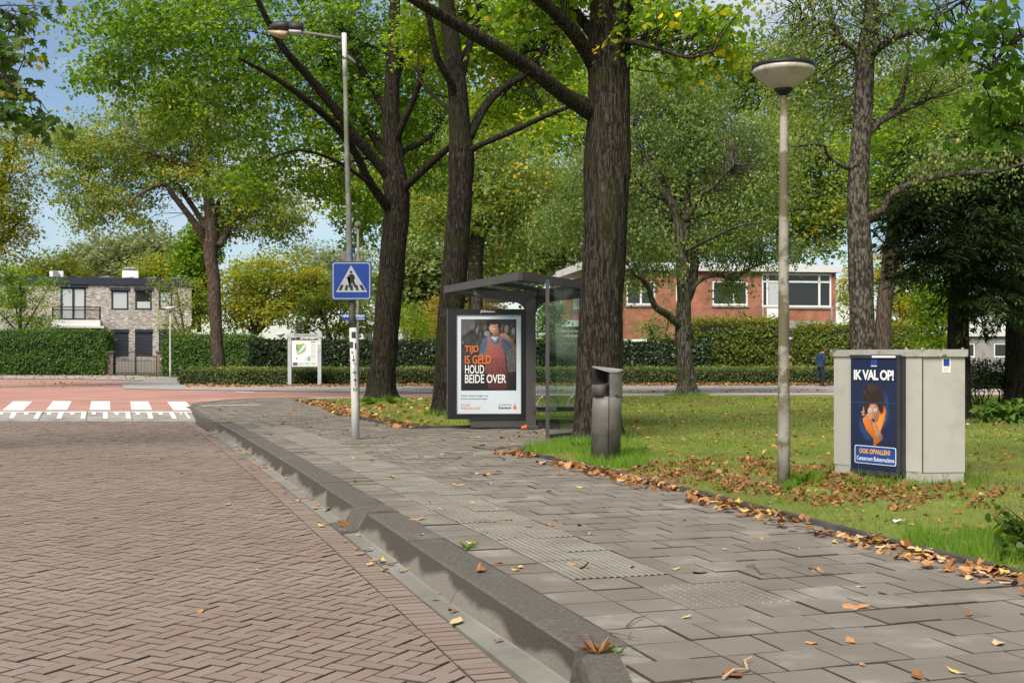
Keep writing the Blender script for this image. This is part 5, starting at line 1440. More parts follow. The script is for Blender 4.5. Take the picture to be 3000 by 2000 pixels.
# far white railing beneath the conifers
# ================================================================ STREET FURNITURE
# ---- flat print helpers
def text_mesh(s, bold=0.0, space=1.0):
    cu = bpy.data.curves.new('t', 'FONT'); cu.body = s; cu.offset = bold; cu.fill_mode = 'FRONT'; cu.dimensions = '2D'; cu.space_character = space
    cu.resolution_u = 3
    ob = bpy.data.objects.new('t', cu); COL.objects.link(ob)
    dg = bpy.context.evaluated_depsgraph_get(); dg.update()
    me = bpy.data.meshes.new_from_object(ob.evaluated_get(dg))
    V = np.array([v.co[:] for v in me.vertices]); Fc = [tuple(q.vertices) for q in me.polygons]
    bpy.data.objects.remove(ob); bpy.data.curves.remove(cu); bpy.data.meshes.remove(me)
    return V, Fc
class Print:
    """flat printed area: origin at lower left, U right, V up (world vectors of the full width / height)"""
    def __init__(self, O, U, V, parent, step=.0015):
        self.O, self.U, self.V = Vector(O), Vector(U), Vector(V)
        self.N = self.U.cross(self.V).normalized(); self.parent = parent; self.step = step
        if self.N.y > 0: self.N = -self.N
    def at(self, u, v, l=1): return self.O + self.U*u + self.V*v + self.N*self.step*l
    def poly(self, pts, m_, l=1, name='print', par=None):
        bm = bmesh.new(); f = bm.faces.new([bm.verts.new(self.at(u, v, l)) for u, v in pts])
        bmesh.ops.triangulate(bm, faces=[f]); me = bpy.data.meshes.new(name); bm.to_mesh(me); bm.free()
        me.materials.append(m_)
        o = link(name, me, None)
        if par is not None: subpart(o, par)
        elif self.parent is not None: adopt(o, self.parent)
        return o
    def rect(self, u0, v0, u1, v1, m_, l=1, name='print', r=0.0, par=None):
        if r <= 0: return self.poly([(u0,v0),(u1,v0),(u1,v1),(u0,v1)], m_, l, name, par)
        asp = self.U.length / self.V.length; pts = []
        for cx, cy, a0 in ((u1-r, v0+r*asp, -90), (u1-r, v1-r*asp, 0), (u0+r, v1-r*asp, 90), (u0+r, v0+r*asp, 180)):
            for k in range(5):
                a = math.radians(a0 + 22.5*k); pts.append((cx + r*math.cos(a), cy + r*asp*math.sin(a)))
        return self.poly(pts, m_, l, name, par)
    def ell(self, cu, cv, ru, rv, m_, l=1, name='print', par=None, n=20, rot=0):
        pts = []
        for k in range(n):
            a = 2*math.pi*k/n; x, y = ru*math.cos(a), rv*math.sin(a)
            pts.append((cu + x*math.cos(rot) - y*math.sin(rot), cv + x*math.sin(rot) + y*math.cos(rot)))
        return self.poly(pts, m_, l, name, par)
    def text(self, s, u0, v0, u1, v1, m_, l=3, bold=0.0, name='lettering', par=None, space=1.0, slant=0.0):
        V, Fc = text_mesh(s, bold, space)
        if len(V) == 0: return None
        mn, mx = V.min(0), V.max(0)
        T = []
        for v in V:
            a = (v[0]-mn[0])/max(1e-6, mx[0]-mn[0]); c = (v[1]-mn[1])/max(1e-6, mx[1]-mn[1])
            T.append(self.at(u0 + (u1-u0)*(a + slant*c), v0 + (v1-v0)*c, l))
        b = MB(); b.add(T, Fc)
        o = b.build(name, m_, None)
        if par is not None: subpart(o, par)
        elif self.parent is not None: adopt(o, self.parent)
        return o
    def stroke(self, pts, w, m_, l=3, name='print', par=None):
        b = MB()
        for a, c in zip(pts, pts[1:]):
            A, C = self.at(*a, l), self.at(*c, l); d = (C-A)
            if d.length < 1e-6: continue
            s_ = d.normalized().cross(self.N)*w/2; e = d.normalized()*w*.3
            b.add([A-s_-e, A+s_-e, C+s_+e, C-s_+e], [(0,1,2,3)])
        o = b.build(name, m_, None)
        if par is not None: subpart(o, par)
        elif self.parent is not None: adopt(o, self.parent)
        return o
def ink(name, c, rough=.55): return flat('ink_' + name, c, rough, .3)
INK = {k: ink(k, c) for k, c in dict(black=(.012,.012,.012), dark=(.022,.020,.021), charcoal=(.045,.042,.042), grey=(.12,.115,.11), lgrey=(.30,.31,.32), white=(.72,.72,.72), paper=(.52,.58,.63),
       orange=(.66,.15,.025), red=(.34,.055,.045), apron=(.30,.075,.065), apron2=(.20,.05,.045), denim=(.055,.095,.17), denim2=(.035,.06,.11), skin=(.36,.17,.10), skin2=(.47,.25,.15), hair=(.016,.011,.010), brown=(.055,.028,.020),
       navy=(.010,.017,.052), navy2=(.007,.011,.034), blue=(.015,.055,.24), signblue=(.005,.035,.20), yellow=(.72,.36,.035), green=(.24,.36,.07), water=(.50,.60,.72), lip=(.40,.06,.05), tan=(.36,.22,.14)).items()}

# ---- bus shelter
M['abri'] = mat('shelter_paint', (.052,.047,.046), (.070,.064,.062), rough=.45, scale=1.5, stain=(.10,.095,.09), stain_scale=3, stain_lo=.62, stain_hi=.75)
M['abri_glass'] = glassmat('shelter_glass', (.86,.92,.90), .05)
M['roof_glass'] = glassmat('roof_glass', (.42,.48,.47), .10, .15)
M['steel'] = mat('brushed_steel', (.42,.42,.41), (.52,.52,.51), rough=.32, metal=.9, scale=4)
PIL = g(1555, 1255); PIL = Vector((.33, 20.95, 0))
bs = empty('bus_shelter', PIL, 'dark grey bus shelter with glass walls, bench and lit poster panel', 'bus shelter')
A_, B_, C_ = Vector((.137, 18.7, 2.53)), Vector((-1.26, 22.6, 2.53)), Vector((1.80, 20.4, 2.40)); D_ = B_ + C_ - A_
def roofpt(u, v, dz=0): return A_ + (B_-A_)*u + (C_-A_)*v + Vector((0,0,dz))
b = MB()
for q0, q1 in (((0,0),(1,0)), ((0,0),(0,1)), ((1,0),(1,1)), ((0,1),(1,1))):
    b.bar(roofpt(*q0, .0), roofpt(*q1, .0), .06, .13)
b.build('roof_frame', M['abri'], bs)
for u in (.30, .62):
    MB().bar(roofpt(u, .02, -.05), roofpt(u, .98, -.05), .12, .06).build('roof_beam', M['abri'], bs)
MB().bar(roofpt(.02, .52, -.10), roofpt(.98, .52, -.10), .34, .10).build('roof_spine', M['abri'], bs)
cells = [(0.02,.28),(.32,.60),(.64,.98)]
for a0, a1 in cells:
    for v0, v1 in ((.03,.42),(.62,.97)):
        q = [roofpt(a0,v0,.02), roofpt(a1,v0,.02), roofpt(a1,v1,.02), roofpt(a0,v1,.02)]
        MB().add(q + [e + Vector((0,0,.012)) for e in q], [(0,1,2,3),(7,6,5,4),(0,4,5,1),(1,5,6,2),(2,6,7,3),(3,7,4,0)]).build('roof_pane', M['roof_glass'], bs)
# pillar with curved brackets
MB().box((PIL.x, PIL.y, 1.19), (.17, .22, 2.40), bev=.02).build('pillar', M['abri'], bs)
MB().box((PIL.x-.005, PIL.y, .03), (.26, .32, .06), bev=.01).build('pillar_foot', M['abri'], bs)
def bracket(sg):
    pts = []
    n = 8
    outer = [(0.0, 2.40), (sg*1.0, 2.42)]
    prof = [(sg*.085, 1.98)] + [(sg*(.085 + .22*(1-math.cos(t*math.pi/2/n))*1.0), 1.98 + .24*math.sin(t*math.pi/2/n)) for t in range(1, n+1)] + [(sg*1.0, 2.34), (sg*1.0, 2.42), (0, 2.42), (0, 1.98)]
    b = MB(); k = len(prof)
    V = [(PIL.x + x, PIL.y - .05, z) for x, z in prof] + [(PIL.x + x, PIL.y + .05, z) for x, z in prof]
    fs = [tuple(range(k)), tuple(reversed(range(k, 2*k)))] + [(i, (i+1)%k, k+(i+1)%k, k+i) for i in range(k)]
    return b.add(V, fs).build('bracket', M['abri'], bs)
bracket(-1); bracket(1)
# corner posts
post_f = g(1604, 1290); post_b = Vector((p(1377,0,22.9).x, 22.9, 0)); post_c = Vector((1.72, 19.9, 0))
for q, zt2 in ((post_f, 2.43), (post_b, 2.46), (post_c, 2.36)):
    MB().bar((q.x, q.y, 0), (q.x, q.y, zt2), .055, .05, up=(0,1,0)).build('post', M['abri'], bs)
for z in (2.0, .48):
    b = MB(); b.bar((post_f.x, post_f.y-.03, z), (post_f.x+.13, post_f.y+.03, z), .05, .06); b.build('glass_clamp', M['abri'], bs)
def pane(a, c, z0, z1, name='glass_pane'):
    a = Vector(a); c = Vector(c); d = (c-a).normalized(); n = Vector((-d.y, d.x, 0))*.005
    P_ = [a-n+Vector((0,0,z0)), c-n+Vector((0,0,z0)), c-n+Vector((0,0,z1)), a-n+Vector((0,0,z1)), a+n+Vector((0,0,z0)), c+n+Vector((0,0,z0)), c+n+Vector((0,0,z1)), a+n+Vector((0,0,z1))]
    MB().add(P_, [(0,1,2,3),(7,6,5,4),(0,4,5,1),(1,5,6,2),(2,6,7,3),(3,7,4,0)]).build(name, M['abri_glass'], bs)
pane((post_f.x+.04, post_f.y+.01, 0), (post_c.x-.03, post_c.y-.02, 0), .10, 2.34)
pane((PIL.x+.1, PIL.y, 0), (PIL.x+.78, PIL.y+.12, 0), .16, 2.22)
pane((PIL.x+.79, PIL.y+.122, 0), (PIL.x+1.47, PIL.y+.25, 0), .16, 2.22)
MB().bar((PIL.x+.08, PIL.y, .12), (PIL.x+1.5, PIL.y+.25, .12), .06, .08).build('bottom_rail', M['abri'], bs)
MB().bar((post_f.x, post_f.y, .06), (post_c.x, post_c.y, .06), .05, .06).build('bottom_rail', M['abri'], bs)
# bench with arm loops
by = PIL.y - .18
sb = MB(); sb.add([(PIL.x+.08,by-.18,.43),(PIL.x+1.45,by-.02,.43),(PIL.x+1.45,by+.25,.41),(PIL.x+.08,by+.10,.41),(PIL.x+.08,by-.18,.40),(PIL.x+1.45,by-.02,.40),(PIL.x+1.45,by+.25,.38),(PIL.x+.08,by+.10,.38)],
       [(0,1,2,3),(7,6,5,4),(0,4,5,1),(1,5,6,2),(2,6,7,3),(3,7,4,0)])
sb.build('bench_seat', M['steel'], bs)
b = MB(); b.bar((PIL.x+.05, by-.03, .345), (PIL.x+1.48, by+.13, .345), .14, .07); b.build('bench_beam', M['abri'], bs)
for dx in (.10, .62, 1.12):
    o0 = Vector((PIL.x+dx, by - .17 + dx*.12, .42))
    b = MB(); b.tube([o0, o0 + Vector((.05,.02,.13)), o0 + Vector((.10,.03,.155)), o0 + Vector((.30,.16,.15)), o0 + Vector((.38,.26,.05)), o0 + Vector((.40,.30,-.02))], .014, 6)
    b.build('arm_loop', M['steel'], bs)
# poster panel
PY_ = 20.85; yaw = math.radians(4)
pl, prr = p(1313.5, 0, PY_-.05), p(1541, 0, PY_+.05)
zt1, zb1 = p(0, 905, PY_).z, p(0, 1227, PY_).z
U_ = Vector((prr.x - pl.x, .09, 0)); Vv = Vector((0, 0, zt1 - zb1))
Oo = Vector((pl.x, PY_-.05, zb1)); Nn = U_.cross(Vv).normalized()
def pbox(u0, v0, u1, v1, d0, d1, m_, name, par=None):
    b = MB(); P_ = []
    for d in (d0, d1):
        P_ += [Oo + U_*u0 + Vv*v0 + Nn*d, Oo + U_*u1 + Vv*v0 + Nn*d, Oo + U_*u1 + Vv*v1 + Nn*d, Oo + U_*u0 + Vv*v1 + Nn*d]
    b.add(P_, [(3,2,1,0),(4,5,6,7),(0,1,5,4),(1,2,6,5),(2,3,7,6),(3,0,4,7)])
    return b.build(name, m_, bs)
M['black_frame'] = mat('poster_frame_black', (.014,.014,.014), (.022,.021,.021), rough=.3, scale=2)
pbox(0, 0, 1, 1, -.14, -.02, M['abri'], 'poster_box')
L0, L1, B0, T1 = .105, .935, .048, .948
for nm, r in (('frame_side', (0,0,L0,1)), ('frame_side', (L1,0,1,1)), ('frame_bottom', (L0,0,L1,B0)), ('frame_top', (L0,T1,L1,1))):
    pbox(*r, -.02, .012, M['black_frame'], nm)
pbox(-.022, 0, -.004, 1.0, -.13, .004, M['abri'], 'frame_edge')
pbox(.29, -.075, 1.0, -.005, -.11, -.02, M['abri'], 'panel_foot')
pp = Print(Oo + U_*L0 + Vv*B0 + Nn*(-.015), U_*(L1-L0), Vv*(T1-B0), bs, .0012)
base = pp.rect(0,0,1,1, INK['paper'], 0, 'poster')
def pr_(*a, **k): return a
D0 = (.07, .235, .93, .955)   # dark picture field
def q_(x, y):   # picture coordinates from the zoomed crop (px 85-740, 58-890 of 896)
    return (D0[0] + (x-85)/655*(D0[2]-D0[0]), D0[3] - (y-58)/832*(D0[3]-D0[1])*.905)
class Paint:
    """soft-edged printed picture as a vertex-coloured grid"""
    def __init__(self, x0, y0, x1, y1, nx, bg):
        self.x0, self.y0, self.x1, self.y1 = x0, y0, x1, y1
        self.nx = nx; self.ny = int(nx*(y1-y0)/(x1-x0))
        self.X, self.Y = np.meshgrid(np.linspace(x0, x1, nx), np.linspace(y0, y1, self.ny))
        self.c = np.ones((self.ny, nx, 3))*np.array(bg)
        r = np.random.default_rng(5)
        self.nz = self.blur(r.random((self.ny, nx)), 3); self.nz = (self.nz - self.nz.mean())/self.nz.std()
    def blur(self, m, k):
        if k < 1: return m
        ker = np.exp(-np.linspace(-2, 2, 2*k+1)**2); ker /= ker.sum()
        pad = np.pad(m, k, mode='edge')
        pad = np.apply_along_axis(lambda v: np.convolve(v, ker, mode='valid'), 0, pad)
        return np.apply_along_axis(lambda v: np.convolve(v, ker, mode='valid'), 1, pad)
    def put(self, m, col, a=1.0):
        m = (m*a)[..., None]; self.c = self.c*(1-m) + np.array(col)*m
    def poly(self, pts, col, soft=1, a=1.0, tex=0.0, shade=None):
        m = self.blur(inside_np(self.X, self.Y, pts).astype(float), soft)
        cc = np.ones_like(self.c)*np.array(col)
        if tex: cc *= (1 + tex*self.nz)[..., None]
        if shade:      # (x, y, dx, dy): brightness gradient along a direction
            t = ((self.X-shade[0])*shade[2] + (self.Y-shade[1])*shade[3])/(shade[2]**2+shade[3]**2)
            cc *= np.clip(1.25 - .75*t, .4, 1.4)[..., None]
        self.put(m, cc, a)
    def ell(self, cx, cy, rx, ry, col, soft=1, a=1.0, rot=0.0, shade=None, tex=0.0):
        t = np.linspace(0, 2*np.pi, 28)[:-1]; x, y = rx*np.cos(t), ry*np.sin(t)
        self.poly(list(zip(cx + x*math.cos(rot) - y*math.sin(rot), cy + x*math.sin(rot) + y*math.cos(rot))), col, soft, a, tex, shade)
    def build(self, pr, fn, l, name, par, rough=.4):
        P_ = [pr.at(*fn(x, y), l) for x, y in zip(self.X.ravel(), self.Y.ravel())]
        nx, ny = self.nx, self.ny
        fs = [(j*nx+i, (j+1)*nx+i, (j+1)*nx+i+1, j*nx+i+1) for j in range(ny-1) for i in range(nx-1)]
        m_, N, L, b_ = ntree(name + '_ink'); at = N.new('ShaderNodeAttribute'); at.attribute_name = 'ink'
        L.new(at.outputs['Color'], b_.inputs['Base Color']); b_.inputs['Roughness'].default_value = rough
        b = MB(); b.add(P_, fs); o = b.build(name, m_, None); o.name = name
        ca = o.data.color_attributes.new('ink', 'FLOAT_COLOR', 'POINT')
        ca.data.foreach_set('color', np.concatenate([np.clip(self.c.reshape(-1,3), 0, 1), np.ones((nx*ny,1))], 1).astype(np.float32).ravel())
        subpart(o, par); return o
pc = Paint(85, 58, 740, 978, 150, (.020,.018,.018))
pc.poly([(85,58),(250,58),(235,190),(190,200),(150,250),(85,280)], (.10,.095,.095), 3, .9); pc.poly([(250,58),(400,58),(390,200),(240,210)], (.045,.035,.030), 4, .8, .3)
pc.poly([(85,280),(330,230),(350,420),(300,640),(85,720)], (.040,.036,.034), 4, .8, .35); pc.poly([(600,400),(740,440),(740,720),(640,760)], (.11,.105,.10), 4, .8, .3)
rr_ = random.Random(4)
for k in range(46):
    x, y = rr_.choice([rr_.uniform(100,420), rr_.uniform(540,735)]), rr_.uniform(130,420); v = rr_.uniform(.03,.22)
    pc.ell(x, y, rr_.uniform(3,12), rr_.uniform(12,46), (v, v*.97, v*.92), 1, rr_.uniform(.3,.8), rr_.uniform(-.3,.3))
for x, y, w, h in ((625,185,26,52),(705,215,24,46),(272,215,9,34),(395,245,38,34)): pc.ell(x, y, w, h, (.28,.275,.26), 2, .75, 0, (x-w,y,2*w,10))
pc.ell(465, 118, 82, 80, (.012,.009,.008), 2, 1, 0, None, .3); pc.ell(520, 150, 30, 50, (.012,.009,.008), 2)
pc.poly([(345,300),(430,262),(480,300),(560,262),(640,310),(652,380),(625,470),(600,520),(330,525),(302,480),(318,390)], (.085,.125,.20), 1, 1, .12, (340,280,330,140))
pc.poly([(345,300),(400,285),(380,400),(350,520),(302,490),(318,390)], (.055,.085,.145), 2, .8, .15)
pc.poly([(580,280),(650,330),(705,405),(690,445),(640,425),(600,380)], (.045,.07,.125), 2, .9, .15)
pc.poly([(440,285),(530,280),(485,352)], (.55,.53,.50), 1, 1, .03, (450,280,60,60))
pc.poly([(452,205),(535,195),(540,250),(515,288),(470,290),(450,262)], (.26,.125,.075), 1, 1, 0, (450,200,90,70))
pc.ell(474, 163, 58, 76, (.50,.265,.165), 1, 1, -.12, (440,120,105,50))
pc.ell(498, 185, 26, 38, (.30,.145,.085), 4, .55); pc.ell(455, 178, 17, 13, (.60,.33,.22), 3, .5)
pc.ell(462, 96, 66, 32, (.012,.009,.008), 2, 1, .05); pc.ell(418, 120, 12, 34, (.012,.009,.008), 1); pc.ell(530, 130, 14, 44, (.012,.009,.008), 2)
for x, y in ((441,148),(488,138)): pc.ell(x, y, 12, 3.4, (.03,.018,.012), 1, .9, -.2); pc.ell(x, y-13, 15, 3, (.03,.02,.014), 1, .8, -.25)
pc.ell(462, 166, 8, 10, (.36,.17,.10), 2, .7); pc.ell(475, 188, 24, 9, (.26,.06,.05), 1, .9, -.3); pc.ell(475, 187, 19, 5.5, (.72,.68,.64), 1, 1, -.3)
pc.poly([(560,250),(600,232),(640,268),(700,333),(740,418),(740,465),(700,432),(640,335),(590,302),(562,287)], (.36,.185,.115), 1, 1, .05, (600,240,60,120))
pc.ell(575, 264, 30, 24, (.42,.22,.14), 1, 1, .4, (555,245,45,40)); 
for x, y in ((556,262),(566,252),(577,246)): pc.ell(x, y, 5, 14, (.30,.15,.09), 1, .6, .8)
pc.poly([(405,285),(432,280),(420,350),(470,384),(545,376),(540,300),(556,298),(562,388),(600,520),(602,575),(620,700),(636,960),(410,960),(370,700),(370,540),(395,380)], (.30,.085,.072), 1, 1, .10, (390,300,260,420))
for x0_, x1_ in ((400,392),(450,440),(520,535),(575,600)): pc.poly([(x0_,600),(x0_+12,600),(x1_+16,900),(x1_-8,900)], (.13,.035,.032), 3, .6)
pc.poly([(372,570),(600,566),(602,584),(374,590)], (.15,.042,.038), 1, .9); pc.poly([(478,584),(500,584),(518,640),(496,642)], (.14,.04,.036), 1, .9); pc.ell(490, 590, 14, 10, (.24,.07,.06), 1)
pc.poly([(300,490),(372,505),(368,565),(340,605),(308,565)], (.24,.12,.075), 2, .9, .05)
pc.c *= .82*np.clip(1.12 - np.maximum(0, (pc.Y - 560))/760, .45, 1.15)[..., None]
pc.build(pp, q_, 1, 'poster_picture', base, .3)
def tx(s, x0, x1, y0, y1, m_, bold=.012):
    a = q_(x0, y1); c = q_(x1, y0); return pp.text(s, a[0], a[1], c[0], c[1], INK[m_], 12, bold, 'poster_lettering', base)
tx('TIJD', 128, 293, 400, 508, 'orange'); tx('IS GELD', 130, 440, 523, 635, 'orange')
tx('HOUD', 132, 357, 648, 760, 'white'); tx('BEIDE OVER', 132, 617, 770, 882, 'white')
pp.text('Sneller betaald krijgen met', .07, .172, .49, .190, INK['charcoal'], 2, .008, 'poster_lettering', base)
pp.text('slimme betaaloplossingen', .07, .142, .48, .160, INK['charcoal'], 2, .008, 'poster_lettering', base)
pp.text('GA NAAR', .07, .078, .21, .102, INK['orange'], 2, .0, 'poster_lettering', base)
pp.text('RABOBANK.NL/ZZP', .07, .045, .37, .069, INK['orange'], 2, .0, 'poster_lettering', base)
pp.text('de coöperatieve', .65, .082, .855, .100, INK['charcoal'], 2, .0, 'poster_lettering', base, slant=.03)
pp.text('Rabobank', .65, .048, .85, .074, INK['navy'], 2, .02, 'poster_lettering', base, slant=.03)
pp.ell(.905, .060, .032, .017, INK['orange'], 2, 'poster_emblem', base); pp.poly([(.898,.07),(.912,.07),(.908,.108),(.902,.108)], INK['blue'], 3, 'poster_emblem', base)
pf = Print(Oo + U_*L0 + Vv*T1 + Nn*.0125, U_*(L1-L0), Vv*(1-T1), bs, .001)
pf.text('JCDecaux', .37, .30, .60, .78, INK['white'], 1, .01, 'lettering')

# ---- litter bin
M['bin'] = mat('bin_grey', (.125,.112,.102), (.155,.14,.128), rough=.5, scale=3, stain=(.075,.068,.062), stain_scale=4)
bq = g(1770, 1347)
bn = empty('litter_bin', bq, 'grey brown oval litter bin with slanted hood in the grass', 'litter bin')
BS = bq.y / F
def bin_ring(z, x0, x1, depth):
    """outline at height z between photo columns, as an ellipse"""
    a, c = p(x0, 0, bq.y).x, p(x1, 0, bq.y).x
    return [( (a+c)/2 + (c-a)/2*math.cos(t), bq.y + .02 + depth*math.sin(t), z) for t in np.linspace(0, 2*math.pi, 29)[:-1]]
def loft(b, rings, mi=0, cap0=True, cap1=True):
    n = len(rings[0]); o_ = len(b.v)
    for r in rings: b.v += [tuple(q) for q in r]
    for i in range(len(rings)-1):
        for k in range(n):
            b.f.append((o_+i*n+k, o_+i*n+(k+1)%n, o_+(i+1)*n+(k+1)%n, o_+(i+1)*n+k)); b.m.append(mi)
    if cap0: b.f.append(tuple(o_+k for k in reversed(range(n)))); b.m.append(mi)
    if cap1: b.f.append(tuple(o_+(len(rings)-1)*n+k for k in range(n))); b.m.append(mi)
    return b
zz = lambda y: p(0, y, bq.y).z
loft(MB(), [bin_ring(-.02,1730,1817,.16), bin_ring(zz(1200),1735,1821,.165), bin_ring(zz(1160),1737,1822,.165)]).build('body', M['bin'], bn, smooth=True)
# back shell that carries the hood (right half), rising to the slanted lid
n = 29
def shell(z, x0, x1, d): 
    r = bin_ring(z, x0, x1, d); return [q for q in r]
xs = p(1783,0,bq.y).x
def half(z0f):
    r = bin_ring(0, 1737, 1824, .167)
    return [(max(q[0], xs) if q[0] < xs else q[0], q[1], z0f(q[0])) for q in r]
lid = lambda x: zz(1089) + (zz(1076) - zz(1089)) * (x - p(1824,0,bq.y).x) / (p(1737,0,bq.y).x - p(1824,0,bq.y).x)
b = MB(); loft(b, [half(lambda x: zz(1160)), half(lambda x: zz(1092))]); b.build('back_shell', M['bin'], bn, smooth=False)
b = MB(); r0 = bin_ring(0, 1735, 1826, .175)
ra = [(q[0], q[1], zz(1086) + (q[0]-p(1826,0,bq.y).x)/(p(1735,0,bq.y).x-p(1826,0,bq.y).x)*(zz(1076)-zz(1086)) - .055*max(0.0, (bq.y + .02 - q[1])/.175)**2 * (.25 + .75*(q[0]-p(1735,0,bq.y).x)/(p(1826,0,bq.y).x-p(1735,0,bq.y).x))) for q in r0]
rb = [(q[0], q[1], q[2]+.02) for q in ra]
loft(b, [ra, rb]); b.build('hood', mat('bin_lid', (.22,.21,.20), (.30,.29,.28), rough=.5, scale=4), bn)
b = MB(); r0 = bin_ring(0, 1736, 1768, .10); b2 = []
b.add([(p(1739,0,bq.y).x, bq.y+.16, zz(1122)), (xs, bq.y+.16, zz(1122)), (xs, bq.y+.16, zz(1080)), (p(1737,0,bq.y).x, bq.y+.16, zz(1078))], [(0,1,2,3)])
b.build('back_panel', flat('bin_inside', (.02,.018,.017), .8), bn)
ry = [bin_ring(zz(1158), 1734, 1783, .172), bin_ring(zz(1126), 1734, 1783, .172)]
b = MB(); loft(b, ry, cap1=False); b.build('collar', M['bin'], bn, smooth=True)
b = MB(); b.bar((p(1779,0,bq.y).x, bq.y-.145, .02), (p(1781.5,0,bq.y).x, bq.y-.148, zz(1120)), .006, .012, up=(0,1,0)); b.build('door_seam', M['blackmetal'], bn)
b = MB(); b.bar((p(1740,0,bq.y).x, bq.y-.09, zz(1159)), (p(1764,0,bq.y).x, bq.y-.155, zz(1158)), .012, .012); b.build('door_lip', M['blackmetal'], bn)
MB().lathe([(.012,-.004),(.012,.004)], (p(1803,0,bq.y).x, bq.y-.135, zz(1155)), 8).build('lock', M['blackmetal'], bn)

# ---- park lamps with dish shades
M['post'] = mat('lamp_post_paint', (.21,.19,.16), (.33,.305,.265), rough=.8, scale=4, bump=.3, bscale=90, stain=(.115,.10,.055), stain_scale=3.2, stain_lo=.46, stain_hi=.54)
M['dish'] = mat('lamp_dish', (.42,.37,.30), (.52,.47,.39), rough=.35, scale=6, stain=(.30,.25,.19), stain_scale=5)
M['dishwhite'] = mat('lamp_dish_white', (.60,.59,.56), (.68,.67,.64), rough=.4, scale=6)
def park_lamp(label, x, y, sc=1.0, clean=False, group=None):
    q = g(x, y)
    r = empty('park_lamp', q, label, 'street lamp', group)
    m_post = M['wpost'] if clean else M['post']
    b = MB(); b.lathe([(.062,-.05),(.062,.5),(.058,.55),(.052,1.8),(.044,3.0),(.033,3.84)], q, 20); o1 = b.build('post', m_post, r, smooth=True)
    b = MB(); b.lathe([(.034,3.82),(.045,3.835),(.075,3.862),(.10,3.89)], q, 24); o2 = b.build('collar', M['blackmetal'], r, smooth=True)
    b = MB(); b.lathe([(.10,3.888),(.16,3.935),(.285,4.035),(.297,4.047),(.300,4.088)], q, 40); o3 = b.build('shade', M['dishwhite'] if clean else M['dish'], r, smooth=True)
    b = MB(); b.lathe([(.302,4.084),(.308,4.09),(.306,4.118),(.20,4.15),(.05,4.17),(0.0,4.172)], q, 40); o4 = b.build('cap', M['dishwhite'] if clean else M['blackmetal'], r, smooth=True)
    if sc != 1.0: r.scale = (sc, sc, sc)
    return r
M['wpost'] = mat('pale_lamp_post', (.46,.455,.43), (.56,.55,.53), rough=.7, scale=2)
park_lamp('tall park lamp with mossy post and beige dish shade beside the cabinet', 2296, 1425)
park_lamp('white park lamp with dish shade standing at the garden gate', 499, 1106, clean=True)
def far_lamp(label, x, ytop, Y):
    z = p(x, ytop, Y).z; X = p(x, 0, Y).x
    r = empty('park_lamp', (X, Y, 0), label, 'street lamp')
    q = Vector((X, Y, z - 4.17))
    b = MB(); b.lathe([(.06,max(-.05, -q.z-.05)),(.034,3.84)], q, 10); b.build('post', M['wpost'], r, smooth=True)
    b = MB(); b.lathe([(.05,3.84),(.30,4.047),(.305,4.11),(.05,4.17)], q, 20); b.build('shade', M['dishwhite'], r, smooth=True)
far_lamp('small far white park lamp between the map board and the lime in the hedge', 822, 974, 78)
far_lamp('small far white park lamp seen through the top of the map board', 893, 966, 74)
far_lamp('far white park lamp among shrubs between the dark lime trunks', 1199, 925, 76)

# ---- street lamp with arm
M['galv'] = mat('weathered_galvanised', (.115,.112,.098), (.20,.195,.175), rough=.7, scale=7, stain=(.10,.115,.035), stain_scale=1.6, stain_lo=.5, stain_hi=.62)
M['lamp_black'] = mat('lamp_housing', (.028,.025,.022), (.048,.043,.038), rough=.5, scale=6)
M['amber'] = mat('amber_lens', (.42,.30,.17), (.52,.38,.23), rough=.3, scale=8)
sq = g(1042, 1287)
sl = empty('street_lamp', sq, 'leaning weathered street lamp post with a long arm and dark lamp head', 'street lamp')
YL = sq.y
def lp(x, y, dy=0): return p(x, y, YL + dy)
b = MB(); b.tube([Vector((sq.x, YL, -.05)), lp(1040,1180), lp(1037,1060), lp(1034,960)], [.064,.060,.058,.056], 18); b.build('lower_post', M['post2'] if 'post2' in M else M['wpost'], sl, smooth=True)
b = MB(); b.tube([lp(1034,961), lp(1029,860), lp(1024,740), lp(1021,600), lp(1015,400), lp(1011,220)], [.054,.052,.050,.042,.036,.031], 16); b.build('upper_post', M['galv'], sl, smooth=True)
b = MB(); b.tube([lp(1011,222), lp(1010,160), lp(1008,98)], [.038,.038,.038], 16); b.build('top_sleeve', M['wpost'], sl, smooth=True)
b = MB(); b.tube([lp(1006,113), lp(960,106), lp(885,95)], [.024,.024,.024], 10); b.build('arm', M['galv'], sl, smooth=True)
def head(rings, name, m_):
    rr = []
    for x, yc, hy, dep in rings:
        c = lp(x, yc); k = YL / F
        rr.append([(c.x, c.y + dep*math.cos(t), c.z + hy*k*math.sin(t)) for t in np.linspace(0, 2*math.pi, 17)[:-1]])
    loft(MB(), rr).build(name, m_, sl, smooth=True)
head([(780,91,1,.01),(792,85,9,.07),(805,80,15,.11),(830,77,16,.12),(847,80,16,.12)], 'lamp_housing', M['lamp_black'])
head([(847.5,81,15,.11),(870,80,14,.09),(888,80,12,.07)], 'gear_housing', M['lamp_black'])
head([(849,94,7,.09),(884,96,6.5,.06)], 'gear_cover', M['wpost'])
head([(783,91,1.5,.02),(800,97,8,.08),(822,101,12,.10),(838,102,11,.09),(846,97,6,.06)], 'lens', M['amber'])
b = MB(); b.tube([lp(1014,170,-.04), lp(1003,170,-.04)], .012, 6); b.build('bolt', M['iron'], sl)
b = MB(); b.tube([lp(1014,163,.02), lp(1004,166,-.05)], .008, 6); b.build('band', M['iron'], sl)
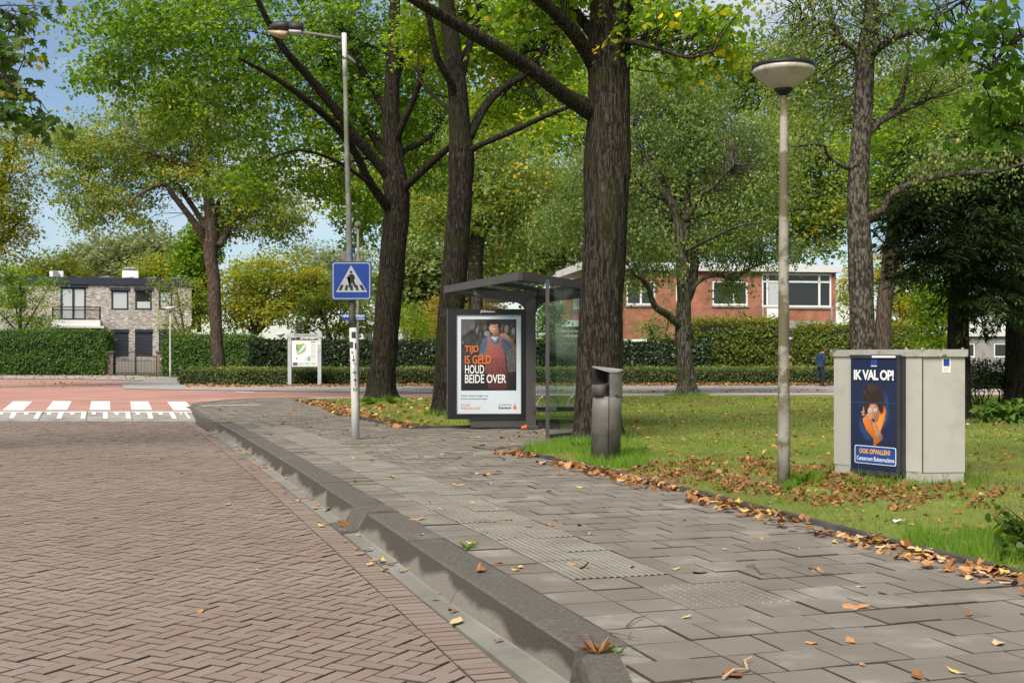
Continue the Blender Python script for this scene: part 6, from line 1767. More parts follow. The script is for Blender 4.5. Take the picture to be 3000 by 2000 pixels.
b = MB(); b.tube([lp(1013,161), lp(1028,173,-.02), lp(1042,185,-.03)], [.012,.03,.012], 6); b.build('cable_hook', M['iron'], sl)
# stickers and tags on the post
tagm = INK['charcoal']
def wrap(x0, x1, y0, y1, m_, nm):
    b = MB(); n_ = 5; yc = (y0+y1)/2
    cx = np.interp(yc, [740,860,960,1060,1180,1287], [1024,1029,1034,1037,1040,1042]); k = YL/F
    rad = (.0535 if yc < 960 else np.interp(yc, [960,1180,1287], [.057,.061,.064])) + .004
    V = []
    for yy in (y1, y0):
        for i in range(n_+1):
            xx = (x0 + (x1-x0)*i/n_ - cx)*k
            xx = max(-rad*.98, min(rad*.98, xx)); c = p(cx, yy, YL)
            V.append((c.x + xx, YL - math.sqrt(max(1e-8, rad*rad - xx*xx)), c.z))
    b.add(V, [(i, i+1, n_+2+i, n_+1+i) for i in range(n_)])
    b.build(nm, m_, sl)
for r in ((1031,1043,972,990),(1024,1036,1001,1019),(1041,1045,1004,1022),(1020,1030,887,897),(1027,1036,845,852)): wrap(*r, INK['charcoal'], 'sticker')
wrap(1033,1041,1066,1080, INK['white'], 'sticker')
def tagline(pts, w=1.6):
    for (xa, ya), (xb, yb) in zip(pts, pts[1:]):
        x0, x1 = min(xa, xb), max(xa, xb); y0, y1 = min(ya, yb), max(ya, yb)
        wrap(x0 - w/2, x1 + w/2, y0 - w/2, y1 + w/2, INK['black'], 'graffiti')
tagline([(1032,1028),(1032,1035)]); tagline([(1035,1029),(1035,1035)]); tagline([(1037,1040),(1037,1058)]); tagline([(1034,1054),(1041,1055)])
tagline([(1040,1062),(1040,1080)]); tagline([(1036,1066),(1044,1066)]); tagline([(1041,1084),(1041,1100)]); tagline([(1036,1090),(1044,1091)]); tagline([(1042,1104),(1042,1130)]); tagline([(1038,1112),(1046,1113)])
tagline([(1037,1136),(1037,1144)]); tagline([(1041,1137),(1041,1144)]); tagline([(1045,1136),(1045,1144)]); tagline([(1023,948),(1036,949)]); tagline([(1029,944),(1029,960)]); tagline([(1022,956),(1033,957)])

# ---- pedestrian crossing sign on the post
YSg = YL - .10
s0, s1 = p(971, 879, YSg), p(1088, 765.5, YSg)
sg = empty('crossing_sign', ((s0.x+s1.x)/2, YSg, s0.z), 'square blue pedestrian crossing sign fixed to the leaning lamp post', 'sign')
W_, H_ = s1.x - s0.x, s1.z - s0.z
def rr_prism(name, x0, z0, x1, z1, r, y0, y1, m_, parent):
    pts = []
    for cx, cz, a0 in ((x1-r, z0+r, -90), (x1-r, z1-r, 0), (x0+r, z1-r, 90), (x0+r, z0+r, 180)):
        for k in range(5):
            a = math.radians(a0 + 22.5*k); pts.append((cx + r*math.cos(a), cz + r*math.sin(a)))
    n_ = len(pts); b = MB()
    b.add([(x, y0, z) for x, z in pts] + [(x, y1, z) for x, z in pts], [tuple(range(n_)), tuple(reversed(range(n_, 2*n_)))] + [(i, n_+i, n_+(i+1)%n_, (i+1)%n_) for i in range(n_)])
    return b.build(name, m_, parent)
plate = rr_prism('plate', s0.x, s0.z, s1.x, s1.z, .035, YSg, YSg+.03, ink('sign_edge', (.012,.045,.14)), sg)
sp = Print((s0.x, YSg, s0.z), (W_,0,0), (0,0,H_), sg, .001)
sp.rect(.030,.030,.970,.970, INK['lgrey'], 1, 'border', r=.06, par=plate)
sp.rect(.055,.055,.945,.945, INK['signblue'], 2, 'field', r=.05, par=plate)
sx = lambda x: (x-42)/436; sy = lambda y: 1-(y-170)/425
sp.poly([(sx(93),sy(507)),(sx(434),sy(507)),(sx(256),sy(212))], INK['lgrey'], 3, 'triangle', par=plate)
for x0_, w0_, x1_, w1_ in ((120,32,144,34),(185,32,200,24),(247,32,248,26),(312,28,300,26),(378,30,345,32)):
    sp.poly([(sx(x0_),sy(488)),(sx(x0_+w0_),sy(488)),(sx(x1_+w1_),sy(428)),(sx(x1_),sy(428))], INK['black'], 4, 'stripe', par=plate)
figm = INK['black']
sp.ell(sx(257), sy(287), .034, .034, figm, 5, 'walker', par=plate)
sp.poly([(sx(a),sy(c)) for a,c in ((243,312),(270,306),(292,325),(300,362),(290,364),(280,338),(284,385),(312,455),(298,460),(266,402),(240,460),(226,458),(246,385),(244,335),(216,358),(207,352))], figm, 5, 'walker', par=plate)
b = MB(); b.bar((sq.x-.19, YSg+.05, s0.z+.12), (sq.x+.05, YSg+.05, s0.z+.12), .03, .04).bar((sq.x-.19, YSg+.05, s1.z-.12), (sq.x+.05, YSg+.05, s1.z-.12), .03, .04); b.build('bracket', M['galv'], sg)
# small plate above it, seen from behind
qa = p(995.5, 766, YL-.05); qb = p(1022, 760, YL-.22)
pt = empty('side_plate', (qb.x, qb.y, qb.z), 'small grey plate turned sideways just above the crossing sign', 'sign')
b = MB(); h1, h2 = p(0,739,YL).z, p(0,726,YL).z
b.add([(qa.x,YL+.12,qa.z),(qb.x,YL-.04,p(0,763,YL).z),(qb.x,YL-.04,h2),(qa.x,YL+.12,h1),(qa.x+.02,YL+.135,qa.z),(qb.x+.02,YL-.03,p(0,763,YL).z),(qb.x+.02,YL-.03,h2),(qa.x+.02,YL+.135,h1)],
      [(0,1,2,3),(7,6,5,4),(0,4,5,1),(1,5,6,2),(2,6,7,3),(3,7,4,0)])
b.build('plate', mat('plate_back', (.10,.095,.09), (.16,.15,.14), rough=.7, scale=12), pt)
b = MB(); b.bar((qb.x+.022,YL-.035,h2), (qb.x+.022,YL-.035,p(0,763,YL).z), .012, .03); b.build('plate_edge', INK['signblue'], pt)

# ---- street name sign on its own post behind the lamp
YN_ = 24.0
n0, n1 = p(1002.5, 938, YN_), p(1070.5, 920, YN_)
nsg = empty('street_name_sign', (p(1040,0,YN_).x, YN_, 0), 'blue enamel street name sign on a slim post behind the street lamp', 'street sign')
b = MB(); b.lathe([(.03,-.05),(.025,3.85)], ((p(1048,0,YN_).x), YN_+.04, 0), 12); b.build('post', M['galv'], nsg, smooth=True)
b = MB(); b.lathe([(0.0,3.84),(.05,3.855),(.07,3.90),(.07,3.93),(.05,3.975),(0.0,3.99)], (p(1048,0,YN_).x, YN_+.04, 0), 16); b.build('globe', M['galv'], nsg, smooth=True)
pl_ = rr_prism('plate', n0.x, n0.z, n1.x, n1.z, .01, YN_, YN_+.012, INK['signblue'], nsg)
np_ = Print((n0.x, YN_, n0.z), (n1.x-n0.x,0,0), (0,0,n1.z-n0.z), nsg, .001)
np_.text('HEMSTERHUISSTRAAT', .035, .50, .965, .90, INK['white'], 1, .02, 'lettering', par=pl_)
np_.text('SLOTERVAART', .62, .12, .965, .36, INK['white'], 1, .01, 'lettering', par=pl_)

# ---- map board
YI = F*H/(1128-HY)
M['alu'] = mat('board_aluminium', (.40,.41,.42), (.50,.51,.52), rough=.45, metal=.2, scale=2, stain=(.34,.34,.34), stain_scale=3)
ib = empty('map_board', (p(893,0,YI).x, YI, 0), 'grey metal map board on two posts in front of the low hedge', 'information board')
kI = YI/F
def ibox(x0, x1, y0, y1, d0, d1, m_, nm):
    a, c = p(x0, y1, YI), p(x1, y0, YI)
    return MB().box(((a.x+c.x)/2, YI+(d0+d1)/2, (a.z+c.z)/2), (c.x-a.x, d1-d0, c.z-a.z)).build(nm, m_, ib)
ibox(843.7,854,978,1128.5,-.06,.06,M['alu'],'post'); ibox(931,941.5,978,1128.5,-.06,.06,M['alu'],'post')
hd = ibox(840,944.5,977.5,988,-.08,.08,M['alu'],'header'); pn = ibox(854,931,996,1074,-.03,.03,M['alu'],'panel')
a = p(855.8, 1072, YI); c = p(930, 998.5, YI)
mp_ = Print((a.x, YI-.031, a.z), (c.x-a.x,0,0), (0,0,c.z-a.z), ib, .002)
mp_.rect(0,0,1,1, INK['white'], 1, 'map_sheet', par=pn)
mx_ = lambda x: (x-180)/363; my_ = lambda y: 1-(y-195)/358
def mpoly(pts, m_, l): mp_.poly([(mx_(x), my_(y)) for x, y in pts], INK[m_], l, 'map_print', par=pn)
mpoly([(236,240),(300,242),(350,232),(388,255),(385,290),(370,340),(310,380),(262,392),(248,370),(246,335),(262,318)], 'green', 2)
mpoly([(372,245),(390,262),(350,312),(310,352),(268,378),(262,362),(300,318),(335,262)], 'water', 3)
mpoly([(355,410),(443,402),(443,482),(358,482)], 'water', 2); mpoly([(400,440),(443,402),(443,482),(405,482)], 'green', 3)
mpoly([(192,502),(262,502),(262,545),(192,545)], 'blue', 2); mpoly([(192,522),(262,520),(262,534),(192,532)], 'lip', 3)
mpoly([(238,435),(262,435),(262,458),(238,458)], 'tan', 2)
for i in range(14): mpoly([(452, 236+i*17), (452 + (70 if i % 4 else 50), 236+i*17), (452 + (70 if i % 4 else 50), 242+i*17), (452, 242+i*17)], 'lgrey', 2)
mpoly([(448,206),(522,206),(522,218),(448,218)], 'charcoal', 2)
for x0 in (275, 360, 452):
    for i in range(4): mpoly([(x0, 502+i*10), (x0+72, 502+i*10), (x0+72, 507+i*10), (x0, 507+i*10)], 'lgrey', 2)
hp = Print((p(840,0,YI).x, YI-.081, p(0,988,YI).z), (p(944.5,0,YI).x-p(840,0,YI).x,0,0), (0,0,10.5*kI), ib, .002)
hp.text('Watersporteiland', .20, .16, .86, .90, INK['charcoal'], 1, .0, 'lettering', par=hd)
ibox(933,939,999,1009,-.066,-.061,INK['white'],'sticker')
for i in range(6): ibox(846+(i%2)*3, 851+(i%2)*2, 1012+i*7, 1013.2+i*7, -.064, -.061, INK['grey'], 'graffiti')

# ---- utility cabinet with poster
M['cab'] = mat('cabinet_beige', (.36,.345,.31), (.42,.405,.37), rough=.7, scale=1.5, stain=(.28,.265,.23), stain_scale=1.6, stain_lo=.55, stain_hi=.75)
M['cablid'] = mat('cabinet_lid', (.29,.28,.24), (.38,.365,.32), rough=.9, scale=6, bump=.3, stain=(.10,.10,.075), stain_scale=7, stain_lo=.54, stain_hi=.64)
M['plinth'] = mat('cabinet_plinth', (.30,.285,.25), (.40,.385,.345), rough=.9, scale=3, stain=(.10,.09,.07), stain_scale=4, stain_lo=.52, stain_hi=.66)
FP = [Vector(q) for q in ((3.508,13.02,0),(4.02,12.18,0),(4.138,12.03,0),(4.58,12.08,0),(4.66,12.65,0),(4.02,13.5,0))]
cb = empty('utility_cabinet', (4.1, 12.6, 0), 'beige utility cabinet with stained lid standing on the leafy lawn', 'cabinet')
cen = sum(FP, Vector())/len(FP)
def ring(sc_, z): return [(cen.x + (q.x-cen.x)*sc_, cen.y + (q.y-cen.y)*sc_) for q in FP]
MB().prism(ring(.985,0), -.05, .11).build('plinth', M['plinth'], cb)
MB().prism([(q.x,q.y) for q in FP], .105, 1.275).build('body', M['cab'], cb)
b = MB(); b.prism(ring(1.055,0), 1.272, 1.345); b.build('lid', M['cablid'], cb)
for q in FP[:4]:
    MB().lathe([(.016,1.345),(.016,1.36),(.0,1.365)], (cen.x+(q.x-cen.x)*.96, cen.y+(q.y-cen.y)*.96, 0), 8).build('lid_bolt', M['cablid'], cb)
MB().bar((FP[2].x-.004, FP[2].y-.004, .11), (FP[2].x-.004, FP[2].y-.004, 1.27), .008, .008).build('door_seam', M['blackmetal'], cb)
fu = (FP[1]-FP[0]).normalized(); fn = Vector((fu.y, -fu.x, 0))
# sticker on the right door
dv = (FP[3]-FP[2]); dn = Vector((dv.y, -dv.x, 0)).normalized()
st = Print(FP[2] + dv*.455 + Vector((0,0,0)) + dn*.003, dv*.20, Vector((0,0,.145)), cb, .001)
st.O = Vector((st.O.x, st.O.y, on_plane(2762, 1091, FP[2], dn).z))
stk = st.rect(0,0,1,1, INK['white'], 0, 'sticker'); st.rect(.14,.46,.86,.95, INK['blue'], 1, 'sticker_print', par=stk); st.rect(.14,.43,.86,.45, INK['orange'], 1, 'sticker_print', par=stk)
for i in range(4): st.rect(.12,.08+i*.08,.88 if i % 2 else .7,.10+i*.08, INK['lgrey'], 1, 'sticker_print', par=stk)
# poster frame on the left face, leaning a little forward at the foot
frm = empty('cabinet_poster', (3.8, 12.5, .2), 'navy advertising poster in a dark clip frame on the cabinet', 'poster')
cs = lambda x: 2430 + x/3.7333; cy = lambda y: 1000 + y/3.7333
offP = FP[0] + fn*.09
def fp(x, y, extra=0.0): return on_plane(cs(x), cy(y), FP[0] + fn*(.09+extra), fn)
TL_, TR_, BR_, BL_ = fp(230,182), fp(742,182), fp(742,1428), fp(240,1378)
zl, zh = (BR_.z+BL_.z)/2, (TL_.z+TR_.z)/2
O_ = Vector((BL_.x, BL_.y, zl)); Uc = Vector((TR_.x-BL_.x, TR_.y-BL_.y, 0)); Vc = Vector((0,0,zh-zl))
def cbox(u0, v0, u1, v1, d0, d1, m_, nm):
    b = MB(); P_ = []
    for d in (d0, d1): P_ += [O_+Uc*u0+Vc*v0+fn*d, O_+Uc*u1+Vc*v0+fn*d, O_+Uc*u1+Vc*v1+fn*d, O_+Uc*u0+Vc*v1+fn*d]
    b.add(P_, [(3,2,1,0),(4,5,6,7),(0,1,5,4),(1,2,6,5),(2,3,7,6),(3,0,4,7)]); return b.build(nm, m_, frm)
M['clip'] = mat('clip_frame', (.030,.031,.034), (.045,.046,.05), rough=.4, scale=4)
cbox(-.02,-.035,1.06,1.02,-.085,-.004, M['clip'], 'frame')
cbox(-.02,1.0,1.06,1.03,-.02,.012, M['clip'], 'top_clip'); cbox(-.01,-.04,1.06,-.004,-.03,.01, M['clip'], 'bottom_clip'); cbox(1.0,-.02,1.06,1.02,-.03,.008, M['clip'], 'side_clip')
cbox(.48,1.004,.98,1.022,.012,.016, M['wframe'], 'name_strip')
cp = Print(O_, Uc, Vc, frm, .0012)
pbase = cp.rect(0,0,1,1, INK['navy'], 0, 'poster')
ku = lambda x: (x-232)/508; kv = lambda y, x=480: 1-(y-183)/( (1380 + (x-232)/508*48) - 183 )
def cf(pts, m_, l): cp.poly([(ku(x), kv(y, x)) for x, y in pts], INK[m_], l, 'poster_picture', par=pbase)
cf([(453,196),(523,196),(523,262),(453,262)], 'blue', 1); cf([(455,264),(520,264),(520,274),(455,274)], 'white', 1)
cp.text('IK VAL OP!', ku(262), kv(424), ku(704), kv(310), INK['white'], 2, .035, 'poster_lettering', par=pbase, slant=.0, space=.9)
pd = Paint(236, 440, 738, 1146, 110, (.010,.017,.052))
pd.poly([(300,600),(360,520),(600,500),(650,600),(660,800),(610,980),(550,1120),(420,1090),(340,900),(305,720)], (.012,.020,.055), 8, .9)
pd.poly([(600,520),(640,640),(650,820),(600,940),(580,900),(620,760)], (.020,.060,.16), 5, .8); pd.poly([(320,820),(360,900),(470,1060),(400,1080),(330,960)], (.018,.055,.15), 5, .8)
pd.poly([(362,862),(400,800),(540,730),(596,695),(622,758),(606,862),(560,985),(586,1062),(500,1142),(484,1142),(480,1060),(400,960)], (.62,.155,.018), 1, 1, .06, (380,760,260,300))
pd.poly([(520,840),(600,790),(575,930),(545,1010),(520,960)], (.72,.30,.03), 3, .8)
pd.ell(478, 580, 106, 116, (.035,.018,.014), 5, 1, 0, (420,480,160,180), .25); pd.ell(400, 680, 34, 90, (.028,.014,.011), 3, 1, 0, None, .2); pd.ell(560, 690, 36, 100, (.028,.014,.011), 3, 1, -.1, None, .2)
pd.ell(480, 790, 64, 128, (.46,.235,.15), 1, 1, 0, (430,720,120,80)); pd.ell(515, 810, 24, 80, (.28,.13,.08), 5, .6); pd.ell(455, 820, 20, 30, (.56,.30,.20), 4, .5)
pd.poly([(400,700),(425,640),(535,640),(560,700),(548,760),(536,712),(500,684),(445,690),(418,745)], (.026,.013,.010), 2)
for ex in (446, 503):
    pd.ell(ex, 752, 17, 18, (.66,.64,.60), 1); pd.ell(ex, 753, 8, 10, (.02,.014,.010), 0); pd.ell(ex, 708, 20, 4, (.03,.018,.012), 1, .9, -.12 if ex < 470 else .12)
pd.poly([(470,770),(482,770),(490,818),(464,820)], (.34,.165,.10), 2, .7); pd.ell(480, 862, 20, 22, (.34,.05,.045), 1); pd.ell(481, 862, 11, 13, (.03,.008,.008), 1)
pd.poly([(505,970),(550,955),(562,1010),(588,1062),(560,1088),(528,1062),(500,1015)], (.44,.22,.14), 1, 1, .04, (500,960,80,60))
for a_ in ([(466,890),(480,880),(520,915),(508,932)], [(470,918),(486,908),(530,945),(518,962)], [(486,950),(502,940),(545,972),(530,990)], [(505,880),(520,876),(534,950),(518,955)]): pd.poly(a_, (.46,.235,.15), 1, 1, .04, (a_[0][0], a_[0][1], 50, 50))
for a_ in ([(345,770),(378,750),(382,775),(355,785)], [(350,792),(382,783),(384,806),(362,813)], [(362,838),(385,830),(388,850),(368,858)], [(366,720),(376,716),(380,760),(368,764)]): pd.poly(a_, (.50,.27,.18), 1)
pd.build(cp, lambda x, y: (ku(x), kv(y, x)), 1, 'poster_picture', pbase, .35)
cp.rect(0, kv(668), 1, kv(676), ink('fold', (.045,.055,.105)), 3, 'poster_fold', par=pbase)
cp.rect(ku(272), .05, ku(730), .212, INK['white'], 2, 'poster_print', r=.035, par=pbase); cp.rect(ku(280), .056, ku(722), .206, INK['blue'], 3, 'poster_print', r=.03, par=pbase)
cp.text('OOK OPVALLEN?', ku(327), .140, ku(668), .185, INK['yellow'], 4, .03, 'poster_lettering', par=pbase)
cp.text('Centercom Buitenreclame', ku(296), .078, ku(712), .118, INK['white'], 4, .012, 'poster_lettering', par=pbase)
# ================================================================ PERSON
def person():
    q = g(2412, 1131)
    k = q.y / F / 5.97
    def J(x, z, y=0.0): return Vector((q.x + (x-190)*k, q.y + y, (780-z)*k))
    root = empty('person', (q.x, q.y, 0), 'person in navy jacket and dark jeans walking with head bowed along the hedge', 'person')
    nodes = {
     'pelvis': (J(150,445), .135), 'waist': (J(150,390), .135), 'chest': (J(155,290), .165), 'upper': (J(165,222), .145), 'neck': (J(188,190), .055), 'head0': (J(200,165), .075), 'head1': (J(207,140), .098), 'head2': (J(204,122), .080),
     'hipF': (J(160,470,-.08), .105), 'kneeF': (J(185,615,-.08), .070), 'ankF': (J(172,745,-.08), .050), 'heelF': (J(165,765,-.08), .045), 'toeF': (J(228,770,-.08), .032),
     'hipR': (J(140,470,.09), .105), 'kneeR': (J(112,585,.09), .072), 'ankR': (J(42,685,.09), .050), 'heelR': (J(20,695,.09), .042), 'toeR': (J(52,745,.09), .032),
     'shF': (J(175,222,-.17), .075), 'elF': (J(180,330,-.21), .060), 'haF': (J(208,405,-.17), .046),
     'shR': (J(130,222,.17), .075), 'elR': (J(82,315,.20), .060), 'haR': (J(98,400,.18), .046)}
    E = [('pelvis','waist'),('waist','chest'),('chest','upper'),('upper','neck'),('neck','head0'),('head0','head1'),('head1','head2'),('pelvis','hipF'),('hipF','kneeF'),('kneeF','ankF'),('ankF','heelF'),('heelF','toeF'),
         ('pelvis','hipR'),('hipR','kneeR'),('kneeR','ankR'),('ankR','heelR'),('heelR','toeR'),('upper','shF'),('shF','elF'),('elF','haF'),('upper','shR'),('shR','elR'),('elR','haR')]
    ks = list(nodes); ix = {n_: i for i, n_ in enumerate(ks)}
    me = bpy.data.meshes.new('skel'); me.from_pydata([nodes[n_][0] for n_ in ks], [(ix[a], ix[b_]) for a, b_ in E], [])
    ob = bpy.data.objects.new('skel', me); COL.objects.link(ob)
    ob.modifiers.new('skin', 'SKIN'); sv = me.skin_vertices[0].data
    for n_ in ks:
        r = nodes[n_][1]; sv[ix[n_]].radius = (r, r)
    sv[0].use_root = True
    ss = ob.modifiers.new('sub', 'SUBSURF'); ss.levels = 2; ss.render_levels = 2
    dg = bpy.context.evaluated_depsgraph_get(); dg.update()
    body = bpy.data.meshes.new_from_object(ob.evaluated_get(dg)); body.name = 'body'
    bpy.data.objects.remove(ob)
    mats = [mat('navy_jacket', (.018,.040,.075), (.028,.055,.095), rough=.9, scale=14), mat('dark_jeans', (.016,.022,.036), (.026,.034,.052), rough=.95, scale=10), flat('black_shoe', (.008,.008,.009), .5),
            flat('skin_tone', (.42,.20,.14), .6), flat('dark_hair', (.030,.020,.014), .8)]
    for m_ in mats: body.materials.append(m_)
    zf = lambda zz_: (780-zz_)*k
    for pl in body.polygons:
        c = pl.center; pl.use_smooth = True
        if c.z > zf(196):
            face = (c.x - nodes['head1'][0].x) > .035 and c.z < zf(138)
            m_ = 3 if face or c.z < zf(172) else 4
        elif c.z > zf(445): m_ = 0
        elif c.z > zf(748) and not (c.x < nodes['ankR'][0].x + .12 and c.z < zf(688) and c.y > q.y): m_ = 1
        else: m_ = 2
        if m_ == 0 and c.z < zf(395) and (Vector((c.x, c.y, c.z)) - nodes['haR'][0]).length < .06: m_ = 3
        pl.material_index = m_
    link('body', body, root)
    b = MB(); c = nodes['pelvis'][0]
    # jacket hem hanging over the hips
    rr = []
    for z, rx, ry in ((zf(330), .165, .185), (zf(400), .170, .190), (zf(447), .178, .195)):
        rr.append([(c.x + .004 + rx*math.cos(t), q.y + ry*math.sin(t), z) for t in np.linspace(0, 2*math.pi, 21)[:-1]])
    loft(b, rr, cap0=False, cap1=False); b.build('jacket_hem', mats[0], root, smooth=True)
    b = MB(); h = nodes['head1'][0]
    b.tube([h + Vector((.085,-.0,-.015)), h + Vector((.125,0,-.035))], [.02, .012], 6); b.build('nose', mats[3], root)
    for s in (-1, 1):
        b = MB(); b.lathe([(.0,-.03),(.02,-.02),(.022,.01),(.0,.03)], h + Vector((.005, s*.097, -.02)), 8); b.build('ear', mats[3], root)
person()

# ================================================================ GROUND COVER AND LITTER
EDGE = lawn_front[4:] + [lawn_end]
def along(pts, n, jit0, jit1, power=1.0, skip=0.0):
    """random points beside a polyline: offset to the left (-) or right (+) of it"""
    seg = [(a, b_, (b_-a).length) for a, b_ in zip(pts, pts[1:])]
    L_ = np.array([s[2] for s in seg]); c = np.cumsum(L_)
    u = RNG.random(n) * c[-1]; k = np.minimum(np.searchsorted(c, u), len(seg)-1)
    out = np.zeros((n, 3))
    for i in range(n):
        a, b_, l = seg[k[i]]; t = (u[i] - (c[k[i]] - l))/l
        d = (b_-a)/l; nn = Vector((d.y, -d.x, 0))
        o_ = jit0 + (jit1-jit0) * RNG.random()**power
        v = a + (b_-a)*t + nn*o_; out[i] = (v.x, v.y, 0)
    return out
def in_px(poly, n, z=0.0):
    w = [(g(x, y, z).x, g(x, y, z).y) for x, y in poly]
    xs = [e[0] for e in w]; ys = [e[1] for e in w]; P = np.zeros((0, 3))
    while len(P) < n:
        X = RNG.uniform(min(xs), max(xs), n*3); Y = RNG.uniform(min(ys), max(ys), n*3)
        m = inside_np(X, Y, w); P = np.concatenate([P, np.stack([X[m], Y[m], np.zeros(m.sum())], 1)])
    return P[:n]
def visible(P, mg=0.0):
    x = CX + P[:,0]*F/np.maximum(P[:,1], .1); y = HY + F*(H-P[:,2])/np.maximum(P[:,1], .1)
    return (P[:,1] > 1) & (x > -mg) & (x < 3000+mg) & (y < 2000+mg)
def patchy(P, scale, lo):
    n = np.array([mnoise.noise(Vector((q[0]*scale, q[1]*scale, 3.3))) for q in P])
    return P[n > lo]
zones = {}
e_sw = along(EDGE, 1500, .03, .36, 2.2)                       # drifted against the edging, pavement side
sgn = np.array([1.0 if inside(q[0], q[1], side2) else 0.0 for q in e_sw])
if sgn.mean() < .5:
    e_sw = along(EDGE, 1500, -.03, -.36, 2.2)
e_sw = patchy(e_sw, 1.1, -.12)
zones['edge'] = e_sw
eb = along(lawn_back[1:7], 900, -.35, .25, 1.0); zones['edgeback'] = patchy(eb, 1.5, -.3)
zones['patch'] = patchy(in_px([(1800,1385),(1950,1345),(2200,1335),(2450,1375),(2700,1415),(2950,1440),(2900,1490),(2500,1500),(2250,1460),(2000,1425)], 4600), 2.6, -.12)
zones['lawnleaf'] = patchy(in_px([(1450,1300),(1700,1300),(1850,1380),(2300,1490),(3000,1660),(3000,1180),(2200,1164),(1480,1164)], 3800), .9, -.25)
zones['lawnleaf2'] = in_px([(900,1172),(1030,1215),(1230,1250),(1320,1245),(1320,1168)], 420)
sw = in_px([(700,1240),(640,1200),(900,1180),(1200,1260),(1500,1290),(1500,1330),(2200,1500),(3000,1720),(3000,2000),(1720,2000),(1400,1690),(1000,1430)], 190); zones['pavement'] = sw
gt = np.array([tuple(K(s, t)) for s, t in zip(RNG.uniform(.6, S_END, 75)**1.0, RNG.uniform(-.33, -.07, 75))]); gt[:,2] = ROAD_Z + .012; zones['gutter'] = gt
rd = in_px([(0,1990),(1000,1990),(1300,1900),(700,1290),(0,1260)], 26, ROAD_Z); rd[:,2] = ROAD_Z; zones['road'] = rd
zones['hedgefoot'] = np.concatenate([in_px([(540,1133),(540,1125),(1270,1123),(2600,1121),(2600,1130),(1270,1132),(700,1134)], 5200), in_px([(330,1112),(-20,1112),(-20,1100),(460,1100),(470,1106)], 350)])
zones['farkerb'] = in_px([(1440,1144),(3000,1143),(3000,1149),(1440,1150)], 500)
zones['sideroad'] = in_px([(0,1136),(300,1134),(350,1120),(0,1112)], 90)
lab = {'edge': ('dry %s leaf drifted against the lawn edging', 'leaves drifted along the lawn edging'), 'patch': ('dry %s leaf lying in the leafy grass near the cabinet', 'leaves in the grass near the cabinet'),
       'pavement': ('single dry %s leaf lying on the grey pavement tiles', 'leaves scattered on the pavement'), 'gutter': ('dry %s leaf lying in the concrete gutter', 'leaves in the gutter'), 'road': ('small dry %s leaf lying on the herringbone brick road', 'leaves on the brick road'),
       'lawnleaf': ('single dry %s leaf lying on the short lawn', 'leaves scattered over the lawn')}
# pick the 300 that show largest
cand = []
size = {}
for zn, P in zones.items():
    base_ = {'pavement': .062, 'gutter': .06, 'road': .045, 'hedgefoot': .075, 'farkerb': .06, 'sideroad': .07, 'patch': .030, 'lawnleaf': .04, 'lawnleaf2': .075, 'edgeback': .075}.get(zn, .062)
    size[zn] = base_ * np.exp(RNG.normal(0, .28, len(P)))
    if zn in lab:
        v = visible(P); app = size[zn] / np.maximum(P[:,1], 1) * (1.6 if zn in ('pavement','gutter','road') else 1.0)
        cand += [(app[i], zn, i) for i in np.nonzero(v)[0]]
cand.sort(key=lambda q: -q[0]); single = {}
for a, zn, i in cand[:296]: single.setdefault(zn, []).append(i)
def fallen_variant(k):
    rs = random.Random(100+k); n_ = 11; V = [(0, 0, rs.uniform(.02,.10))]
    curl = rs.uniform(.1, .5); ca_ = rs.uniform(0, math.pi)
    lob = rs.choice([3, 5, 0])
    for i in range(n_):
        a = 2*math.pi*i/n_; r = (.5 if abs(math.sin(a)) < .5 else .40) * (1 + rs.uniform(-.22,.18) + (.22*math.cos(lob*a) if lob else 0))
        x, y = r*math.cos(a)*1.15, r*math.sin(a)*.85
        d = x*math.cos(ca_) + y*math.sin(ca_)
        V.append((x, y, curl*d*d*1.6 + rs.uniform(-.02,.06)))
    fs = [(0, 1+i, 1+(i+1) % n_) for i in range(n_)]
    V += [(-.55,.02,.03),(-.95,.06,.05),(-.55,-.01,.03)]; fs.append((n_+1, n_+2, n_+3))
    return V, fs
FLM = [mat('dry_leaf_orange', (.36,.17,.068), (.47,.26,.12), rough=.8, scale=60, spec=.2), mat('dry_leaf_tan', (.50,.33,.17), (.60,.43,.25), rough=.8, scale=60, spec=.2), mat('dry_leaf_brown', (.20,.085,.033), (.30,.14,.055), rough=.85, scale=60, spec=.2), mat('dry_leaf_yellow', (.55,.37,.07), (.62,.45,.12), rough=.8, scale=60, spec=.2)]
variants = []
for k in range(10):
    V, fs = fallen_variant(k)
    me = bpy.data.meshes.new('fallen_leaf'); me.from_pydata(V, [], fs); me.materials.append(FLM[[0,0,1,2,0,1,2,0,3,0][k]]); me.update(); variants.append(me)
for zn, ids in single.items():
    for i in ids:
        vi = int(RNG.integers(10)); o = link('fallen_leaf', variants[vi])
        q = zones[zn][i]; s = size[zn][i]
        o.location = (q[0], q[1], q[2] + (.004 if zn != 'edge' else RNG.uniform(.004, .03)))
        o.scale = (s, s, s*RNG.uniform(.5, 1.2)); tl = .12 if zn in ('pavement','road','gutter') else .26
        o.rotation_euler = (RNG.normal(0, tl), RNG.normal(0, tl), RNG.uniform(0, 6.28))
        cn = ['orange','orange','tan','brown','orange','tan','brown','orange','yellow','orange'][vi]
        tag(o, lab[zn][0] % cn, 'leaf', cn + ' ' + lab[zn][1])
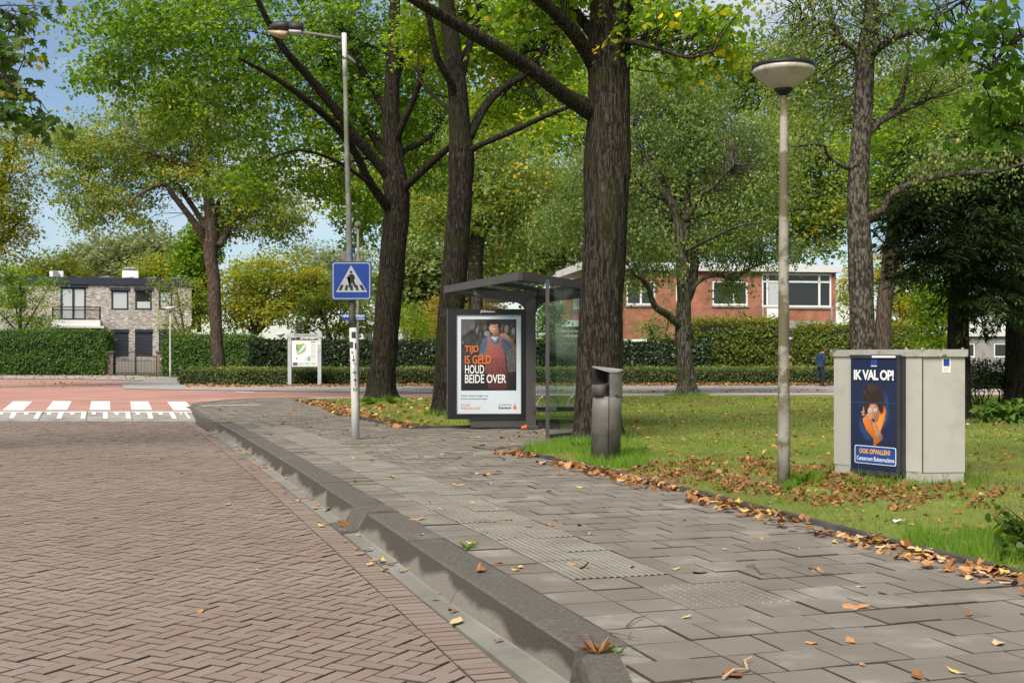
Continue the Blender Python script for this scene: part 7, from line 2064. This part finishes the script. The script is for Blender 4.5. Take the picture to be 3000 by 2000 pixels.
def litter(name, label, zns, up=.6, zl=.012, m_='litter'):
    P, S = [], []
    for zn in zns:
        keep = np.ones(len(zones[zn]), bool)
        if zn in single: keep[single[zn]] = False
        P.append(zones[zn][keep]); S.append(size[zn][keep])
    P = np.concatenate(P); S = np.concatenate(S); m = len(P)
    P = P + np.stack([np.zeros(m), np.zeros(m), zl + np.abs(RNG.normal(0, .012, m))], 1)
    nr = unit(np.array([0,0,1.0]) + RNG.normal(size=(m,3))*up)
    ax = unit(np.cross(nr, RNG.normal(size=(m,3))))
    me = leaf_mesh(name, P - ax*S[:,None]*.5, ax, nr, S*1.25, S, RNG.normal(.5, .24, m), LEAF[m_], 'heart')
    o = link(name, me); tag(o, label, 'leaf litter', kind='stuff'); return o
litter('leaf_litter', 'drift of orange brown leaves along the edging between pavement and lawn', ['edge', 'edgeback'])
litter('leaf_litter', 'carpet of brown leaves over the grass between lamp and cabinet', ['patch'], .6, m_='litterred')
litter('leaf_litter', 'thin scatter of dry leaves over the whole lawn', ['lawnleaf', 'lawnleaf2'], .5)
litter('leaf_litter', 'rusty band of leaves at the foot of the far hedges and kerb', ['hedgefoot', 'farkerb', 'sideroad'], .5)
litter('leaf_litter', 'few dry leaves on pavement, gutter and brick road', ['pavement', 'gutter', 'road'], .2, .004)
# bare soil under the leaf patch
sheet('bare_soil', [tuple(g(x, y).xy) for x, y in ((2030,1385),(2080,1376),(2130,1378),(2110,1392),(2060,1396))], .004, M['soil'])
# grass blades
def grass(name, label, P, ln, wd, lean, m_, tint=(.5,.2)):
    m = len(P); P = P.copy(); P[:,2] = -.005
    ax = unit(np.array([0,0,1.0]) + RNG.normal(size=(m,3))*lean); nr = unit(RNG.normal(size=(m,3)) + np.array([0,-.6,.3]))
    tn = np.array([mnoise.noise(Vector((q[0]*.8, q[1]*.8, 0))) for q in P])
    L_ = ln*RNG.uniform(.5,1.5,m)
    me = leaf_mesh(name, P, ax, nr, L_, wd, tint[0] + tn*.35 + RNG.normal(0, tint[1], m), LEAF[m_], 'blade')
    o = link(name, me); tag(o, label, 'grass', kind='stuff'); return o
def keep_lawn(P): return P[inside_np(P[:,0], P[:,1], lawn_poly)]
near = in_px([(1500,1300),(1750,1290),(3050,1290),(3050,1720),(2400,1550),(1800,1395)], 52000)
soilm = np.array([mnoise.noise(Vector((q[0]*1.7, q[1]*1.7, 3.3))) for q in near]); yv = HY + F*H/near[:,1]; xv = CX + near[:,0]*F/near[:,1]
dense_leaf = (soilm > .05) & (yv > 1340) & (yv < 1500) & (xv > 1800) & (xv < 2900)
near = keep_lawn(near[~dense_leaf | (RNG.random(len(near)) < .22)])
grass('lawn_grass', 'short patchy lawn grass near the cabinet and lamp', near, .042, .0065, .55, 'grass')
mid = keep_lawn(in_px([(1000,1165),(3050,1160),(3050,1300),(1400,1300),(1150,1250),(900,1175)], 60000))
grass('lawn_grass', 'mown lawn grass stretching to the far road', mid, .05, .017, .6, 'grass', (.52,.2))
tuf = []
for (x0, x1, y0, y1, n_) in ((1535,1720,1296,1330,2600),(1690,1900,1320,1372,3400),(1640,1760,1300,1322,1200),(2650,3010,1560,1700,3600),(2290,2330,1405,1440,500),(2320,2420,1390,1425,500),(2480,2900,1395,1432,900),(1470,1560,1240,1250,0)):
    if n_: tuf.append(in_px([(x0,y0),(x1,y0),(x1,y1),(x0,y1)], n_))
tuf = keep_lawn(np.concatenate(tuf)); tuf = patchy(tuf, 3.0, -.35)
grass('tall_grass', 'lush taller grass tufts around the bin, the trunk and the lawn edge', tuf, .105, .0075, .38, 'lush')
bases = []
for x, y, r, n_ in ((1120,1176,.75,900),(1315,1214,.55,500),(2012,1159,.7,700),(1752,1300,.6,900)):
    c = g(x, y); a = RNG.random(n_)*6.28; q = r*(.45+.6*RNG.random(n_)); bases.append(np.stack([c.x+np.cos(a)*q, c.y+np.sin(a)*q, np.zeros(n_)], 1))
grass('tall_grass', 'unmown grass ring round the foot of each lawn tree', keep_lawn(np.concatenate(bases)), .13, .012, .35, 'lush')
# moss and weeds in the paving joints, as single plants
def weed(label, x, y, n_, ln, z=0.0, spread=.9, wd=.3, name='weed', m_='weed', dry=False):
    c = g(x, y, z); a = RNG.random(n_)*6.28
    ax = np.stack([np.cos(a)*spread, np.sin(a)*spread, RNG.uniform(.25,1.0,n_)], 1)
    P = np.tile(np.array(c), (n_,1)) + np.stack([np.cos(a)*.01, np.sin(a)*.01, np.zeros(n_)], 1)
    L_ = ln*RNG.uniform(.6,1.2,n_)
    me = leaf_mesh(name, P, unit(ax), unit(np.array([0,0,1.0]) + RNG.normal(size=(n_,3))*.3), L_, L_*wd, RNG.normal(.5,.2,n_), LEAF[m_], 'heart')
    o = link(name, me); tag(o, label, 'weed'); return o
weed('small dandelion rosette growing in the joint behind the kerb', 1372, 1606, 12, .085)
weed('tiny weed sprouting beside the ribbed tiles', 1418, 1564, 7, .045)
weed('low green weed in the joint near the far kerb stones', 1044, 1412, 12, .06)
weed('broad leaved weed at the foot of the tall park lamp', 2345, 1418, 26, .20, spread=1.0, wd=.32)
weed('leafy weed growing at the foot of the big trunk beside the bin', 1700, 1318, 22, .22, wd=.28)
weed('leafy seedling clump at the foot of the spreading lime', 1085, 1185, 40, .30, wd=.5)
weed('long leafy suckers beside the seedling clump at the spreading lime', 1150, 1182, 26, .32, wd=.4)
weed('dry grass tuft caught at the end of the raised kerb', 1752, 1912, 60, .085, wd=.05, m_='litter')
weed('green sprig growing at the end of the raised kerb', 1808, 1912, 14, .05, wd=.15)
# shrubs at the right edge of the lawn
def shrub(name, label, x, y, ells, n_cl, n_leaf, R, leaf, lm, shape='heart', **kw):
    c = g(x, y); root = empty(name, c, label, 'shrub')
    Y = c.y; k = Y/F
    E = [(np.array(p(e[0], e[1], Y)), np.array((e[2]*k, e[4] if len(e) > 4 else e[2]*k, e[3]*k))) for e in ells]
    o, pos, out = make_crown('foliage', E, n_cl, n_leaf, R, leaf, LEAF[lm], root, shape, **kw)
    b = MB()
    for i in range(0, len(pos), max(1, len(pos)//22)):
        t = Vector(pos[i]); b.tube([c + Vector((RNG.normal(0,.05), RNG.normal(0,.05), -.02)), (c+t)/2 + Vector((0,0,.06)), t], [.006,.005,.002], 5, cap=False)
    b.build('stems', BARK['dark'], root, kind='stuff')
shrub('bramble', 'dark leaved bramble reaching in over the lawn edge', 3070, 1640, [(2950,1510,70,35),(3010,1580,60,50),(2900,1500,25,12),(3100,1520,90,60)], 30, 7, .07, .085, 'maple', aspect=.85, tint=(.5,.15), leaf_droop=.2)
shrub('bramble', 'bright leafy shrub in front of the shaggy hedge', 2950, 1238, [(2950,1205,70,28,.4),(2890,1195,30,22,.3),(3010,1190,60,35,.4)], 70, 12, .14, .12, 'weed', aspect=.7, tint=(.45,.2))
# bare stems in the shaggy hedge
b = MB()
for i in range(60):
    x = random.uniform(2815, 3060); q = g(x, random.uniform(1178,1188)); b.tube([q, q + Vector((random.uniform(-.2,.2), random.uniform(-.1,.1), .3)), q + Vector((random.uniform(-.35,.35), random.uniform(-.1,.2), .65))], [.016,.012,.008], 5, cap=False)
hg = [o for o in bpy.data.objects if o.get('label', '').startswith('shaggy dark hedge')][0]
b.build('stems', BARK['dark'], hg, kind='stuff')
o = link('fallen_leaf', variants[3]); o.location = K((s_gr0+s_gr1)/2 + .05, -.15, -.115); o.scale = (.10,.10,.08); o.rotation_euler = (.9,.2,.6)
tag(o, 'large curled brown leaf resting on the gully grate', 'leaf')
# twigs on the paving
M['twig'] = mat('dry_twig', (.10,.072,.05), (.19,.14,.095), rough=.9, scale=30)
M['twigpale'] = mat('pale_twig', (.38,.25,.15), (.48,.34,.22), rough=.9, scale=30)
def twig(label, lines, r=.006, m_='twig'):
    b = MB()
    for ln in lines:
        pts = [g(x, y) + Vector((0,0,.012 + .012*(i % 2))) for i, (x, y) in enumerate(ln)]
        b.tube(pts, [r*(1 - .55*i/max(1, len(pts)-1)) for i in range(len(pts))], 5)
    o = b.build('fallen_twig', M[m_]); tag(o, label, 'twig')
twig('dark forked fallen branch lying in front of the shelter', [[(1385,1308),(1400,1314),(1430,1316),(1455,1318),(1480,1313),(1520,1310),(1535,1313)], [(1400,1314),(1405,1309),(1420,1304)], [(1450,1317),(1444,1326),(1450,1332)], [(1385,1308),(1390,1314)]], .014)
twig('bent pale twig with dark end on the paving tiles', [[(2186,1662),(2206,1664),(2228,1684),(2255,1690),(2290,1698)], [(2186,1662),(2214,1662)]], .006)
twig('slightly curved brown twig on the paving tiles', [[(2370,1667),(2385,1676),(2415,1686),(2440,1691)]], .006)
twig('angular pale broken twig on the paving tiles', [[(2120,1992),(2150,1978),(2190,1969),(2182,1950),(2175,1944),(2203,1940)]], .008, 'twigpale')
twig('thin reddish twig beside the end of the kerb', [[(1783,1859),(1820,1872),(1880,1878)], [(1840,1874),(1850,1864)]], .0035)
twig('thin dark twig lying across the kerb top', [[(1683,1871),(1720,1872),(1760,1882)]], .004)
twig('thin brown twig arching on the studded tiles', [[(1834,1841),(1860,1825),(1888,1811),(1900,1812)]], .004)
twig('curved dark twig lying beyond the bin on the lawn', [[(1935,1296),(1970,1302),(2010,1300)]], .012)
# litter
cup = g(1535, 1261); M['cupred'] = flat('cup_red', (.52,.10,.03), .5); 
c_ = empty('paper_cup', cup, 'orange red paper cup lying on its side in front of the shelter', 'cup')
Rm = Matrix.Rotation(math.radians(78), 3, 'Y') @ Matrix.Rotation(math.radians(15), 3, 'X')
b = MB(); b.lathe([(.030,0),(.043,.10)], (0,0,0), 20); b.f = b.f[:-2] + [b.f[-2]]; b.m = b.m[:len(b.f)]
b.v = [tuple(Rm @ Vector(v) + cup + Vector((-.04,0,.045))) for v in b.v]; b.build('cup_wall', M['cupred'], c_, smooth=False)
b = MB(); b.lathe([(.0,.02),(.038,.085),(.0415,.0995),(.046,.102),(.043,.104)], (0,0,0), 20); b.v = [tuple(Rm @ Vector(v) + cup + Vector((-.04,0,.045))) for v in b.v]; b.build('cup_inside', INK['tan'], c_, smooth=True)
for (x, y, s, lb) in ((2569, 1402, .06, 'crumpled white wrapper on the soil beneath the cabinet poster'), (2638, 1534, .06, 'flattened white paper scrap in the grass near the edging'), (2832,1245,.05,'white paper scrap on the lawn beside the cabinet door')):
    q = g(x, y); b = MB(); n_ = 9
    V = [(q.x, q.y, .03)] + [(q.x + s*math.cos(6.283*i/n_)*random.uniform(.6,1.1), q.y + s*.8*math.sin(6.283*i/n_), .012 + random.uniform(0,.03)) for i in range(n_)]
    b.add(V, [(0, 1+i, 1+(i+1) % n_) for i in range(n_)]); o = b.build('paper_scrap', M['wframe']); tag(o, lb, 'litter')
